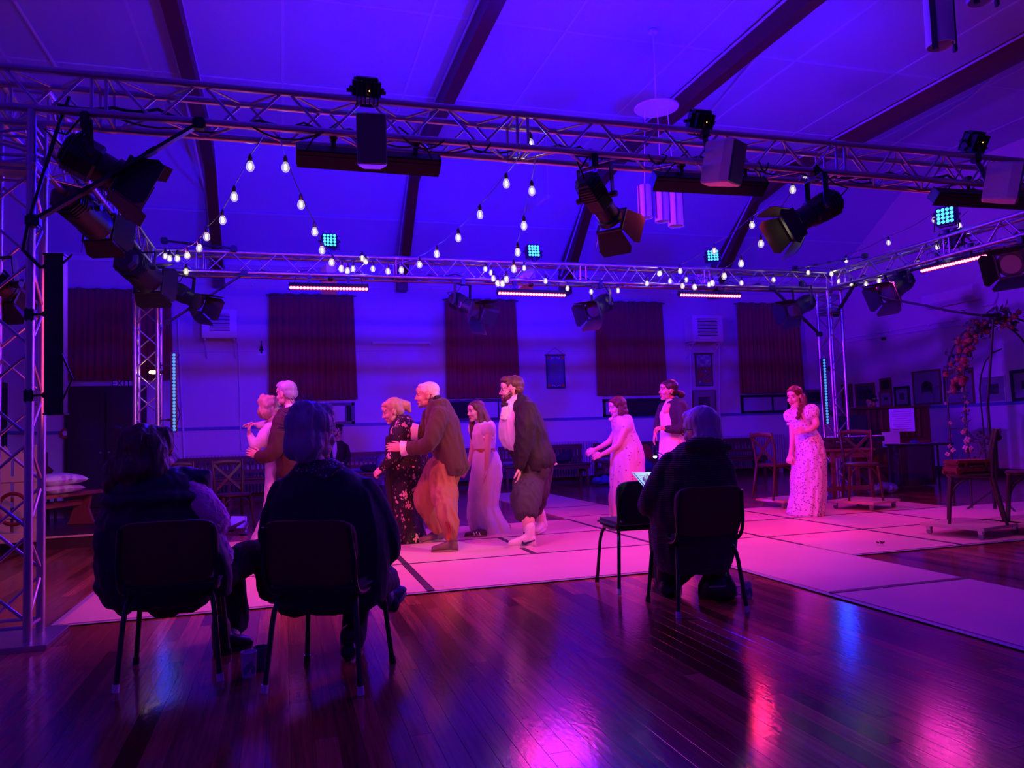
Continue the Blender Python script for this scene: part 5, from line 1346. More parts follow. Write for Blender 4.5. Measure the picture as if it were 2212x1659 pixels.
def rose_mesh(m, nm):
    q = MB()
    for ringi, (n, r, h) in enumerate(((3, .012, .03), (5, .024, .022), (6, .036, .01))):
        for k in range(n):
            a = 2 * PI * k / n + ringi * .6; c = Vector((r * math.cos(a), r * math.sin(a), h))
            q.ball(c, (.02 + .004 * ringi, .006, .02 + .003 * ringi), 7, 5, x=(-math.sin(a), math.cos(a), 0), y=(math.cos(a) * .9, math.sin(a) * .9, .35), z=(-math.cos(a) * .3, -math.sin(a) * .3, .95))
    q.ball((0, 0, .022), .014, 7, 5); me = q.mesh(nm); me.materials.append(m); me.polygons.foreach_set('use_smooth', [True] * len(me.polygons)); return me
RS = [rose_mesh(M_ROSE, 'rose'), rose_mesh(M_ROSE2, 'rose')]
q = MB(); q.add([(0, 0, 0), (.02, .03, .004), (.016, .055, .0), (0, .08, -.006), (-.016, .055, 0), (-.02, .03, .004), (0, .04, .012)], [(0, 1, 6), (1, 2, 6), (2, 3, 6), (3, 4, 6), (4, 5, 6), (5, 0, 6), (0, 6, 5)][:6]); LEAF = q.mesh('leaf'); LEAF.materials.append(M_LEAF)
q = MB()
for k in range(4): a = k * PI / 2; q.ball((.014 * math.cos(a), .014 * math.sin(a), 0), (.013, .011, .004), 6, 4)
BLOS = q.mesh('blossom'); BLOS.materials.append(M_BUD)
def rndrot(): 
    z = Vector((rr.uniform(-1, 1), rr.uniform(-1, 1), rr.uniform(-.6, 1))).normalized(); x, y, z = frame(z, (rr.random(), rr.random(), .1)); return x, y, z
for k in range(72):
    a = rr.uniform(.0, 1.75); b = -.0 if rr.random() < .6 else .0
    p = arch_pt(a, rr.uniform(-.06, .3)) + Vector((rr.gauss(0, .035), rr.gauss(0, .03), rr.gauss(0, .045)))
    z = -FWH * .9 + Vector((rr.uniform(-.6, .6), rr.uniform(-.3, .3), rr.uniform(-.3, .6))); x, y, z = frame(z, (rr.random(), .2, rr.random())); s = rr.uniform(.6, 1.0)
    place('rose', RS[k % 2], mat4(x * s, y * s, z * s, p), t)
for k in range(150):
    a = rr.uniform(-.1, 1.8); p = arch_pt(max(0, a), rr.uniform(-.1, .34)) + Vector((rr.gauss(0, .07), rr.gauss(0, .05), rr.gauss(0, .08))); x, y, z = rndrot(); s = rr.uniform(.8, 1.3)
    place('leaf', LEAF, mat4(x * s, y * s, z * s, p), t)
for k in range(34):
    p = gl + ZU * rr.uniform(.5, 1.5) + Vector((rr.gauss(0, .025), rr.gauss(0, .025), 0)) + (nx_ * .38 if k % 4 == 0 else Vector()); x, y, z = frame(-FWH + Vector((rr.uniform(-.6, .6), 0, rr.uniform(-.5, .5)))); s = rr.uniform(.8, 1.4)
    place('blossom', BLOS, mat4(x * s, y * s, z * s, p), t)
for k in range(60):
    p = gl + ZU * rr.uniform(.5, 1.5) + Vector((rr.gauss(0, .035), rr.gauss(0, .03), 0)); x, y, z = rndrot(); s = rr.uniform(.4, .7)
    place('leaf', LEAF, mat4(x * s, y * s, z * s, p), t)
for (bx_, by_, n_) in ((2118, 952, 26),):
    for k in range(n_):
        p = atD(bx_ + rr.gauss(0, 14), by_ + rr.gauss(0, 10) + (rr.random() < .3) * rr.uniform(0, 60), D + .1); x, y, z = rndrot(); s = rr.uniform(.6, 1.0); place('leaf', LEAF, mat4(x * s, y * s, z * s, p), t)
MB().tube([gl + ZU * .98, atD(2105, 948, D + .08), atD(2125, 950, D + .12), atD(2112, 1000, D + .1)], .005, 5).obj('vine_stem', M_LEAF, t, smooth=True)
# tall stand with the cable at its head
D2 = 9.3; sp = atD(2150, 1110, D2)
t = thing('tall_stand', 'tall black stand pole beside the rose arch holding the sagging cable', 'stand', (sp.x, sp.y, 0))
MB().tube([(sp.x, sp.y, .02), (sp.x, sp.y, 1.3), atD(2146, 690, D2)], [.02, .018, .013], 8).obj('pole', M_BLACK, t, smooth=True)
MB().cyl(atD(2120, 682, D2), atD(2162, 680, D2), .02, 8).obj('head_bar', M_BLACK, t)
for a in (0.4, 2.5, 4.6): MB().cyl((sp.x, sp.y, .25), (sp.x + .3 * math.cos(a), sp.y + .3 * math.sin(a), .012), .011, 6).obj('leg', M_BLACK, t)
MB().ball(atD(2148, 945, D2 - .15), (.09, .07, .05), 10, 7).obj('hung_cap', M_BLACKM, t, smooth=True)
MB().tube([atD(2148, 945, D2 - .12), atD(2146, 1000, D2 - .13), atD(2150, 1035, D2 - .12)], [.03, .05, .035], 10).obj('hung_cloth', M_BLACKM, t, smooth=True)

# ------------------------------------------------------------------ cups, mug, bag, papers
M_CUP = mat('white_paper_cup', (.62, .62, .66), .5); M_CUPD = mat('dark_paper_cup', (.09, .07, .12), .5); M_PRINT = mat('blue_grey_print', (.12, .12, .28), .5); M_TEA = mat('dark_drink', (.02, .01, .008), .15)
def cup(label, p, r, h, m, prints=0, handle=False):
    t = thing('paper_cup' if not handle else 'mug', label, 'cup', p)
    prof = [(r * .82, 0), (r * .86, .004), (r * .98, h - .004), (r * 1.04, h), (r * .97, h), (r * .93, h - .006), (r * .8, .012), (.004, .01)] if not handle else [(r * .94, 0), (r, .006), (r, h), (r * .94, h), (r * .92, h * .5), (r * .9, .012), (.004, .01)]
    MB().lathe(prof, p, 22).obj('cup_wall', m, t, smooth=True)
    MB().cyl(Vector(p) + ZU * h * .72, Vector(p) + ZU * (h * .72 + .002), r * .9, 20).obj('drink', M_TEA, t)
    for k in range(prints):
        a = -PI / 2 + (k - prints / 2) * .42 + .3; z = h * (.3 + .12 * (k % 3)); c = Vector(p) + Vector((math.cos(a), math.sin(a), 0)) * (r * (.9 if not handle else 1.0)) + ZU * z
        MB().ball(c, (.013, .004, .02), 8, 5, x=(-math.sin(a), math.cos(a), 0), y=(math.cos(a), math.sin(a), 0)).obj('printed_motif', M_PRINT, t)
    if handle:
        d = -RTH; c = Vector(p) + d * r + ZU * h * .5
        MB().tube([c + ZU * h * .26, c + d * .024 + ZU * h * .22, c + d * .03, c + d * .024 - ZU * h * .24, c - ZU * h * .28], .006, 7).obj('handle', m, t, smooth=True)
    return t
p = atZ(538, 1461); cup('white printed paper cup on the floor, nearer of two between the front chairs', p, .037, .118, M_CUP, 4)
p = atZ(565, 1446); cup('dark paper cup on the floor just behind the white printed one', p, .037, .112, M_CUPD)
p = atZ(1613, 1291); cup('white mug with grey print on the floor beside the black bag', p, .036, .1, M_CUP, 5, True)
hb = atZ(1548, 1294)
BAG2 = (hb,)
M_BAGB = mat('black_soft_leather', (.012, .012, .016), .35, bump=.5, bscale=12)
t = thing('handbag', 'slumped black handbag on the floor under the knitted coat chair', 'bag', hb)
q = MB(); Dh = depth(hb); sh = Dh / CAM_F
rows = [(1294, 1512, 1588, .09), (1284, 1506, 1592, .1), (1262, 1510, 1590, .1), (1245, 1518, 1580, .085), (1230, 1530, 1566, .05), (1222, 1540, 1556, .02)]
R2 = []
for y, xl, xr, hd_ in rows:
    c = atD((xl + xr) / 2, y, Dh + .06); R2.append([c + RTH * ((xr - xl) / 2 * sh * math.cos(a) * (1 + .05 * math.sin(5 * a + y))) + FWH * (hd_ * math.sin(a) * (1 + .07 * math.sin(4 * a + y))) for a in [2 * PI * i / 26 for i in range(26)]])
q.loft(R2); q.obj('bag_body', M_BAGB, t, smooth='all')
MB().tube([atD(1528, 1238, Dh - .02), atD(1538, 1222, Dh - .02), atD(1556, 1219, Dh - .02), atD(1572, 1234, Dh - .02), atD(1580, 1262, Dh - .04)], .008, 7).obj('strap', M_BAGB, t, smooth=True)
MB().bar(atD(1532, 1268, Dh - .055), atD(1568, 1266, Dh - .05), .004, .008).obj('zip_line', M_STEEL, t)
# dead leaf on the stage
lp = atZ(1902, 1178, .015); q = MB()
for k in range(5):
    a = k * 1.25; M_ = Matrix.Translation(lp + Vector((.02 * math.cos(a), .02 * math.sin(a), .012))) @ Matrix.Rotation(a, 4, 'Z') @ Matrix.Rotation(.6, 4, 'X'); q.add([(0, 0, 0), (.014, .02, .006), (0, .045, 0), (-.014, .02, .006), (0, .02, -.003)], [(0, 1, 4), (1, 2, 4), (2, 3, 4), (3, 0, 4)], 0, M_)
o = q.obj('dry_leaf', mat('dry_leaf_brown', (.07, .025, .012), .7)); tag(o, 'small curled dry leaf lying on the right stage boards', 'leaf')
# things on and under the wall benches
def soft(name, label, cat, c, blobs, m):
    t = thing(name, label, cat, c); q = MB()
    for dx, dz, rx, rz_, dy in blobs: q.ball(Vector(c) + Vector((dx, dy, dz)), (rx, .13, rz_), 14, 9)
    SOFTQ.append((t, q, m)); return t
SOFTQ = []
def wb(px, z, y=14.95): p = atY(px, 900, y); return Vector((p.x, y, z))
soft('tote_bag', 'rounded grey violet bag standing on the wall bench left of the floral robe', 'bag', wb(832, .47), [(0, .16, .2, .17, 0), (0, .08, .22, .1, 0)], mat('grey_violet_bag', (.2, .2, .27), .6))
soft('dark_jacket', 'dark jacket heap on the wall bench beside the person in black', 'clothes', wb(795, .47), [(0, .06, .17, .07, 0), (.1, .05, .12, .06, 0)], mat('dark_cloth', (.03, .02, .03), .9))
soft('red_bag', 'red bag on the wall bench between the pink dress and cardigan woman', 'bag', wb(1392, .47), [(0, .14, .14, .17, 0), (.05, .08, .14, .1, 0)], mat('red_bag_cloth', (.35, .03, .02), .8))
soft('blue_coat', 'blue coat draped on the wall bench by the small work lamp', 'clothes', wb(1378, .2), [(-.1, .25, .12, .3, 0), (.05, .15, .2, .14, -.1)], mat('blue_coat_cloth', (.03, .04, .2), .9))
soft('floor_bag', 'blue bag on the floor under the wall bench behind the pink dress', 'bag', wb(1292, .02, 14.6), [(0, .06, .2, .07, 0), (.12, .1, .09, .08, .05), (-.1, .09, .1, .06, -.05), (.2, .04, .08, .04, 0)], mat('blue_bag_cloth', (.04, .08, .3), .8))
soft('dark_rucksack', 'dark rucksack on the bench behind the bearded man', 'bag', wb(1215, .47), [(0, .1, .17, .1, 0), (.08, .15, .09, .1, 0), (-.14, .06, .1, .06, 0)], mat('rucksack_cloth', (.02, .02, .03), .9))
lpt = atD(1415, 986, 5.15)
t = thing('book_light', 'small bright clip-on reading light above the papers of the person in the knitted coat', 'lamp', lpt)
MB().ball(lpt, .012, 10, 7).obj('led', glow('reading_led', (.75, .9, 1), 20), t, smooth=True)
MB().loft([[lpt + Vector((0, 0, z)) + Vector((r * math.cos(a_), r * math.sin(a_), 0)) for a_ in [2 * PI * i / 12 for i in range(12)]] for z, r in ((.004, .016), (.014, .017), (.024, .01))]).obj('lamp_hood', M_BLACK, t, smooth=True)
MB().tube([lpt + Vector((0, 0, .022)), atD(1428, 981, 5.1), atD(1440, 986, 5.0), atD(1448, 1000, 4.93)], .004, 6).obj('gooseneck', M_BLACK, t, smooth=True)
lp2 = Vector((0, 0, 0))

# ------------------------------------------------------------------ people
def fuse(mb, voxel, smooth=4, wr=0.0, wf=9.0, seed=0, stretch=(1, 1, .45)):
    me = mb.mesh('raw'); ob = bpy.data.objects.new('tmp', me); TMP_SCN.collection.objects.link(ob)
    m = ob.modifiers.new('r', 'REMESH'); m.mode = 'VOXEL'; m.voxel_size = voxel; m.use_smooth_shade = True
    if smooth:
        s = ob.modifiers.new('s', 'SMOOTH'); s.factor = .5; s.iterations = smooth
    vl = TMP_SCN.view_layers[0]; vl.update()
    out = bpy.data.meshes.new_from_object(ob.evaluated_get(vl.depsgraph))
    bpy.data.objects.remove(ob); bpy.data.meshes.remove(me)
    if wr:
        n = len(out.vertices); co = np.empty(n * 3); out.vertices.foreach_get('co', co); co = co.reshape(-1, 3)
        nr = np.empty(n * 3); out.vertices.foreach_get('normal', nr); nr = nr.reshape(-1, 3)
        sx, sy, sz = stretch; off = seed * 13.7
        d = np.array([noise.noise((c[0] * wf * sx + off, c[1] * wf * sy, c[2] * wf * sz)) + .55 - 1.5 * abs(noise.noise((c[0] * wf * 1.5 * sx + off, c[1] * wf * 1.5 * sy, c[2] * wf * 1.3 * sz + c[0] * wf * .6))) for c in co])
        co += nr * (d * wr)[:, None]; out.vertices.foreach_set('co', co.ravel()); out.update()
    out.polygons.foreach_set('use_smooth', [True] * len(out.polygons))
    return out
def joined(meshes, name):
    vs = []; fs = []; mi = []; b = 0; mats = []
    for me in meshes:
        n = len(me.vertices); co = np.empty(n * 3); me.vertices.foreach_get('co', co); vs += [tuple(c) for c in co.reshape(-1, 3)]
        for p in me.polygons: fs.append(tuple(i + b for i in p.vertices))
        b += n
    out = bpy.data.meshes.new(name); out.from_pydata(vs, [], fs); out.polygons.foreach_set('use_smooth', [True] * len(fs)); return out
def garment(name, me, m, t):
    me.materials.clear(); me.materials.append(m); return mkobj(name, me, t)

def skin_mat(name, col):
    m = bpy.data.materials.new(name); m.use_nodes = True; N, L = _ng(m); b = N['Principled BSDF']
    a = N.new('ShaderNodeAttribute'); a.attribute_name = 'lip'
    mx = N.new('ShaderNodeMix'); mx.data_type = 'RGBA'; mx.inputs['A'].default_value = (*col, 1); mx.inputs['B'].default_value = (col[0] * .6, col[1] * .28, col[2] * .3, 1)
    L.new(a.outputs['Fac'], mx.inputs['Factor']); a2 = N.new('ShaderNodeAttribute'); a2.attribute_name = 'brow'
    m2 = N.new('ShaderNodeMix'); m2.data_type = 'RGBA'; m2.inputs['B'].default_value = (col[0] * .22, col[1] * .16, col[2] * .12, 1)
    L.new(mx.outputs['Result'], m2.inputs['A']); L.new(a2.outputs['Fac'], m2.inputs['Factor']); L.new(m2.outputs['Result'], b.inputs['Base Color'])
    b.inputs['Roughness'].default_value = .48; b.inputs['Subsurface Weight'].default_value = .12; b.inputs['Subsurface Radius'].default_value = (.012, .005, .003)
    return m
SK_FAIR = skin_mat('fair_skin', (.72, .47, .37)); SK_ROSY = skin_mat('rosy_skin', (.68, .40, .32)); SK_OLIVE = skin_mat('olive_skin', (.52, .31, .22))
def hair_mat(name, col, rough=.45):
    m = mat(name, col, rough, bump=.9, bscale=45, var=.35, vscale=18, stretch=(1, 1, .18)); return m
H_WHITE = hair_mat('white_hair', (.75, .74, .72)); H_GREY = hair_mat('grey_hair', (.4, .39, .42)); H_BLOND = hair_mat('blond_hair', (.52, .38, .2)); H_BROWN = hair_mat('brown_hair', (.10, .05, .028)); H_DARK = hair_mat('dark_hair', (.025, .014, .012)); H_RED = hair_mat('auburn_hair', (.12, .03, .018)); H_LTBRN = hair_mat('light_brown_hair', (.11, .062, .034))
M_EYE = mat('eye_white', (.5, .44, .42), .3); M_IRIS = mat('dark_iris', (.03, .02, .015), .15)

def vdir(r, u, t): return (RT * r + UP * u - FW * t).normalized()     # image right, image up, towards the camera

class Fig:
    def __init__(s, label, ox, oy, sc, D, base=None, name='person'):
        s.ox, s.oy, s.sc, s.D = ox, oy, sc, D
        s.t = thing(name, label, 'person', base if base is not None else (0, 0, 0)); s.skin = []; s.paths = []; s.wrists = []
    def px(s, x, y): return s.ox + x * s.sc, s.oy + y * s.sc
    def p(s, x, y, d=0.0): return atD(*s.px(x, y), s.D + d)
    def g(s, x, y, z=0.0): return atZ(*s.px(x, y), z)
    def m(s, u, d=0.0): return u * s.sc * (s.D + d) / CAM_F      # crop units -> metres
    def sil(s, mb, rows, n=32, pleat=None, cap=True):
        """rows: (y, x_left, x_right, half depth, depth offset); pleat=(count, amplitude, first row)"""
        R = []
        for j, row in enumerate(rows):
            y, xl, xr, hd = row[:4]; d = row[4] if len(row) > 4 else 0.0
            c = s.p((xl + xr) / 2, y, d); ra = s.m((xr - xl) / 2, d); ring = []
            for i in range(n):
                a = 2 * PI * i / n; k = 1.0
                if pleat and j >= pleat[2]:
                    w = (j - pleat[2] + 1) / (len(rows) - pleat[2]); k += pleat[1] * w * (math.sin(pleat[0] * a + .7 * math.sin(3 * a) + .35 * j) + .4 * math.sin(pleat[0] * 1.7 * a + 1.3))
                ring.append(c + RTH * (ra * k * math.cos(a)) + FWH * (hd * k * math.sin(a)))
            R.append(ring)
        mb.loft(R, cap); return mb
    def limb(s, mb, pts, n=14, world=False):
        P = [(Vector(q[0]) if world else s.p(q[0], q[1], q[2])) for q in pts]; r = [q[-1] for q in pts]
        # densify with a spline for smooth bends
        PP, RR = [], []
        for i in range(len(P) - 1):
            p0, p1, p2, p3 = P[max(0, i - 1)], P[i], P[i + 1], P[min(len(P) - 1, i + 2)]
            for k in range(4):
                u = k / 4; PP.append(.5 * ((2 * p1) + (p2 - p0) * u + (2 * p0 - 5 * p1 + 4 * p2 - p3) * u * u + (3 * p1 - p0 - 3 * p2 + p3) * u ** 3)); RR.append(r[i] + (r[i + 1] - r[i]) * u)
        PP.append(P[-1]); RR.append(r[-1]); mb.tube(PP, RR, n, round_ends=True)
        if not world and len(pts) > 2: s.paths.append((PP, RR))
        return mb
    # ---- head
    def head(s, c, fwd, up=(0, 0, 1), size=1.0, skin=None, neck=None, jaw=1.0, eyes=True, female=False):
        fwd = Vector(fwd).normalized(); up = Vector(up); y = up.cross(fwd).normalized(); z = fwd.cross(y)
        M_ = mat4(fwd * size, y * size, z * size, s.p(*c) if not isinstance(c, Vector) else c); s.M = M_; s.skinm = skin or SK_FAIR
        q = MB(); B = lambda c_, r_: q.ball(c_, r_, 18, 12)
        B((-.012, 0, .032), (.098, .075, .086)); B((.028, 0, -.02), (.066, .062, .085)); B((.034, 0, -.07), (.052 * jaw, .048 * jaw, .042)); B((.076, 0, -.098), (.02, .022, .018))
        B((.07, 0, .045), (.03, .05, .04))
        for sy in (-1, 1):
            B((.083, sy * .03, .028), (.014, .024, .009)); B((.066, sy * .038, -.028), (.027, .025, .026)); B((-.004, sy * .076, -.008), (.02, .009, .033)); B((.099, sy * .0095, -.032), (.009, .0075, .007))
            B((.03, sy * .047, -.065), (.035, .014, .03))
        q.tube([(.088, 0, .022), (.1, 0, -.002), (.114, 0, -.027)], [.006, .0075, .0095], 10, round_ends=True)
        B((.094, 0, -.058), (.012, .023, .0065)); B((.092, 0, -.069), (.012, .019, .0075)); B((.086, 0, -.064), (.012, .028, .016))
        me = fuse(q, .0048, 2)
        n = len(me.vertices); co = np.empty(n * 3); me.vertices.foreach_get('co', co); co = co.reshape(-1, 3)
        s.lip = ((co[:, 0] > .085) & (abs(co[:, 1]) < .024) & (co[:, 2] < -.052) & (co[:, 2] > -.077)).astype(float)
        s.brow = ((co[:, 0] > .06) & (abs(co[:, 1]) > .012) & (abs(co[:, 1]) < .048) & (co[:, 2] > .027) & (co[:, 2] < .0365)).astype(float)
        me.transform(M_); s.headmesh = me
        q = MB(); nb = neck if neck is not None else None
        a = M_ @ Vector((-.02, 0, -.03)); b = M_ @ Vector((-.03, 0, -.2)) if nb is None else (s.p(*nb) if not isinstance(nb, Vector) else nb)
        rn = .046 if female else .056
        s.limb(q, [(a, rn * 1.02), (a.lerp(b, .5), rn * .97), (b, rn * 1.25)], world=True); s.skin.append((q, .009, 2)); s.neck = Vector(b)
        if eyes:
            for sy in (-1, 1):
                e = MB(); c_ = M_ @ Vector((.0755, sy * .031, .008)); e.ball(c_, .0122 * size, 12, 8); o = e.obj('eye', M_EYE, s.t, smooth=True)
                MB().ball(M_ @ Vector((.0862, sy * .0305, .008)), .0056 * size, 8, 6).obj('iris', M_IRIS, o, smooth=True)
                # upper lid
                MB().tube([M_ @ Vector((.079 + .008 * math.cos(a_), sy * (.031 + .0135 * math.sin(a_)), .0155)) for a_ in (-1.3, -.6, 0, .6, 1.3)], .0026 * size, 6).obj('eyelid', s.skinm, s.t, smooth=True)
        return M_
    def hair(s, blobs, m, voxel=.008, wr=.006, wf=28, tubes=(), name='hair', stretch=(1, 1, .3), seed=1):
        q = MB()
        for c, r in blobs: q.ball(c, r, 18, 12)
        for pts, r in tubes: q.tube(pts, r, 10, round_ends=True)
        me = fuse(q, voxel, 2, wr, wf, seed, stretch); me.transform(s.M); return garment(name, me, m, s.t)
    def cap_hair(s, k=1.0): return [((-.022, 0, .045), (.098 * k, .083 * k, .084 * k)), ((-.045, 0, -.005), (.07 * k, .08 * k, .07 * k))]
    # ---- hand
    def hand(s, w, d, nrm, thumb, curl=.5, size=1.0, world=False):
        """w wrist, d finger direction, nrm palm normal (curl direction), thumb side direction"""
        w = w if isinstance(w, Vector) else s.p(*w); d = Vector(d).normalized(); nrm = Vector(nrm); nrm = (nrm - d * nrm.dot(d)).normalized(); sd = d.cross(nrm)
        if sd.dot(Vector(thumb)) < 0: sd = -sd
        s.wrists.append(Vector(w)); q = MB(); R = []
        for u, hw, ht in ((-.02, .024, .02), (0, .027, .02), (.03, .036, .018), (.07, .041, .016), (.092, .04, .012)):
            R.append([w + d * (u * size) + sd * (hw * size * math.cos(a)) + nrm * (ht * size * math.sin(a)) for a in [2 * PI * i / 14 for i in range(14)]])
        q.loft(R)
        for k, (off, L) in enumerate(((.031, .070), (.0105, .08), (-.0105, .075), (-.031, .058))):
            p = w + (d * .085 + sd * off) * size; ang = curl * .35; pts = [p - d * .015 * size, p]; dd = d + sd * (off * 2.2)
            for seg, f in enumerate((.45, .32, .26)):
                v = (dd * math.cos(ang) + nrm * math.sin(ang)).normalized(); pts.append(pts[-1] + v * (L * f * size)); ang += curl * (.75 if seg == 0 else .55)
            q.tube(pts, [.0095 * size, .0092 * size, .0085 * size, .0078 * size, .0065 * size], 10, round_ends=True)
        p = w + (d * .022 + sd * .024) * size; v = (d * .75 + sd * .75 + nrm * .25).normalized(); v2 = (d * 1.0 + sd * .15 + nrm * (.3 + .3 * curl)).normalized()
        q.tube([p, p + v * .042 * size, p + v * .042 * size + v2 * .035 * size, p + v * .042 * size + v2 * .06 * size], [.0145 * size, .0115 * size, .0098 * size, .0075 * size], 10, round_ends=True)
        s.skin.append((q, .0046, 2))
    def skin_limb(s, pts):
        q = MB(); s.limb(q, pts); s.skin.append((q, .009, 3))
    def body(s):
        q = MB(); hips = []
        for PP, RR in s.paths:
            arm = any(min((PP[-1] - w).length, (PP[-2] - w).length) < .14 for w in s.wrists); k = 1 if arm else 0
            q.tube(PP[::2] + [PP[-1]], [min(.034, r * .5) for r in RR[::2] + [RR[-1]]], 8, round_ends=True)
            if arm or PP[0].z > s.neck.z - .32: q.tube([s.neck - ZU * .05, PP[0]], .034, 8, round_ends=True)
            elif PP[0].z > s.neck.z - .85: hips.append(PP[0])
        if hips:
            hc = sum(hips, Vector()) / len(hips); q.tube([s.neck - ZU * .03, s.neck.lerp(hc, .5), hc], [.05, .07, .07], 10, round_ends=True)
            for h in hips: q.tube([hc, h], .06, 8, round_ends=True)
        s.skin.append((q, .009, 2))
        ms = [s.headmesh] if hasattr(s, 'headmesh') else []
        by = {}
        for q, v, sm in s.skin: by.setdefault((v, sm), []).append(q)
        for (v, sm), qs in by.items():
            tot = MB()
            for q in qs: tot.add(q.v, q.f)
            ms.append(fuse(tot, v, sm))
        me = joined(ms, 'body'); n = len(me.vertices)
        for nm, arr in (('lip', s.lip), ('brow', s.brow)):
            a = me.attributes.new(nm, 'FLOAT', 'POINT'); v = np.zeros(n); v[:len(arr)] = arr; a.data.foreach_set('value', v)
        return garment('body', me, s.skinm, s.t)
    def shoe(s, heel, toe, m, sole=None, w=.045, h=.09, high=0.0, name='shoe', lift=0.0):
        heel, toe = Vector(heel), Vector(toe); d = (toe - heel); L = d.length; d.normalize(); up = ZU - d * d.z; up.normalize(); sd = d.cross(up)
        q = MB(); R = []
        for u, hw, ht in ((-.02, .55, .45), (0, .8, .72), (.12, .9, .84), (.3, .88, .95), (.45, .9, .85), (.62, 1.0, .66), (.8, 1.02, .54), (.93, .92, .47), (1.0, .68, .36)):
            hh = h * ht; c = heel + d * (u * L) + up * (hh / 2 + .012)
            R.append([c + sd * (w * hw * abs(math.cos(a)) ** .7 * (1 if math.cos(a) > 0 else -1)) + up * (hh / 2 * abs(math.sin(a)) ** .7 * (1 if math.sin(a) > 0 else -1)) for a in [2 * PI * i / 16 for i in range(16)]])
        q.loft(R)
        if high: q.tube([heel + d * (.22 * L) + up * (h * .45), heel + d * (.2 * L) + up * (h * .8), heel + d * (.18 * L) + up * (h + high)], [.05, .05, .05], 14, round_ends=True)
        o = garment(name, fuse(q, .008, 2), m, s.t)
        q = MB(); R = []
        for z in (0, .022):
            R.append([heel + d * (L * (.5 + .52 * math.cos(a))) + sd * (w * 1.06 * math.sin(a) * (1 if math.cos(a) > 0 else .86)) + up * z for a in [2 * PI * i / 20 for i in range(20)]])
        q.loft(R); q.obj('sole', sole or m, o)
        return o
    def cloth(s, name, mb, m, voxel=.0105, smooth=3, wr=.009, wf=11, seed=1, stretch=(1, 1, .45)):
        return garment(name, fuse(mb, voxel, smooth, wr, wf, seed, stretch), m, s.t)
    def mic(s, side=1):
        pts = [s.M @ Vector(v) for v in ((-.1, 0, -.02), (-.07, side * .07, -.005), (0, side * .088, .01), (.03, side * .082, -.03), (.075, side * .06, -.06))]
        MB().tube(pts, .003, 5).obj('headset_mic', mat('beige_headset', (.6, .4, .28), .5) if 'beige_headset' not in bpy.data.materials else bpy.data.materials['beige_headset'], s.t, smooth=True)

def base_at(px, py): p = atZ(px, py); return (p.x, p.y, .014)
M_JBROWN = mat('brown_wool_jacket', (.075, .042, .034), .85, bump=.35, bscale=160, sheen=.15)
M_JBLACK = mat('black_dinner_jacket', (.016, .014, .018), .75, bump=.25, bscale=160)
M_TAN = mat('tan_baggy_trousers', (.32, .17, .08), .8, bump=.35, bscale=40)
M_SHIRT = mat('white_shirt', (.8, .78, .78), .7, bump=.15, bscale=60)
M_DRESSW = mat('off_white_cotton', (.74, .68, .66), .75, bump=.15, bscale=60)
M_SHOEB = mat('grey_brown_shoe', (.16, .10, .10), .6); M_SOLE = mat('grey_sole', (.25, .2, .2), .7); M_SHOEW = mat('white_leather_shoe', (.75, .68, .64), .5); M_SHOED = mat('dark_sneaker', (.06, .045, .06), .6); M_BLKSH = mat('black_shoe', (.012, .011, .013), .4)
M_RED = mat('red_string', (.4, .04, .04), .7)

# --- white-haired man in brown jacket
f = Fig('white-haired man in brown jacket and baggy tan trousers leading the woman in the floral robe', 800, 800, .2533, 7.75, base_at(962, 1185))
f.head((487, 208, 0), vdir(-1, -.12, .12), vdir(-.15, 1, 0), 1.1, SK_ROSY, (560, 330, 0))
f.hair([((-.02, 0, .042), (.1, .079, .078)), ((-.055, 0, -.01), (.055, .074, .06)), ((.03, 0, .085), (.05, .055, .025))], H_WHITE, wr=.003)
f.hair([((.085, 0, -.096), (.016, .02, .016)), ((.075, .024, -.085), (.02, .018, .02)), ((.075, -.024, -.085), (.02, .018, .02))], H_GREY, name='stubble_beard', wr=.002)
f.mic(1)
n_ = f.g(640, 1545, .014); dn = depth(n_) - f.D; w_ = f.g(500, 1470, .014); dw = depth(w_) - f.D
q = MB(); f.limb(q, [(655, 820, -.08, .14), (625, 1000, -.12, .135), (640, 1160, dn * .8, .105), (675, 1290, dn, .085), (692, 1405, dn, .062)]); f.limb(q, [(600, 840, .1, .14), (505, 980, .15, .112), (460, 1130, dw * .8, .1), (530, 1255, dw, .085), (582, 1350, dw, .066)]); q.ball(f.p(660, 800, 0), (.17, .19, .16))
f.cloth('trousers', q, M_TAN, wr=.022, wf=9, seed=3, stretch=(1.2, 1.2, .4))
q = MB(); f.sil(q, [(228, 520, 600, .075), (262, 500, 665, .16), (330, 478, 705, .205), (430, 468, 752, .235), (550, 480, 778, .24), (660, 512, 802, .24), (760, 555, 824, .24), (830, 595, 842, .24), (888, 612, 795, .22), (915, 625, 715, .17)])
f.limb(q, [(590, 385, -.2, .095), (545, 520, -.27, .088), (500, 625, -.28, .08), (400, 655, -.24, .07), (312, 662, -.2, .06)]); f.limb(q, [(520, 380, .2, .09), (480, 500, .26, .08), (430, 530, .22, .066)])
jk = f.cloth('jacket', q, M_JBROWN, wr=.013, wf=10, seed=2)
q = MB(); q.tube([f.p(560, 235, -.1), f.p(520, 290, -.11), f.p(492, 350, -.09)], [.02, .022, .012], 10, round_ends=True); q.tube([f.p(590, 228, -.06), f.p(560, 232, -.11)], .022, 10, round_ends=True); q.obj('collar', M_JBLACK, jk, smooth=True)
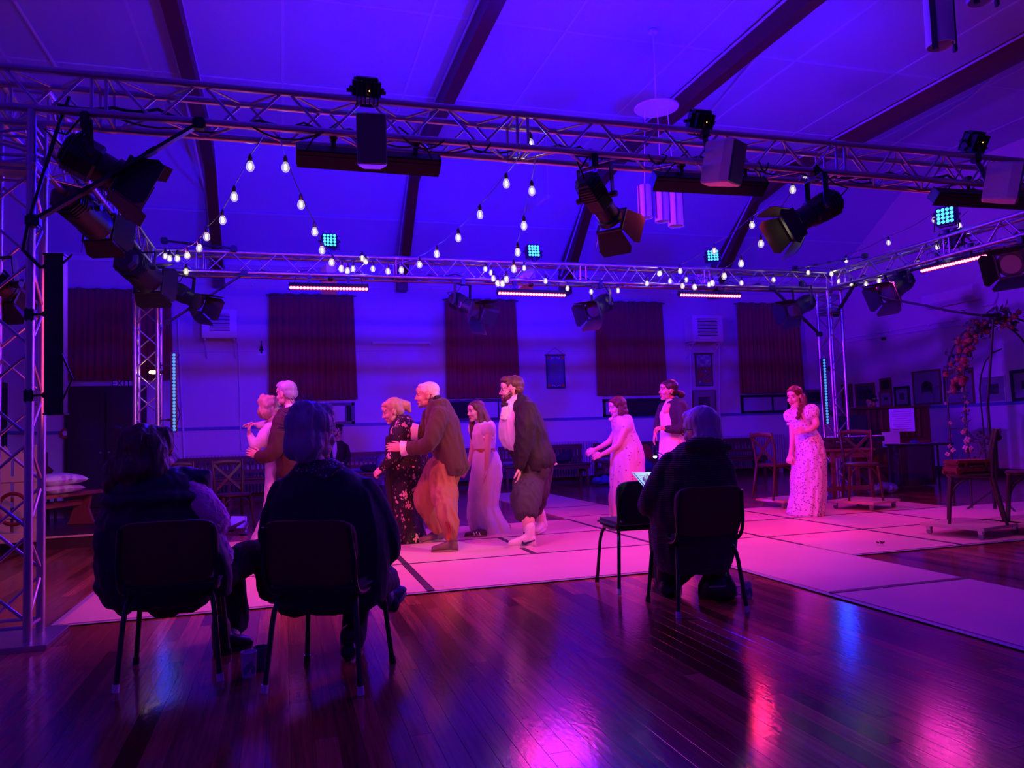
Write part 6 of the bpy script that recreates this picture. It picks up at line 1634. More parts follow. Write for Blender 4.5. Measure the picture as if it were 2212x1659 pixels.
q = MB(); q.tube([f.p(318, 662, -.2), f.p(262, 668, -.2)], [.07, .08], 16, round_ends=False); q.obj('shirt_cuff', M_SHIRT, f.t, smooth=True); q = MB(); q.tube([f.p(412, 525, .2), f.p(355, 520, .2)], [.078, .088], 16); q.obj('shirt_cuff', M_SHIRT, f.t, smooth=True)
f.skin_limb([(330, 662, -.2, .04), (262, 664, -.2, .032)]); f.hand((270, 664, -.2), vdir(-1, .1, 0), vdir(0, -.3, -1), vdir(0, 1, 0), .5, 1.05)
f.skin_limb([(420, 525, .2, .04), (350, 505, .19, .032)]); f.hand((352, 505, .19), vdir(-1, .45, -.1), vdir(-.3, -.7, -.4), vdir(-.5, .8, 0), .45, 1.05)
f.body()
f.shoe(f.g(745, 1540, .014), f.g(522, 1552, .014), M_SHOEB, M_SOLE, .05, .1, .06); f.shoe(f.g(610, 1448, .014), f.g(425, 1478, .014), M_SHOEB, M_SOLE, .05, .1, .05)
for k in range(6): MB().tube([f.p(640 + 6 * k, 1290, dn - .1), f.p(655 + 8 * k, 1360, dn - .11), f.p(660 + 4 * k - 10, 1440 + 8 * (k % 3), dn - .1)], .005, 5).obj('ankle_ribbon', M_RED if k % 2 else M_BRASS, f.t, smooth=True)

# --- woman in the black floral robe
def floral(name):
    m = bpy.data.materials.new(name); m.use_nodes = True; N, L = _ng(m); b = N['Principled BSDF']; b.inputs['Roughness'].default_value = .7
    tc = N.new('ShaderNodeTexCoord'); mp = N.new('ShaderNodeMapping'); L.new(tc.outputs['Object'], mp.inputs[0]); mp.inputs['Scale'].default_value = (1, 1, .8)
    def blossom(scale, thr, freq):
        v = N.new('ShaderNodeTexVoronoi'); v.inputs['Scale'].default_value = scale; L.new(mp.outputs[0], v.inputs['Vector'])
        w = N.new('ShaderNodeTexVoronoi'); w.inputs['Scale'].default_value = scale * freq; L.new(mp.outputs[0], w.inputs['Vector'])
        ad = N.new('ShaderNodeMath'); ad.operation = 'MULTIPLY_ADD'; L.new(w.outputs['Distance'], ad.inputs[0]); ad.inputs[1].default_value = .55; L.new(v.outputs['Distance'], ad.inputs[2])
        lt = N.new('ShaderNodeMath'); lt.operation = 'LESS_THAN'; L.new(ad.outputs[0], lt.inputs[0]); lt.inputs[1].default_value = thr; return lt, v
    a, va = blossom(8.5, .52, 4.2); c, vc = blossom(21, .46, 3.0)
    mx = N.new('ShaderNodeMix'); mx.data_type = 'RGBA'; mx.inputs['A'].default_value = (.012, .008, .012, 1); mx.inputs['B'].default_value = (.42, .2, .2, 1); L.new(c.outputs[0], mx.inputs['Factor'])
    cr = N.new('ShaderNodeValToRGB'); cr.color_ramp.elements[0].color = (.75, .55, .5, 1); cr.color_ramp.elements[1].color = (.6, .22, .26, 1); L.new(va.outputs['Color'], cr.inputs[0])
    m2 = N.new('ShaderNodeMix'); m2.data_type = 'RGBA'; L.new(a.outputs[0], m2.inputs['Factor']); L.new(mx.outputs['Result'], m2.inputs['A']); L.new(cr.outputs[0], m2.inputs['B']); L.new(m2.outputs['Result'], b.inputs['Base Color'])
    return m
M_FLOR = floral('black_floral_robe')
f = Fig('blond woman in a long black floral robe walking bent ahead of the white-haired man', 800, 800, .2533, 8.2, base_at(885, 1172))
f.head((192, 345, 0), vdir(-1, -.38, .3), vdir(-.3, 1, .1), 1.08, SK_FAIR, (265, 445, 0), female=True)
f.hair(f.cap_hair(1.0) + [((-.1, .0, .03), (.05, .05, .055)), ((.04, 0, .082), (.05, .06, .028))], H_BLOND, wr=.006, tubes=[([(-.1, 0, .04), (-.15, .0, .0), (-.155, 0, -.06)], [.045, .05, .02])])
f.mic(1)
q = MB(); f.sil(q, [(380, 235, 330, .08), (430, 195, 365, .15), (500, 165, 400, .2), (600, 152, 430, .22), (720, 158, 490, .25), (860, 165, 500, .27), (1000, 180, 440, .27), (1150, 195, 425, .27), (1300, 208, 445, .28), (1420, 215, 470, .3), (1478, 220, 480, .3)], pleat=(9, .07, 5))
f.limb(q, [(290, 465, -.2, .1), (262, 560, -.27, .1), (235, 680, -.28, .075), (170, 770, -.25, .062), (115, 828, -.22, .05)])
f.cloth('floral_robe', q, M_FLOR, wr=.008, wf=8, seed=5)
q = MB(); f.sil(q, [(560, 135, 220, .12), (700, 130, 230, .14), (860, 130, 230, .15), (1050, 145, 235, .15), (1250, 165, 245, .16), (1440, 190, 260, .16), (1465, 195, 260, .16)], pleat=(7, .05, 2)); f.cloth('under_dress', q, M_JBLACK, seed=6)
f.skin_limb([(130, 815, -.22, .036), (100, 842, -.22, .03)]); f.hand((105, 838, -.22), vdir(-.8, -.55, 0), vdir(.2, -.6, -.6), vdir(-.3, .5, .5), 1.5, 1.0)
f.body()
f.shoe(f.g(250, 1480, .014), f.g(195, 1490, .014), M_SHOEW, M_SOLE, .04, .06)

# --- girl in the off-white dress
f = Fig('long-haired girl in off-white dress with tan belt walking between two men', 990, 790, .2532, 8.72, base_at(1050, 1152))
f.head((152, 388, 0), vdir(-.85, -.12, .55), vdir(-.1, 1, 0), .97, SK_FAIR, (205, 490, 0), female=True)
HL = f.cap_hair(1.03)
f.hair(HL + [((.02, 0, .08), (.06, .07, .035))], H_LTBRN, wr=.005, tubes=[([(-.06, .06, .0), (-.07, .085, -.12), (-.05, .1, -.26), (-.02, .1, -.36)], [.04, .05, .045, .015]), ([(-.08, 0, -.02), (-.11, 0, -.14), (-.11, .02, -.26)], [.06, .075, .03]), ([(.0, -.075, -.02), (.03, -.08, -.13), (.05, -.07, -.28), (.05, -.05, -.42)], [.03, .036, .03, .012]), ([(.0, .078, .0), (.0, .086, -.12), (.03, .09, -.28), (.04, .085, -.4)], [.025, .03, .028, .01])])
q = MB(); f.sil(q, [(470, 185, 292, .08), (505, 138, 312, .12), (580, 112, 318, .14), (660, 126, 312, .125), (712, 143, 316, .12), (760, 130, 342, .15), (850, 115, 372, .18), (950, 100, 376, .2), (1080, 86, 352, .2), (1200, 78, 338, .2), (1300, 78, 388, .22), (1380, 102, 436, .24), (1425, 128, 446, .25)], pleat=(11, .065, 6))
q.ball(f.p(258, 548, -.15), (.085, .085, .088)); q.ball(f.p(135, 540, .13), (.075, .08, .085)); f.cloth('long_dress', q, M_DRESSW, wr=.012, wf=9, seed=7)
q = MB(); q.tube([f.p(222, 612, -.18), f.p(290, 618, -.18)], .02, 8, round_ends=True); q.obj('sleeve_frill', M_DRESSW, f.t, smooth=True)
q = MB(); f.sil(q, [(706, 138, 321, .128), (716, 136, 322, .131), (738, 136, 326, .133), (746, 138, 326, .13)]); q.obj('belt', mat('tan_belt', (.42, .18, .05), .5), f.t, smooth=True)
q = MB(); f.sil(q, [(1395, 215, 425, .2), (1412, 225, 440, .22), (1432, 240, 446, .23)], pleat=(24, .03, 0)); q.obj('lace_hem', M_SHIRT, f.t, smooth=True)
f.skin_limb([(258, 590, -.18, .044), (252, 700, -.2, .038), (250, 770, -.2, .034), (240, 890, -.18, .026)]); f.hand((239, 890, -.18), vdir(-.1, -1, .1), vdir(-1, 0, .1), vdir(-.4, -.2, .8), .25, .92)
f.skin_limb([(135, 600, .13, .044), (112, 770, .14, .036), (72, 880, .12, .027)]); f.hand((75, 872, .12), vdir(-.55, -.8, 0), vdir(0, -.4, -1), vdir(-.8, .2, .4), .7, .92)
f.skin_limb([(200, 1300, .05, .055), (190, 1400, .05, .04)]); f.body()
f.shoe(f.g(240, 1455, .014), f.g(55, 1462, .014), M_SHOED, M_SOLE, .042, .08); f.shoe(f.g(445, 1395, .014), f.g(340, 1402, .014), mat('tan_shoe', (.4, .18, .06), .5), M_SOLE, .038, .06)
_d = depth(f.g(150, 1460, .014)) - f.D
for k in range(3): MB().tube([f.p(128 + 24 * k, 1418, _d - .035), f.p(134 + 24 * k, 1432, _d - .05), f.p(140 + 24 * k, 1448, _d - .052)], .005, 5).obj('shoe_stripe', M_SHIRT, f.t)

# --- bearded man in black jacket
f = Fig('tall bearded man in black jacket, white shirt, bow tie and baggy dark breeches', 990, 790, .2532, 8.0, base_at(1140, 1172))
f.head((455, 205, 0), vdir(-1, -.1, .1), vdir(-.05, 1, 0), 1.12, SK_FAIR, (500, 300, 0))
f.hair([((-.02, 0, .05), (.1, .082, .082)), ((-.05, 0, -.0), (.06, .078, .06)), ((.03, .0, .095), (.065, .065, .035)), ((.065, 0, .098), (.035, .05, .02))], H_LTBRN, wr=.009, wf=22)
f.hair([((.07, 0, -.092), (.035, .04, .034)), ((.045, .045, -.07), (.04, .02, .042)), ((.045, -.045, -.07), (.04, .02, .042)), ((.02, .058, -.04), (.018, .016, .036)), ((.02, -.058, -.04), (.018, .016, .036)), ((.1, 0, -.046), (.012, .026, .006))], H_BROWN, name='beard', wr=.004)
f.mic(1)
n_ = f.g(550, 1545, .014); dn = depth(n_) - f.D; w_ = f.g(700, 1415, .014); dw = min(.5, depth(w_) - f.D)
q = MB(); f.sil(q, [(262, 452, 520, .075), (310, 405, 510, .12), (360, 378, 520, .15), (440, 362, 560, .18), (540, 348, 600, .2), (620, 346, 600, .2), (670, 372, 600, .2), (720, 430, 620, .19)]); f.cloth('shirt', q, M_SHIRT, wr=.012, seed=4)
q = MB(); f.sil(q, [(240, 502, 548, .07), (275, 490, 600, .14), (340, 446, 655, .2), (430, 414, 712, .225), (540, 392, 748, .235), (640, 378, 775, .24), (700, 402, 800, .245), (770, 455, 825, .245), (830, 478, 835, .245), (880, 500, 790, .23), (918, 560, 700, .2)])
f.limb(q, [(600, 385, -.2, .1), (580, 520, -.27, .095), (560, 640, -.28, .088), (535, 760, -.27, .075), (522, 850, -.26, .062)]); f.limb(q, [(560, 385, .2, .09), (540, 560, .26, .08), (520, 700, .24, .07)])
f.cloth('jacket', q, M_JBLACK, wr=.013, wf=10, seed=8)
q = MB(); q.ball(f.p(405, 340, -.12), (.05, .02, .03)); q.ball(f.p(385, 335, -.1), (.03, .02, .028)); q.obj('bow_tie', M_JBLACK, f.t, smooth=True)
q = MB(); q.tube([f.p(520, 255, -.05), f.p(480, 290, -.09), f.p(425, 310, -.1)], [.03, .028, .02], 12, round_ends=True); q.obj('shirt_collar', M_SHIRT, f.t, smooth=True)
q = MB(); [q.ball(f.p(398 - 4 * k, 372 + 24 * k, -.15), (.04, .03, .03), 9, 6) for k in range(4)]; f.cloth('jabot', q, M_SHIRT, .008, 1, .006, 25)
q = MB(); q.ball(f.p(808, 838, -.05), (.05, .04, .018)); q.obj('shirt_tail', M_SHIRT, f.t, smooth=True)
M_BREECH = mat('dark_grey_breeches', (.045, .04, .05), .85, bump=.3, bscale=60)
q = MB(); f.limb(q, [(640, 850, -.06, .18), (600, 1000, -.1, .16), (580, 1130, dn * .7, .15), (575, 1235, dn * .9, .125)]); f.limb(q, [(690, 860, .08, .15), (660, 1050, .1, .14), (650, 1190, dw * .6, .115)]); f.cloth('breeches', q, M_BREECH, wr=.018, wf=9, seed=9, stretch=(1.3, 1.3, .3))
f.skin_limb([(585, 1230, dn * .95, .07), (596, 1320, dn, .066), (600, 1400, dn, .05), (605, 1470, dn, .045)]); f.skin_limb([(660, 1180, dw * .8, .065), (680, 1260, dw, .055), (705, 1340, dw, .045)])
f.skin_limb([(522, 830, -.26, .036), (522, 870, -.26, .032)]); f.hand((523, 862, -.26), vdir(-.05, -1, .1), vdir(-1, -.1, -.2), vdir(-.6, -.1, .8), .45, 1.08)
f.body()
f.shoe(f.g(660, 1548, .014), f.g(428, 1552, .014), M_SHOEW, M_SHOEW, .054, .13, .07); o = f.shoe(f.p(745, 1385, dw), f.g(650, 1440, .014), M_SHOEW, M_SHOEW, .05, .1, .08)
MB().tube([f.p(552, 1496, dn - .085), f.p(545, 1514, dn - .09), f.p(575, 1517, dn - .09), f.p(655, 1486, dn - .09)], [.006, .014, .012, .003], 6).obj('shoe_emblem', mat('navy_emblem', (.02, .025, .07), .5), f.t, smooth=True)
MB().tube([f.p(684, 1410, dw - .08), f.p(682, 1418, dw - .085), f.p(700, 1410, dw - .085), f.p(730, 1383, dw - .08)], [.004, .01, .008, .003], 6).obj('shoe_emblem', bpy.data.materials['navy_emblem'], f.t, smooth=True)
MB().cyl(f.p(578, 1422, dn), f.p(640, 1424, dn), .006, 6).obj('ankle_band', M_JBLACK, f.t); q = MB(); q.lathe([(.052, -.008), (.054, .0), (.052, .008)], f.p(602, 1424, dn), 16); q.obj('ankle_band', M_JBLACK, f.t, smooth=True)

# --- woman in pink frilled dress
def speckle(name, base, spot, sc, thr):
    m = mat(name, base, .75); N, L = _ng(m); b = N['Principled BSDF']; tc = N.new('ShaderNodeTexCoord'); v = N.new('ShaderNodeTexVoronoi'); v.inputs['Scale'].default_value = sc; L.new(tc.outputs['Object'], v.inputs['Vector'])
    lt = N.new('ShaderNodeMath'); lt.operation = 'LESS_THAN'; lt.inputs[1].default_value = thr; L.new(v.outputs['Distance'], lt.inputs[0])
    mx = N.new('ShaderNodeMix'); mx.data_type = 'RGBA'; mx.inputs['A'].default_value = (*base, 1); mx.inputs['B'].default_value = (*spot, 1); L.new(lt.outputs[0], mx.inputs['Factor']); L.new(mx.outputs['Result'], b.inputs['Base Color']); return m
M_PINKD = speckle('pale_sprigged_cotton', (.72, .58, .56), (.35, .12, .16), 16, .16)
f = Fig('woman in a pale pink frilled dress holding both arms out in front', 1250, 800, .21097, 9.6, base_at(1352, 1120))
f.head((395, 378, 0), vdir(-1, -.2, .35), vdir(-.1, 1, 0), 1.03, SK_FAIR, (440, 480, 0), female=True)
f.hair(f.cap_hair(1.08) + [((.03, 0, .085), (.06, .07, .03)), ((-.06, 0, -.07), (.06, .09, .06)), ((0, .08, -.06), (.04, .025, .07)), ((0, -.08, -.06), (.04, .025, .07)), ((-.03, .06, -.11), (.05, .04, .04))], H_RED, wr=.008, wf=24)
q = MB(); f.sil(q, [(455, 400, 525, .09), (480, 360, 545, .14), (540, 330, 562, .16), (600, 345, 575, .16), (650, 362, 590, .15), (700, 352, 615, .18), (800, 338, 652, .21), (920, 328, 670, .24), (1050, 322, 672, .25), (1250, 320, 668, .26), (1480, 318, 660, .27), (1505, 320, 650, .27)], pleat=(10, .055, 6))
q.ball(f.p(490, 560, -.14), (.085, .08, .08)); q.ball(f.p(400, 555, .14), (.08, .08, .08)); f.cloth('long_dress', q, M_PINKD, wr=.012, seed=10)
q = MB()
for k in range(9):
    u = k / 8; c = f.p(330 + 90 * math.sin(u * 2.2), 500 + 110 * u * (1 if k % 2 else .9), -.1 + .02 * (k % 2)); q.ball(c, (.035, .03, .022), 9, 6)
f.cloth('frill_collar', q, M_PINKD, .008, 1, .004, 20)
q = MB(); f.sil(q, [(655, 355, 594, .158), (668, 355, 600, .162)]); q.obj('waist_seam', M_PINKD, f.t, smooth=True)
f.skin_limb([(480, 590, -.17, .05), (430, 700, -.2, .043), (400, 760, -.2, .04), (310, 825, -.16, .033), (235, 862, -.13, .026)]); f.hand((240, 860, -.13), vdir(-1, -.3, .1), vdir(.1, -.4, -.8), vdir(-.2, .8, .3), .9, .95)
f.skin_limb([(395, 590, .13, .048), (325, 715, .15, .04), (240, 775, .12, .032), (165, 812, .08, .026)]); f.hand((170, 810, .08), vdir(-1, -.5, .1), vdir(.1, -.5, -.8), vdir(-.2, .8, .3), .9, .95)
f.body(); f.shoe(f.g(400, 1515, .014), f.g(300, 1520, .014), M_SHOEW, M_SHOEW, .04, .06)

# --- woman in dark cardigan
M_CARD = mat('navy_cardigan', (.02, .016, .035), .85, bump=.4, bscale=90)
f = Fig('dark-haired woman in navy cardigan over a pale dress, hands at her waist', 1250, 800, .21097, 9.2, base_at(1452, 1128))
f.head((920, 205, 0), vdir(-1, .0, .2), vdir(.08, 1, 0), 1.03, SK_OLIVE, (950, 330, 0), female=True)
f.hair(f.cap_hair(1.02) + [((.04, 0, .078), (.05, .06, .028))], H_DARK, wr=.003, tubes=[([(-.1, 0, -.02), (-.16, 0, -.05)], [.03, .045])]); f.mic(1)
q = MB(); f.sil(q, [(300, 900, 985, .06), (380, 860, 1000, .11), (450, 835, 1010, .14), (540, 840, 1020, .14), (620, 848, 1060, .15), (720, 838, 1095, .18), (850, 828, 1115, .2), (1000, 822, 1125, .22), (1250, 818, 1120, .24), (1480, 815, 1110, .25), (1545, 815, 1105, .25)], pleat=(10, .06, 5)); f.cloth('pale_dress', q, M_DRESSW, wr=.012, seed=12)
q = MB(); f.sil(q, [(285, 950, 1040, .06), (320, 890, 1085, .13), (380, 862, 1120, .17), (460, 862, 1130, .18), (560, 880, 1130, .18), (640, 900, 1125, .175)])
f.limb(q, [(1050, 385, -.16, .07), (1075, 500, -.24, .062), (1060, 590, -.27, .058), (980, 605, -.25, .05), (910, 600, -.22, .045)]); f.limb(q, [(870, 385, .14, .068), (825, 500, .16, .058), (800, 600, .13, .045)])
f.cloth('cardigan', q, M_CARD, wr=.006, seed=13)
f.skin_limb([(925, 600, -.22, .034), (895, 592, -.22, .028)]); f.hand((898, 594, -.22), vdir(-.9, .05, .2), vdir(-.2, -.8, -.3), vdir(-.1, .9, .3), .9, .98)
MB().lathe([(.034, -.008), (.036, 0), (.034, .008)], f.p(912, 597, -.22), 14, z=vdir(1, 0, 0)).obj('wrist_watch', M_BRASS, f.t, smooth=True)
f.skin_limb([(802, 590, .13, .034), (785, 640, .11, .027)]); f.hand((787, 635, .11), vdir(-.25, -1, .1), vdir(.9, -.2, 0), vdir(.2, 0, .9), .4, .95)
f.skin_limb([(930, 380, -.07, .06), (905, 420, -.08, .05)]); f.body(); f.shoe(f.g(930, 1560, .014), f.g(830, 1565, .014), M_BLKSH, M_BLKSH, .04, .06)

# --- girl with braid in patterned dress
M_PATD = speckle('patterned_cotton', (.68, .56, .62), (.25, .12, .3), 34, .3)
f = Fig('girl with auburn braid in a long patterned puff-sleeve dress at the right of the stage', 1650, 810, .19892, 9.35, base_at(1738, 1112))
f.head((335, 235, 0), vdir(-.75, -.18, .66), vdir(-.15, 1, 0), 1.02, SK_ROSY, (370, 355, 0), female=True)
f.hair(f.cap_hair(1.03) + [((.035, 0, .082), (.05, .066, .03))], H_RED, wr=.004, tubes=[([(-.04, .07, -.02), (-.02, .09, -.08), (.02, .1, -.15), (.04, .09, -.24)], [.045, .038, .036, .02]), ([(-.07, .0, -.03), (-.09, .02, -.1)], [.06, .05])])
q = MB()
for k in range(7): q.ball(f.p(405 - 5 * k + (8 if k % 2 else -8), 320 + 24 * k, -.15), (.026, .024, .024), 9, 6)
f.cloth('braid', q, H_RED, .007, 1, .003, 40)
q = MB(); f.sil(q, [(338, 320, 440, .08), (368, 285, 500, .13), (430, 282, 540, .15), (520, 300, 548, .14), (590, 322, 555, .135), (640, 332, 590, .15), (720, 338, 628, .18), (850, 330, 660, .21), (1000, 312, 664, .23), (1150, 298, 660, .24), (1300, 305, 655, .25), (1430, 275, 650, .26), (1500, 262, 635, .27), (1520, 275, 625, .26)], pleat=(12, .06, 5))
q.ball(f.p(515, 405, -.15), (.098, .09, .1)); q.ball(f.p(290, 450, .05), (.075, .08, .09)); f.cloth('long_dress', q, M_PATD, wr=.012, seed=14)
q = MB(); q.tube([f.p(470, 462, -.18), f.p(570, 455, -.16)], .02, 8, round_ends=True); q.tube([f.p(262, 535, .03), f.p(320, 530, .02)], .018, 8, round_ends=True); f.cloth('sleeve_frill', q, M_PATD, .007, 1, .004, 30)
f.skin_limb([(545, 450, -.17, .046), (566, 540, -.22, .04), (510, 585, -.25, .035), (450, 605, -.24, .027)]); f.hand((458, 602, -.24), vdir(-1, -.1, .15), vdir(0, -.4, -1), vdir(-.1, .9, .2), .5, .95)
f.skin_limb([(312, 540, .03, .044), (312, 680, .0, .037), (305, 780, -.02, .032), (288, 870, -.02, .026)]); f.hand((290, 860, -.02), vdir(-.25, -1, .1), vdir(.7, -.1, -.6), vdir(-.4, 0, .8), 1.5, .98)
f.skin_limb([(400, 1400, .0, .05), (400, 1480, .0, .04)]); f.skin_limb([(340, 350, -.05, .055), (360, 330, -.03, .05)]); f.body()
f.shoe(f.g(455, 1492, .014), f.g(338, 1488, .014), M_BLKSH, M_BLKSH, .042, .06); f.shoe(f.g(605, 1520, .014), f.g(440, 1536, .014), M_BLKSH, M_BLKSH, .042, .06)

# --- dancing couple
f = Fig('grey-haired man in dark maroon jacket dancing with his back to us', 500, 800, .25316, 8.35, base_at(625, 1180))
f.head((470, 200, 0), vdir(-.85, -.12, -.4), vdir(-.05, 1, 0), 1.1, SK_ROSY, (500, 320, 0), eyes=True)
f.hair([((-.02, 0, .048), (.1, .081, .08)), ((-.055, 0, -.0), (.058, .078, .068)), ((.02, 0, .095), (.07, .06, .035)), ((.06, .0, .09), (.04, .05, .03))], H_GREY, wr=.008, wf=24)
M_MAR = mat('dark_maroon_jacket', (.055, .018, .026), .85, bump=.3, bscale=120)
q = MB(); f.sil(q, [(298, 450, 560, .08), (340, 405, 580, .16), (420, 375, 610, .2), (520, 368, 625, .22), (640, 375, 630, .22), (780, 392, 632, .22), (860, 400, 625, .22), (900, 420, 600, .2)])
f.limb(q, [(430, 430, -.2, .095), (400, 560, -.28, .092), (370, 680, -.33, .085), (290, 735, -.33, .075), (245, 735, -.3, .065)]); f.cloth('jacket', q, M_MAR, wr=.008, seed=15)
q = MB(); f.limb(q, [(480, 880, -.05, .13), (470, 1150, -.05, .1), (480, 1420, -.05, .075)]); f.limb(q, [(560, 880, .08, .13), (570, 1150, .08, .1), (580, 1420, .08, .075)]); f.cloth('trousers', q, M_JBLACK, seed=16)
f.skin_limb([(262, 738, -.3, .034), (240, 732, -.3, .03)]); f.hand((245, 734, -.3), vdir(-.9, .35, 0), vdir(.1, -.3, -1), vdir(-.2, .8, .2), .4, 1.05); f.body()
q = MB(); q.tube([f.p(540, 300, -.05), f.p(480, 310, -.09), f.p(435, 370, -.09)], [.025, .028, .018], 12, round_ends=True); q.obj('shirt_collar', M_SHIRT, f.t, smooth=True)
f.shoe(f.p(500, 1490, -.05), f.p(430, 1500, -.1), M_BLKSH, M_BLKSH, .045, .08); f.shoe(f.p(600, 1480, .08), f.p(530, 1490, .05), M_BLKSH, M_BLKSH, .045, .08)
f = Fig('curly blond woman in a long white dress dancing with raised arms', 500, 800, .25316, 8.5, base_at(572, 1182))
f.head((330, 318, .05), vdir(.75, -.05, -.55), vdir(0, 1, 0), 1.0, SK_FAIR, (350, 430, .05), female=True)
rr = random.Random(2); f.hair(f.cap_hair(1.1) + [((rr.uniform(-.1, .02), rr.uniform(-.1, .1), rr.uniform(-.08, .12)), (.035, .035, .035)) for k in range(26)] + [((-.05, 0, -.05), (.08, .1, .08))], H_BLOND, wr=.008, wf=30)
q = MB(); f.sil(q, [(440, 305, 400, .08, .05), (480, 280, 420, .13, .05), (560, 270, 430, .15, .05), (660, 290, 430, .14, .05), (780, 300, 440, .16, .05), (900, 298, 460, .19, .05), (1050, 300, 490, .22, .05), (1200, 285, 510, .25, .05), (1330, 230, 520, .28, .05), (1430, 180, 525, .3, .05), (1500, 190, 525, .3, .05), (1545, 230, 525, .3, .05)], pleat=(10, .04, 5))
f.limb(q, [(315, 520, -.08, .075), (270, 590, -.14, .072), (215, 645, -.16, .055), (185, 605, -.15, .045), (165, 560, -.14, .038)]); f.limb(q, [(310, 470, .15, .06), (270, 470, .16, .05), (235, 470, .16, .04)]); f.cloth('long_dress', q, M_DRESSW, wr=.012, wf=12, seed=17)
f.skin_limb([(172, 575, -.14, .032), (152, 540, -.14, .027)]); f.hand((155, 545, -.14), vdir(-.15, 1, 0), vdir(.9, .2, -.2), vdir(.5, .3, .6), .9, .92)
f.skin_limb([(245, 468, .16, .034), (205, 462, .16, .027)]); f.hand((208, 462, .16), vdir(-1, .05, 0), vdir(0, -1, 0), vdir(-.3, 0, 1), .6, .95); f.body()
f.shoe(f.p(330, 1560, -.15), f.p(280, 1550, -.15), M_BLKSH, M_BLKSH, .04, .05)

# --- person in black sitting at the back
f = Fig('person in black jacket and white shirt sitting on the wall bench at the back', 500, 800, .25316, 14.3, None)
bs = atY(735, 1000, 14.9); f.t.location = (bs.x, bs.y, 0); BASE[f.t.name] = Matrix.Translation(f.t.location); f.D = depth((bs.x, 14.85, .9))
f.head((905, 520, 0), vdir(.1, -.1, 1), (0, 0, 1), 1.0, SK_ROSY, (905, 625, .03)); f.hair(f.cap_hair(1.06) + [((.0, 0, .1), (.13, .12, .02))], H_DARK, name='dark_hat')
q = MB(); f.sil(q, [(600, 880, 945, .06), (625, 845, 975, .1), (680, 835, 990, .13), (760, 840, 990, .14), (830, 845, 985, .16)]); f.limb(q, [(975, 650, -.05, .05), (998, 740, -.12, .048), (960, 790, -.25, .04)]); f.limb(q, [(850, 650, -.05, .05), (830, 740, -.12, .048), (860, 790, -.25, .04)]); f.cloth('jacket', q, M_JBLACK, .014, seed=18)
q = MB(); q.tube([f.p(885, 620, -.12), f.p(880, 680, -.15), f.p(878, 740, -.155)], [.03, .05, .03], 10, round_ends=True); q.obj('shirt_front', M_SHIRT, f.t, smooth=True)
q = MB(); f.limb(q, [(880, 830, .0, .09), (880, 850, -.4, .08), (880, 1010, -.42, .06)]); f.limb(q, [(950, 830, .0, .09), (955, 850, -.4, .08), (955, 1010, -.42, .06)]); f.cloth('trousers', q, M_JBLACK, .014, seed=19)
f.skin_limb([(950, 795, -.27, .03), (930, 800, -.3, .026)]); f.hand((935, 800, -.3), vdir(-1, -.2, .3), vdir(0, -1, 0), vdir(0, .5, 1), .5); f.hand((868, 795, -.3), vdir(1, -.2, .3), vdir(0, -1, 0), vdir(0, .5, 1), .5); f.body()
for x in (880, 955): f.shoe(f.g(x, 1085, 0), f.g(x, 1100, 0) , M_BLKSH, M_BLKSH, .05, .09)

# --- pianist in the cap
f = Fig('person in dark cap at the piano, face half hidden behind its slatted back', 1700, 620, .3497, 13.9, None)
f.t.location = Vector(f.p(520, 1100, 0)); f.t.location.z = 0; BASE[f.t.name] = Matrix.Translation(f.t.location)
f.head((520, 705, 0), vdir(.05, -.3, 1), (0, 0, 1), 1.05, SK_FAIR, (522, 780, .02))
f.hair([((-.02, 0, .07), (.11, .09, .06)), ((.1, 0, .05), (.06, .07, .012)), ((-.05, 0, .02), (.07, .085, .06))], M_BLACKM, name='cap', wr=0)
q = MB(); f.sil(q, [(755, 500, 545, .06), (775, 465, 585, .1), (830, 455, 600, .13), (950, 455, 600, .14), (1060, 460, 595, .15)]); f.limb(q, [(470, 800, -.05, .06), (455, 900, -.15, .055), (480, 940, -.35, .045)]); f.limb(q, [(580, 800, -.05, .06), (600, 900, -.15, .055), (560, 940, -.35, .045)]); f.cloth('dark_coat', q, M_JBLACK, .014, seed=20)
q = MB(); f.limb(q, [(500, 1060, 0, .09), (500, 1070, -.35, .08), (500, 1230, -.35, .06)]); f.limb(q, [(560, 1060, 0, .09), (560, 1070, -.35, .08), (560, 1230, -.35, .06)]); f.cloth('trousers', q, M_JBLACK, .014, seed=21)
f.hand(f.p(490, 945, -.38), vdir(.3, -.2, 1), vdir(0, -1, 0), vdir(1, 0, 0), .6); f.hand(f.p(550, 945, -.38), vdir(-.3, -.2, 1), vdir(0, -1, 0), vdir(-1, 0, 0), .6); f.body()

# ------------------------------------------------------------------ the three in front
M_VEST = mat('black_puffer_vest', (.012, .012, .02), .6, bump=.3, bscale=30)
M_FLUFF = mat('pink_fleece', (.85, .24, .62), .95, bump=1.0, bscale=90, sheen=.5)
M_TROUB = mat('black_trousers', (.012, .011, .016), .85, bump=.3, bscale=60)
f = Fig('woman in black puffer vest with pink fleece sleeve sitting with a notebook', 0, 0, 1.0, 3.95, (-.53, 4.2, 0))
f.head((322, 985, 0), vdir(.62, -.1, -.75), (0, 0, 1), 1.12, SK_FAIR, (325, 1060, 0), female=True)
f.hair(f.cap_hair(1.18) + [((-.05, 0, -.06), (.1, .11, .1)), ((.03, 0, .1), (.06, .075, .035))], H_BROWN, wr=.016, wf=20, tubes=[([(-.07, .05, -.0), (-.1, .1, -.1), (-.1, .13, -.19)], [.06, .06, .03]), ([(0, -.085, .02), (.01, -.1, -.08), (.0, -.1, -.16)], [.04, .04, .02])])
q = MB()
rr = random.Random(9)
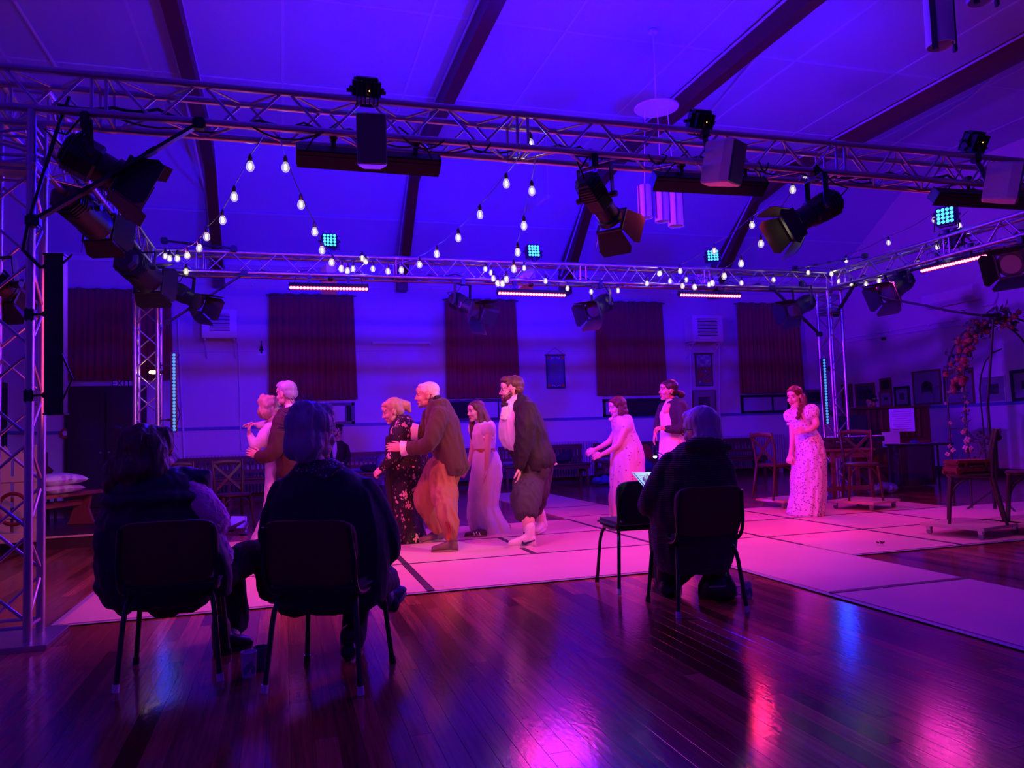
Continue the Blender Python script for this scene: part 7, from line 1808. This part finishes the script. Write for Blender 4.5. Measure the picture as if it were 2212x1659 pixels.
for k in range(40):
    a = rr.uniform(0, 2 * PI); p0 = Vector((-.03 + .1 * math.cos(a), .09 * math.sin(a), .04 + rr.uniform(-.05, .09))); d_ = Vector((math.cos(a), math.sin(a), rr.uniform(-.4, .4))) * .05
    q.tube([f.M @ p0, f.M @ (p0 + d_ * .7 + Vector((0, 0, .01))), f.M @ (p0 + d_ * 1.2 + Vector((0, 0, -.02)))], .0012, 4)
o = q.obj('loose_hair', H_BROWN, f.t); o['kind'] = 'stuff'
q = MB(); f.sil(q, [(1010, 290, 385, .09), (1035, 258, 418, .14), (1075, 232, 436, .18), (1130, 215, 448, .2), (1200, 210, 456, .2), (1260, 214, 456, .2), (1300, 232, 452, .2)]); q.tube([f.p(385, 1030, .03), f.p(432, 1040, .05), f.p(446, 1080, .05)], [.06, .075, .035], 14, round_ends=True)
for k in range(5): y = 1075 + 46 * k; f.sil(q, [(y - 14, 226 - 3 * k, 440 + 3 * k, .19), (y, 218 - 3 * k, 446 + 3 * k, .205), (y + 14, 226 - 3 * k, 440 + 3 * k, .19)])
f.cloth('puffer_vest', q, M_VEST, wr=.008, wf=12, seed=22, stretch=(1, 1, 1))
q = MB(); f.sil(q, [(1150, 205, 262, .05, -.12), (1230, 210, 300, .06, -.13), (1280, 226, 300, .055, -.13), (1310, 246, 292, .045, -.13), (1328, 258, 274, .02, -.13)]); f.cloth('hanging_coat', q, M_VEST, wr=.01, wf=14, seed=23); q = MB(); f.sil(q, [(1150, 440, 470, .06, -.05), (1200, 446, 492, .07, -.04), (1250, 450, 502, .07, -.03), (1285, 452, 498, .06, -.02)]); f.cloth('hanging_coat', q, M_VEST, wr=.01, wf=14, seed=23)
q = MB(); f.limb(q, [(385, 1055, .0, .085), (425, 1082, .0, .088), (460, 1120, .02, .08), (472, 1138, .08, .06)]); f.limb(q, [(470, 1165, .02, .04), (488, 1195, .02, .035), (494, 1212, .02, .02)]); f.cloth('fleece_sleeve', q, M_FLUFF, .009, 1, .006, 40, 24, (1, 1, 1))
q = MB(); f.limb(q, [(400, 1275, .05, .12), (490, 1228, .3, .1), (560, 1196, .42, .088), (585, 1235, .45, .085), (585, 1272, .42, .075)]); f.limb(q, [(360, 1285, .05, .12), (440, 1240, .3, .1), (488, 1215, .42, .085), (500, 1290, .4, .083), (505, 1342, .38, .082)]); q.ball(f.p(350, 1275, .05), (.2, .2, .1)); f.cloth('trousers', q, M_TROUB, wr=.008, seed=25)
f.hand(f.p(484, 1147, .08), vdir(.75, -.15, -.5), vdir(-.1, .7, -.6), vdir(.2, .8, .2), 1.0, .9); f.skin_limb([(472, 1142, .06, .034), (484, 1147, .08, .028)])
f.skin_limb([(505, 1330, .38, .045), (500, 1385, .3, .04)]); f.skin_limb([(585, 1260, .43, .045), (590, 1290, .43, .04)]); f.body()
a, b2 = atZ(462, 1412), atZ(545, 1396); f.shoe(a, b2, M_BLKSH, M_BLKSH, .05, .1, .05, 'boot'); a = f.p(565, 1285, .42); f.shoe(f.p(580, 1278, .42), f.p(588, 1268, .62), M_BLKSH, M_BLKSH, .045, .08, .0, 'boot')
t = thing('notebook', 'open pale notebook held by the woman in the puffer vest', 'notebook', f.p(515, 1133, .25))
na, nb_ = f.p(496, 1149, .12), f.p(532, 1149, .14); nv = f.p(533, 1115, .40) - nb_
MB().prism([na, nb_, nb_ + nv, na + nv], ZU * -.012).obj('pages', M_FABRICW, t); MB().prism([na - RT * .006 - ZU * .013, nb_ + RT * .006 - ZU * .013, nb_ + nv + RT * .006 - ZU * .013, na + nv - RT * .006 - ZU * .013], ZU * -.006).obj('cover', M_VEST, t)
MB().bar(nb_ - RT * .008 + ZU * .002, nb_ + nv - RT * .008 + ZU * .002, .002, .002).obj('page_edge', M_INK, t)
o = MB().box(f.p(492, 1144, .13), (.075, .14, .01), bev=.004).obj('phone', M_BLACK); tag(o, 'black phone lying under the hand of the woman in the puffer vest', 'phone')

M_SWEAT = speckle('dark_spotted_sweater', (.012, .012, .022), (.3, .3, .3), 9, .07)
def dots(name):
    return speckle(name, (.06, .02, .05), (.6, .55, .6), 62, .28)
f = Fig('grey-haired person in dark spotted sweater and polka dot collar seen from behind', 0, 0, 1.0, 3.72, (.17, 3.85, 0))
f.head((675, 938, 0), vdir(.5, -.05, -.87), (0, 0, 1), 1.13, SK_FAIR, (680, 1020, -.02))
f.hair(f.cap_hair(1.14) + [((-.05, 0, -.04), (.075, .088, .08)), ((.03, 0, .1), (.07, .075, .035)), ((-.04, .0, .1), (.07, .07, .04))], H_GREY, wr=.012, wf=22)
q = MB(); rr = random.Random(19)
for k in range(120):
    a = rr.uniform(0, 2 * PI); e = rr.uniform(-.3, 1.4); dv = Vector((math.cos(a) * math.cos(e), math.sin(a) * math.cos(e), math.sin(e))); p0 = Vector((-.03, 0, .035)) + Vector((dv.x * .1, dv.y * .088, dv.z * .1)); l_ = rr.uniform(.012, .04)
    q.tube([f.M @ p0, f.M @ (p0 + dv * l_ + Vector((rr.uniform(-.01, .01), rr.uniform(-.01, .01), .006)))], .0009, 4)
o = q.obj('loose_hair', H_GREY, f.t); o['kind'] = 'stuff'
q = MB(); f.sil(q, [(1008, 632, 742, .085), (1028, 612, 772, .13), (1065, 592, 808, .165), (1120, 583, 832, .185), (1190, 582, 842, .2), (1260, 592, 838, .2), (1302, 612, 830, .19)]); f.limb(q, [(790, 1062, .02, .07), (832, 1150, .05, .072), (828, 1200, .12, .066), (780, 1215, .3, .05)]); f.limb(q, [(615, 1062, .02, .07), (590, 1150, .03, .072), (612, 1215, .12, .06)]); f.cloth('sweater', q, M_SWEAT, wr=.008, seed=26)
q = MB(); f.sil(q, [(992, 648, 722, .072, .0), (1004, 636, 740, .088, -.01), (1020, 634, 752, .1, -.015), (1030, 640, 752, .1, -.02)]); q.prism([f.p(665, 1015, -.115), f.p(735, 1008, -.11), f.p(702, 1038, -.15)], FW * .03); f.cloth('polka_dot_collar', q, dots('polka_dots'), .007, 2, .003, 20)
GM = mat('dark_spectacle_rim', (.02, .015, .015), .3)
q = MB()
for sy in (-1, 1): q.tube([f.M @ Vector((.1, sy * (.032 + .022 * math.cos(a)), .01 + .02 * math.sin(a))) for a in [2 * PI * i / 16 for i in range(17)]], .0022, 5)
for sy in (-1, 1): q.tube([f.M @ Vector((.1, sy * .054, .015)), f.M @ Vector((.04, sy * .077, .014)), f.M @ Vector((-.01, sy * .08, .005))], .0022, 5)
q.obj('spectacles', GM, f.t, smooth=True)
q = MB(); f.limb(q, [(640, 1280, .1, .12), (720, 1270, .3, .1), (768, 1268, .45, .08), (766, 1340, .42, .066), (765, 1385, .36, .058)]); f.limb(q, [(770, 1275, .1, .12), (810, 1258, .35, .1), (832, 1255, .5, .08), (838, 1290, .45, .06), (842, 1305, .4, .05)]); q.ball(f.p(715, 1280, .08), (.21, .2, .1)); f.cloth('trousers', q, M_TROUB, wr=.007, seed=27)
f.skin_limb([(765, 1370, .37, .042), (764, 1405, .34, .04)]); f.skin_limb([(838, 1290, .45, .04), (845, 1310, .4, .038)]); f.hand(f.p(772, 1216, .32), vdir(-.6, -.2, -.6), vdir(0, -1, 0), vdir(0, .3, -.8), .6); f.body()
a, b2 = atZ(752, 1428), atZ(772, 1388); f.shoe(a, b2, M_BLKSH, M_BLKSH, .048, .09, .03); f.shoe(f.p(832, 1322, .38), f.p(874, 1278, .5), mat('purple_grey_shoe', (.09, .07, .12), .5), M_SOLE, .045, .085, .02)

M_KNIT = mat('dark_brown_knit', (.05, .022, .018), .95, sheen=.2)
N, L = _ng(M_KNIT); b = N['Principled BSDF']; tc = N.new('ShaderNodeTexCoord'); wv = N.new('ShaderNodeTexWave'); wv.wave_type = 'BANDS'; wv.bands_direction = 'Z'; wv.inputs['Scale'].default_value = 28; wv.inputs['Distortion'].default_value = .8; wv.inputs['Detail'].default_value = 1
L.new(tc.outputs['Object'], wv.inputs['Vector']); bp = N.new('ShaderNodeBump'); bp.inputs['Strength'].default_value = .9; bp.inputs['Distance'].default_value = .012; L.new(wv.outputs['Fac'], bp.inputs['Height']); L.new(bp.outputs[0], b.inputs['Normal'])
f = Fig('person with grey bob in dark brown knitted hooded coat reading papers', 0, 0, 1.0, 4.85, (2.45, 4.38, 0))
f.head((1513, 930, 0), vdir(-.55, -.22, -.8), (0, 0, 1), 1.1, SK_FAIR, (1512, 985, 0), female=True)
f.hair(f.cap_hair(1.14) + [((-.04, 0, -.045), (.085, .095, .07)), ((.03, 0, .095), (.06, .075, .035))], hair_mat('silver_bob_hair', (.5, .48, .52)), wr=.004, wf=22)
q = MB()
for sy in (-1, 1): q.tube([f.M @ Vector((.1, sy * (.032 + .022 * math.cos(a)), .01 + .02 * math.sin(a))) for a in [2 * PI * i / 16 for i in range(17)]], .0022, 5)
for sy in (-1, 1): q.tube([f.M @ Vector((.1, sy * .054, .015)), f.M @ Vector((.04, sy * .08, .014)), f.M @ Vector((-.01, sy * .085, .005))], .0022, 5)
q.obj('spectacles', GM, f.t, smooth=True)
q = MB(); f.sil(q, [(956, 1472, 1548, .09), (972, 1452, 1566, .13), (1005, 1428, 1582, .17), (1060, 1408, 1592, .2), (1120, 1404, 1594, .21), (1180, 1410, 1588, .21), (1230, 1424, 1572, .2)])
q.tube([f.p(1490, 962, -.1), f.p(1535, 960, -.12), f.p(1574, 966, -.06)], [.04, .055, .022], 14, round_ends=True)
f.limb(q, [(1450, 1000, .0, .075), (1416, 1060, .0, .08), (1404, 1092, .06, .075), (1410, 1070, .25, .055)]); f.sil(q, [(1130, 1404, 1470, .09, .2), (1180, 1406, 1474, .1, .25), (1222, 1412, 1468, .09, .25)])
f.cloth('knitted_coat', q, M_KNIT, wr=.009, seed=28)
q = MB(); f.limb(q, [(1480, 1210, .1, .11), (1450, 1180, .4, .09), (1437, 1230, .42, .075), (1436, 1262, .35, .055)]); f.limb(q, [(1540, 1210, .1, .11), (1510, 1180, .4, .09), (1480, 1230, .42, .07), (1450, 1265, .4, .05)]); f.cloth('trousers', q, M_TROUB, seed=29)
f.hand(f.p(1412, 1062, .3), vdir(-.4, .5, -.6), vdir(.4, .6, -.4), vdir(.5, .5, 0), .8, .95); f.skin_limb([(1410, 1068, .27, .034), (1412, 1060, .3, .028)]); f.body()
f.shoe(atZ(1440, 1290), atZ(1424, 1262), M_BLKSH, M_BLKSH, .048, .1, .1, 'boot'); f.shoe(atZ(1458, 1286), atZ(1452, 1258), M_BLKSH, M_BLKSH, .048, .1, .1, 'boot')
t = thing('script_pages', 'sheaf of blue lit white papers held by the person in the knitted coat', 'papers', f.p(1395, 1040, .35))
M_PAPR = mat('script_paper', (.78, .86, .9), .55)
for k in range(4):
    o_ = k * .008; A, B_, C_, E_ = f.p(1364 + k * 2, 1021 + k, .42 + o_), f.p(1420, 1020 + k, .45 + o_), f.p(1424, 1052, .3 + o_), f.p(1393 - k, 1055 - k, .28 + o_)
    MB().prism([A, B_, C_, E_], Vector((0, 0, .0015))).obj('page', M_PAPR, t)
A, E_ = f.p(1369, 1023, .415), f.p(1396, 1054, .283); MB().bar(A + ZU * .004, E_ + ZU * .004, .004, .002).obj('folded_edge', M_INK, t)
for k in range(5):
    u = .2 + .14 * k; A = f.p(1375 + 27 * u, 1023 + 29 * u, .41 - .13 * u); B_ = f.p(1402 + 15 * u, 1022 + 29 * u, .42 - .13 * u); MB().bar(A + ZU * .004, B_ + ZU * .004, .003, .001).obj('printed_line', M_INK, t)

# fused soft props
for t, q, m in SOFTQ: garment('bag_body' if 'bag' in t.name else 'folded_cloth', fuse(q, .018, 3, .012, 9, 3, (1, 1, 1)), m, t)
garment('bag_body', fuse(BAGQ, .012, 1, .02, 14, 3, (1, 1, 1)), M_BAG, BAGT); del BAGT['pending']
bpy.data.scenes.remove(TMP_SCN)
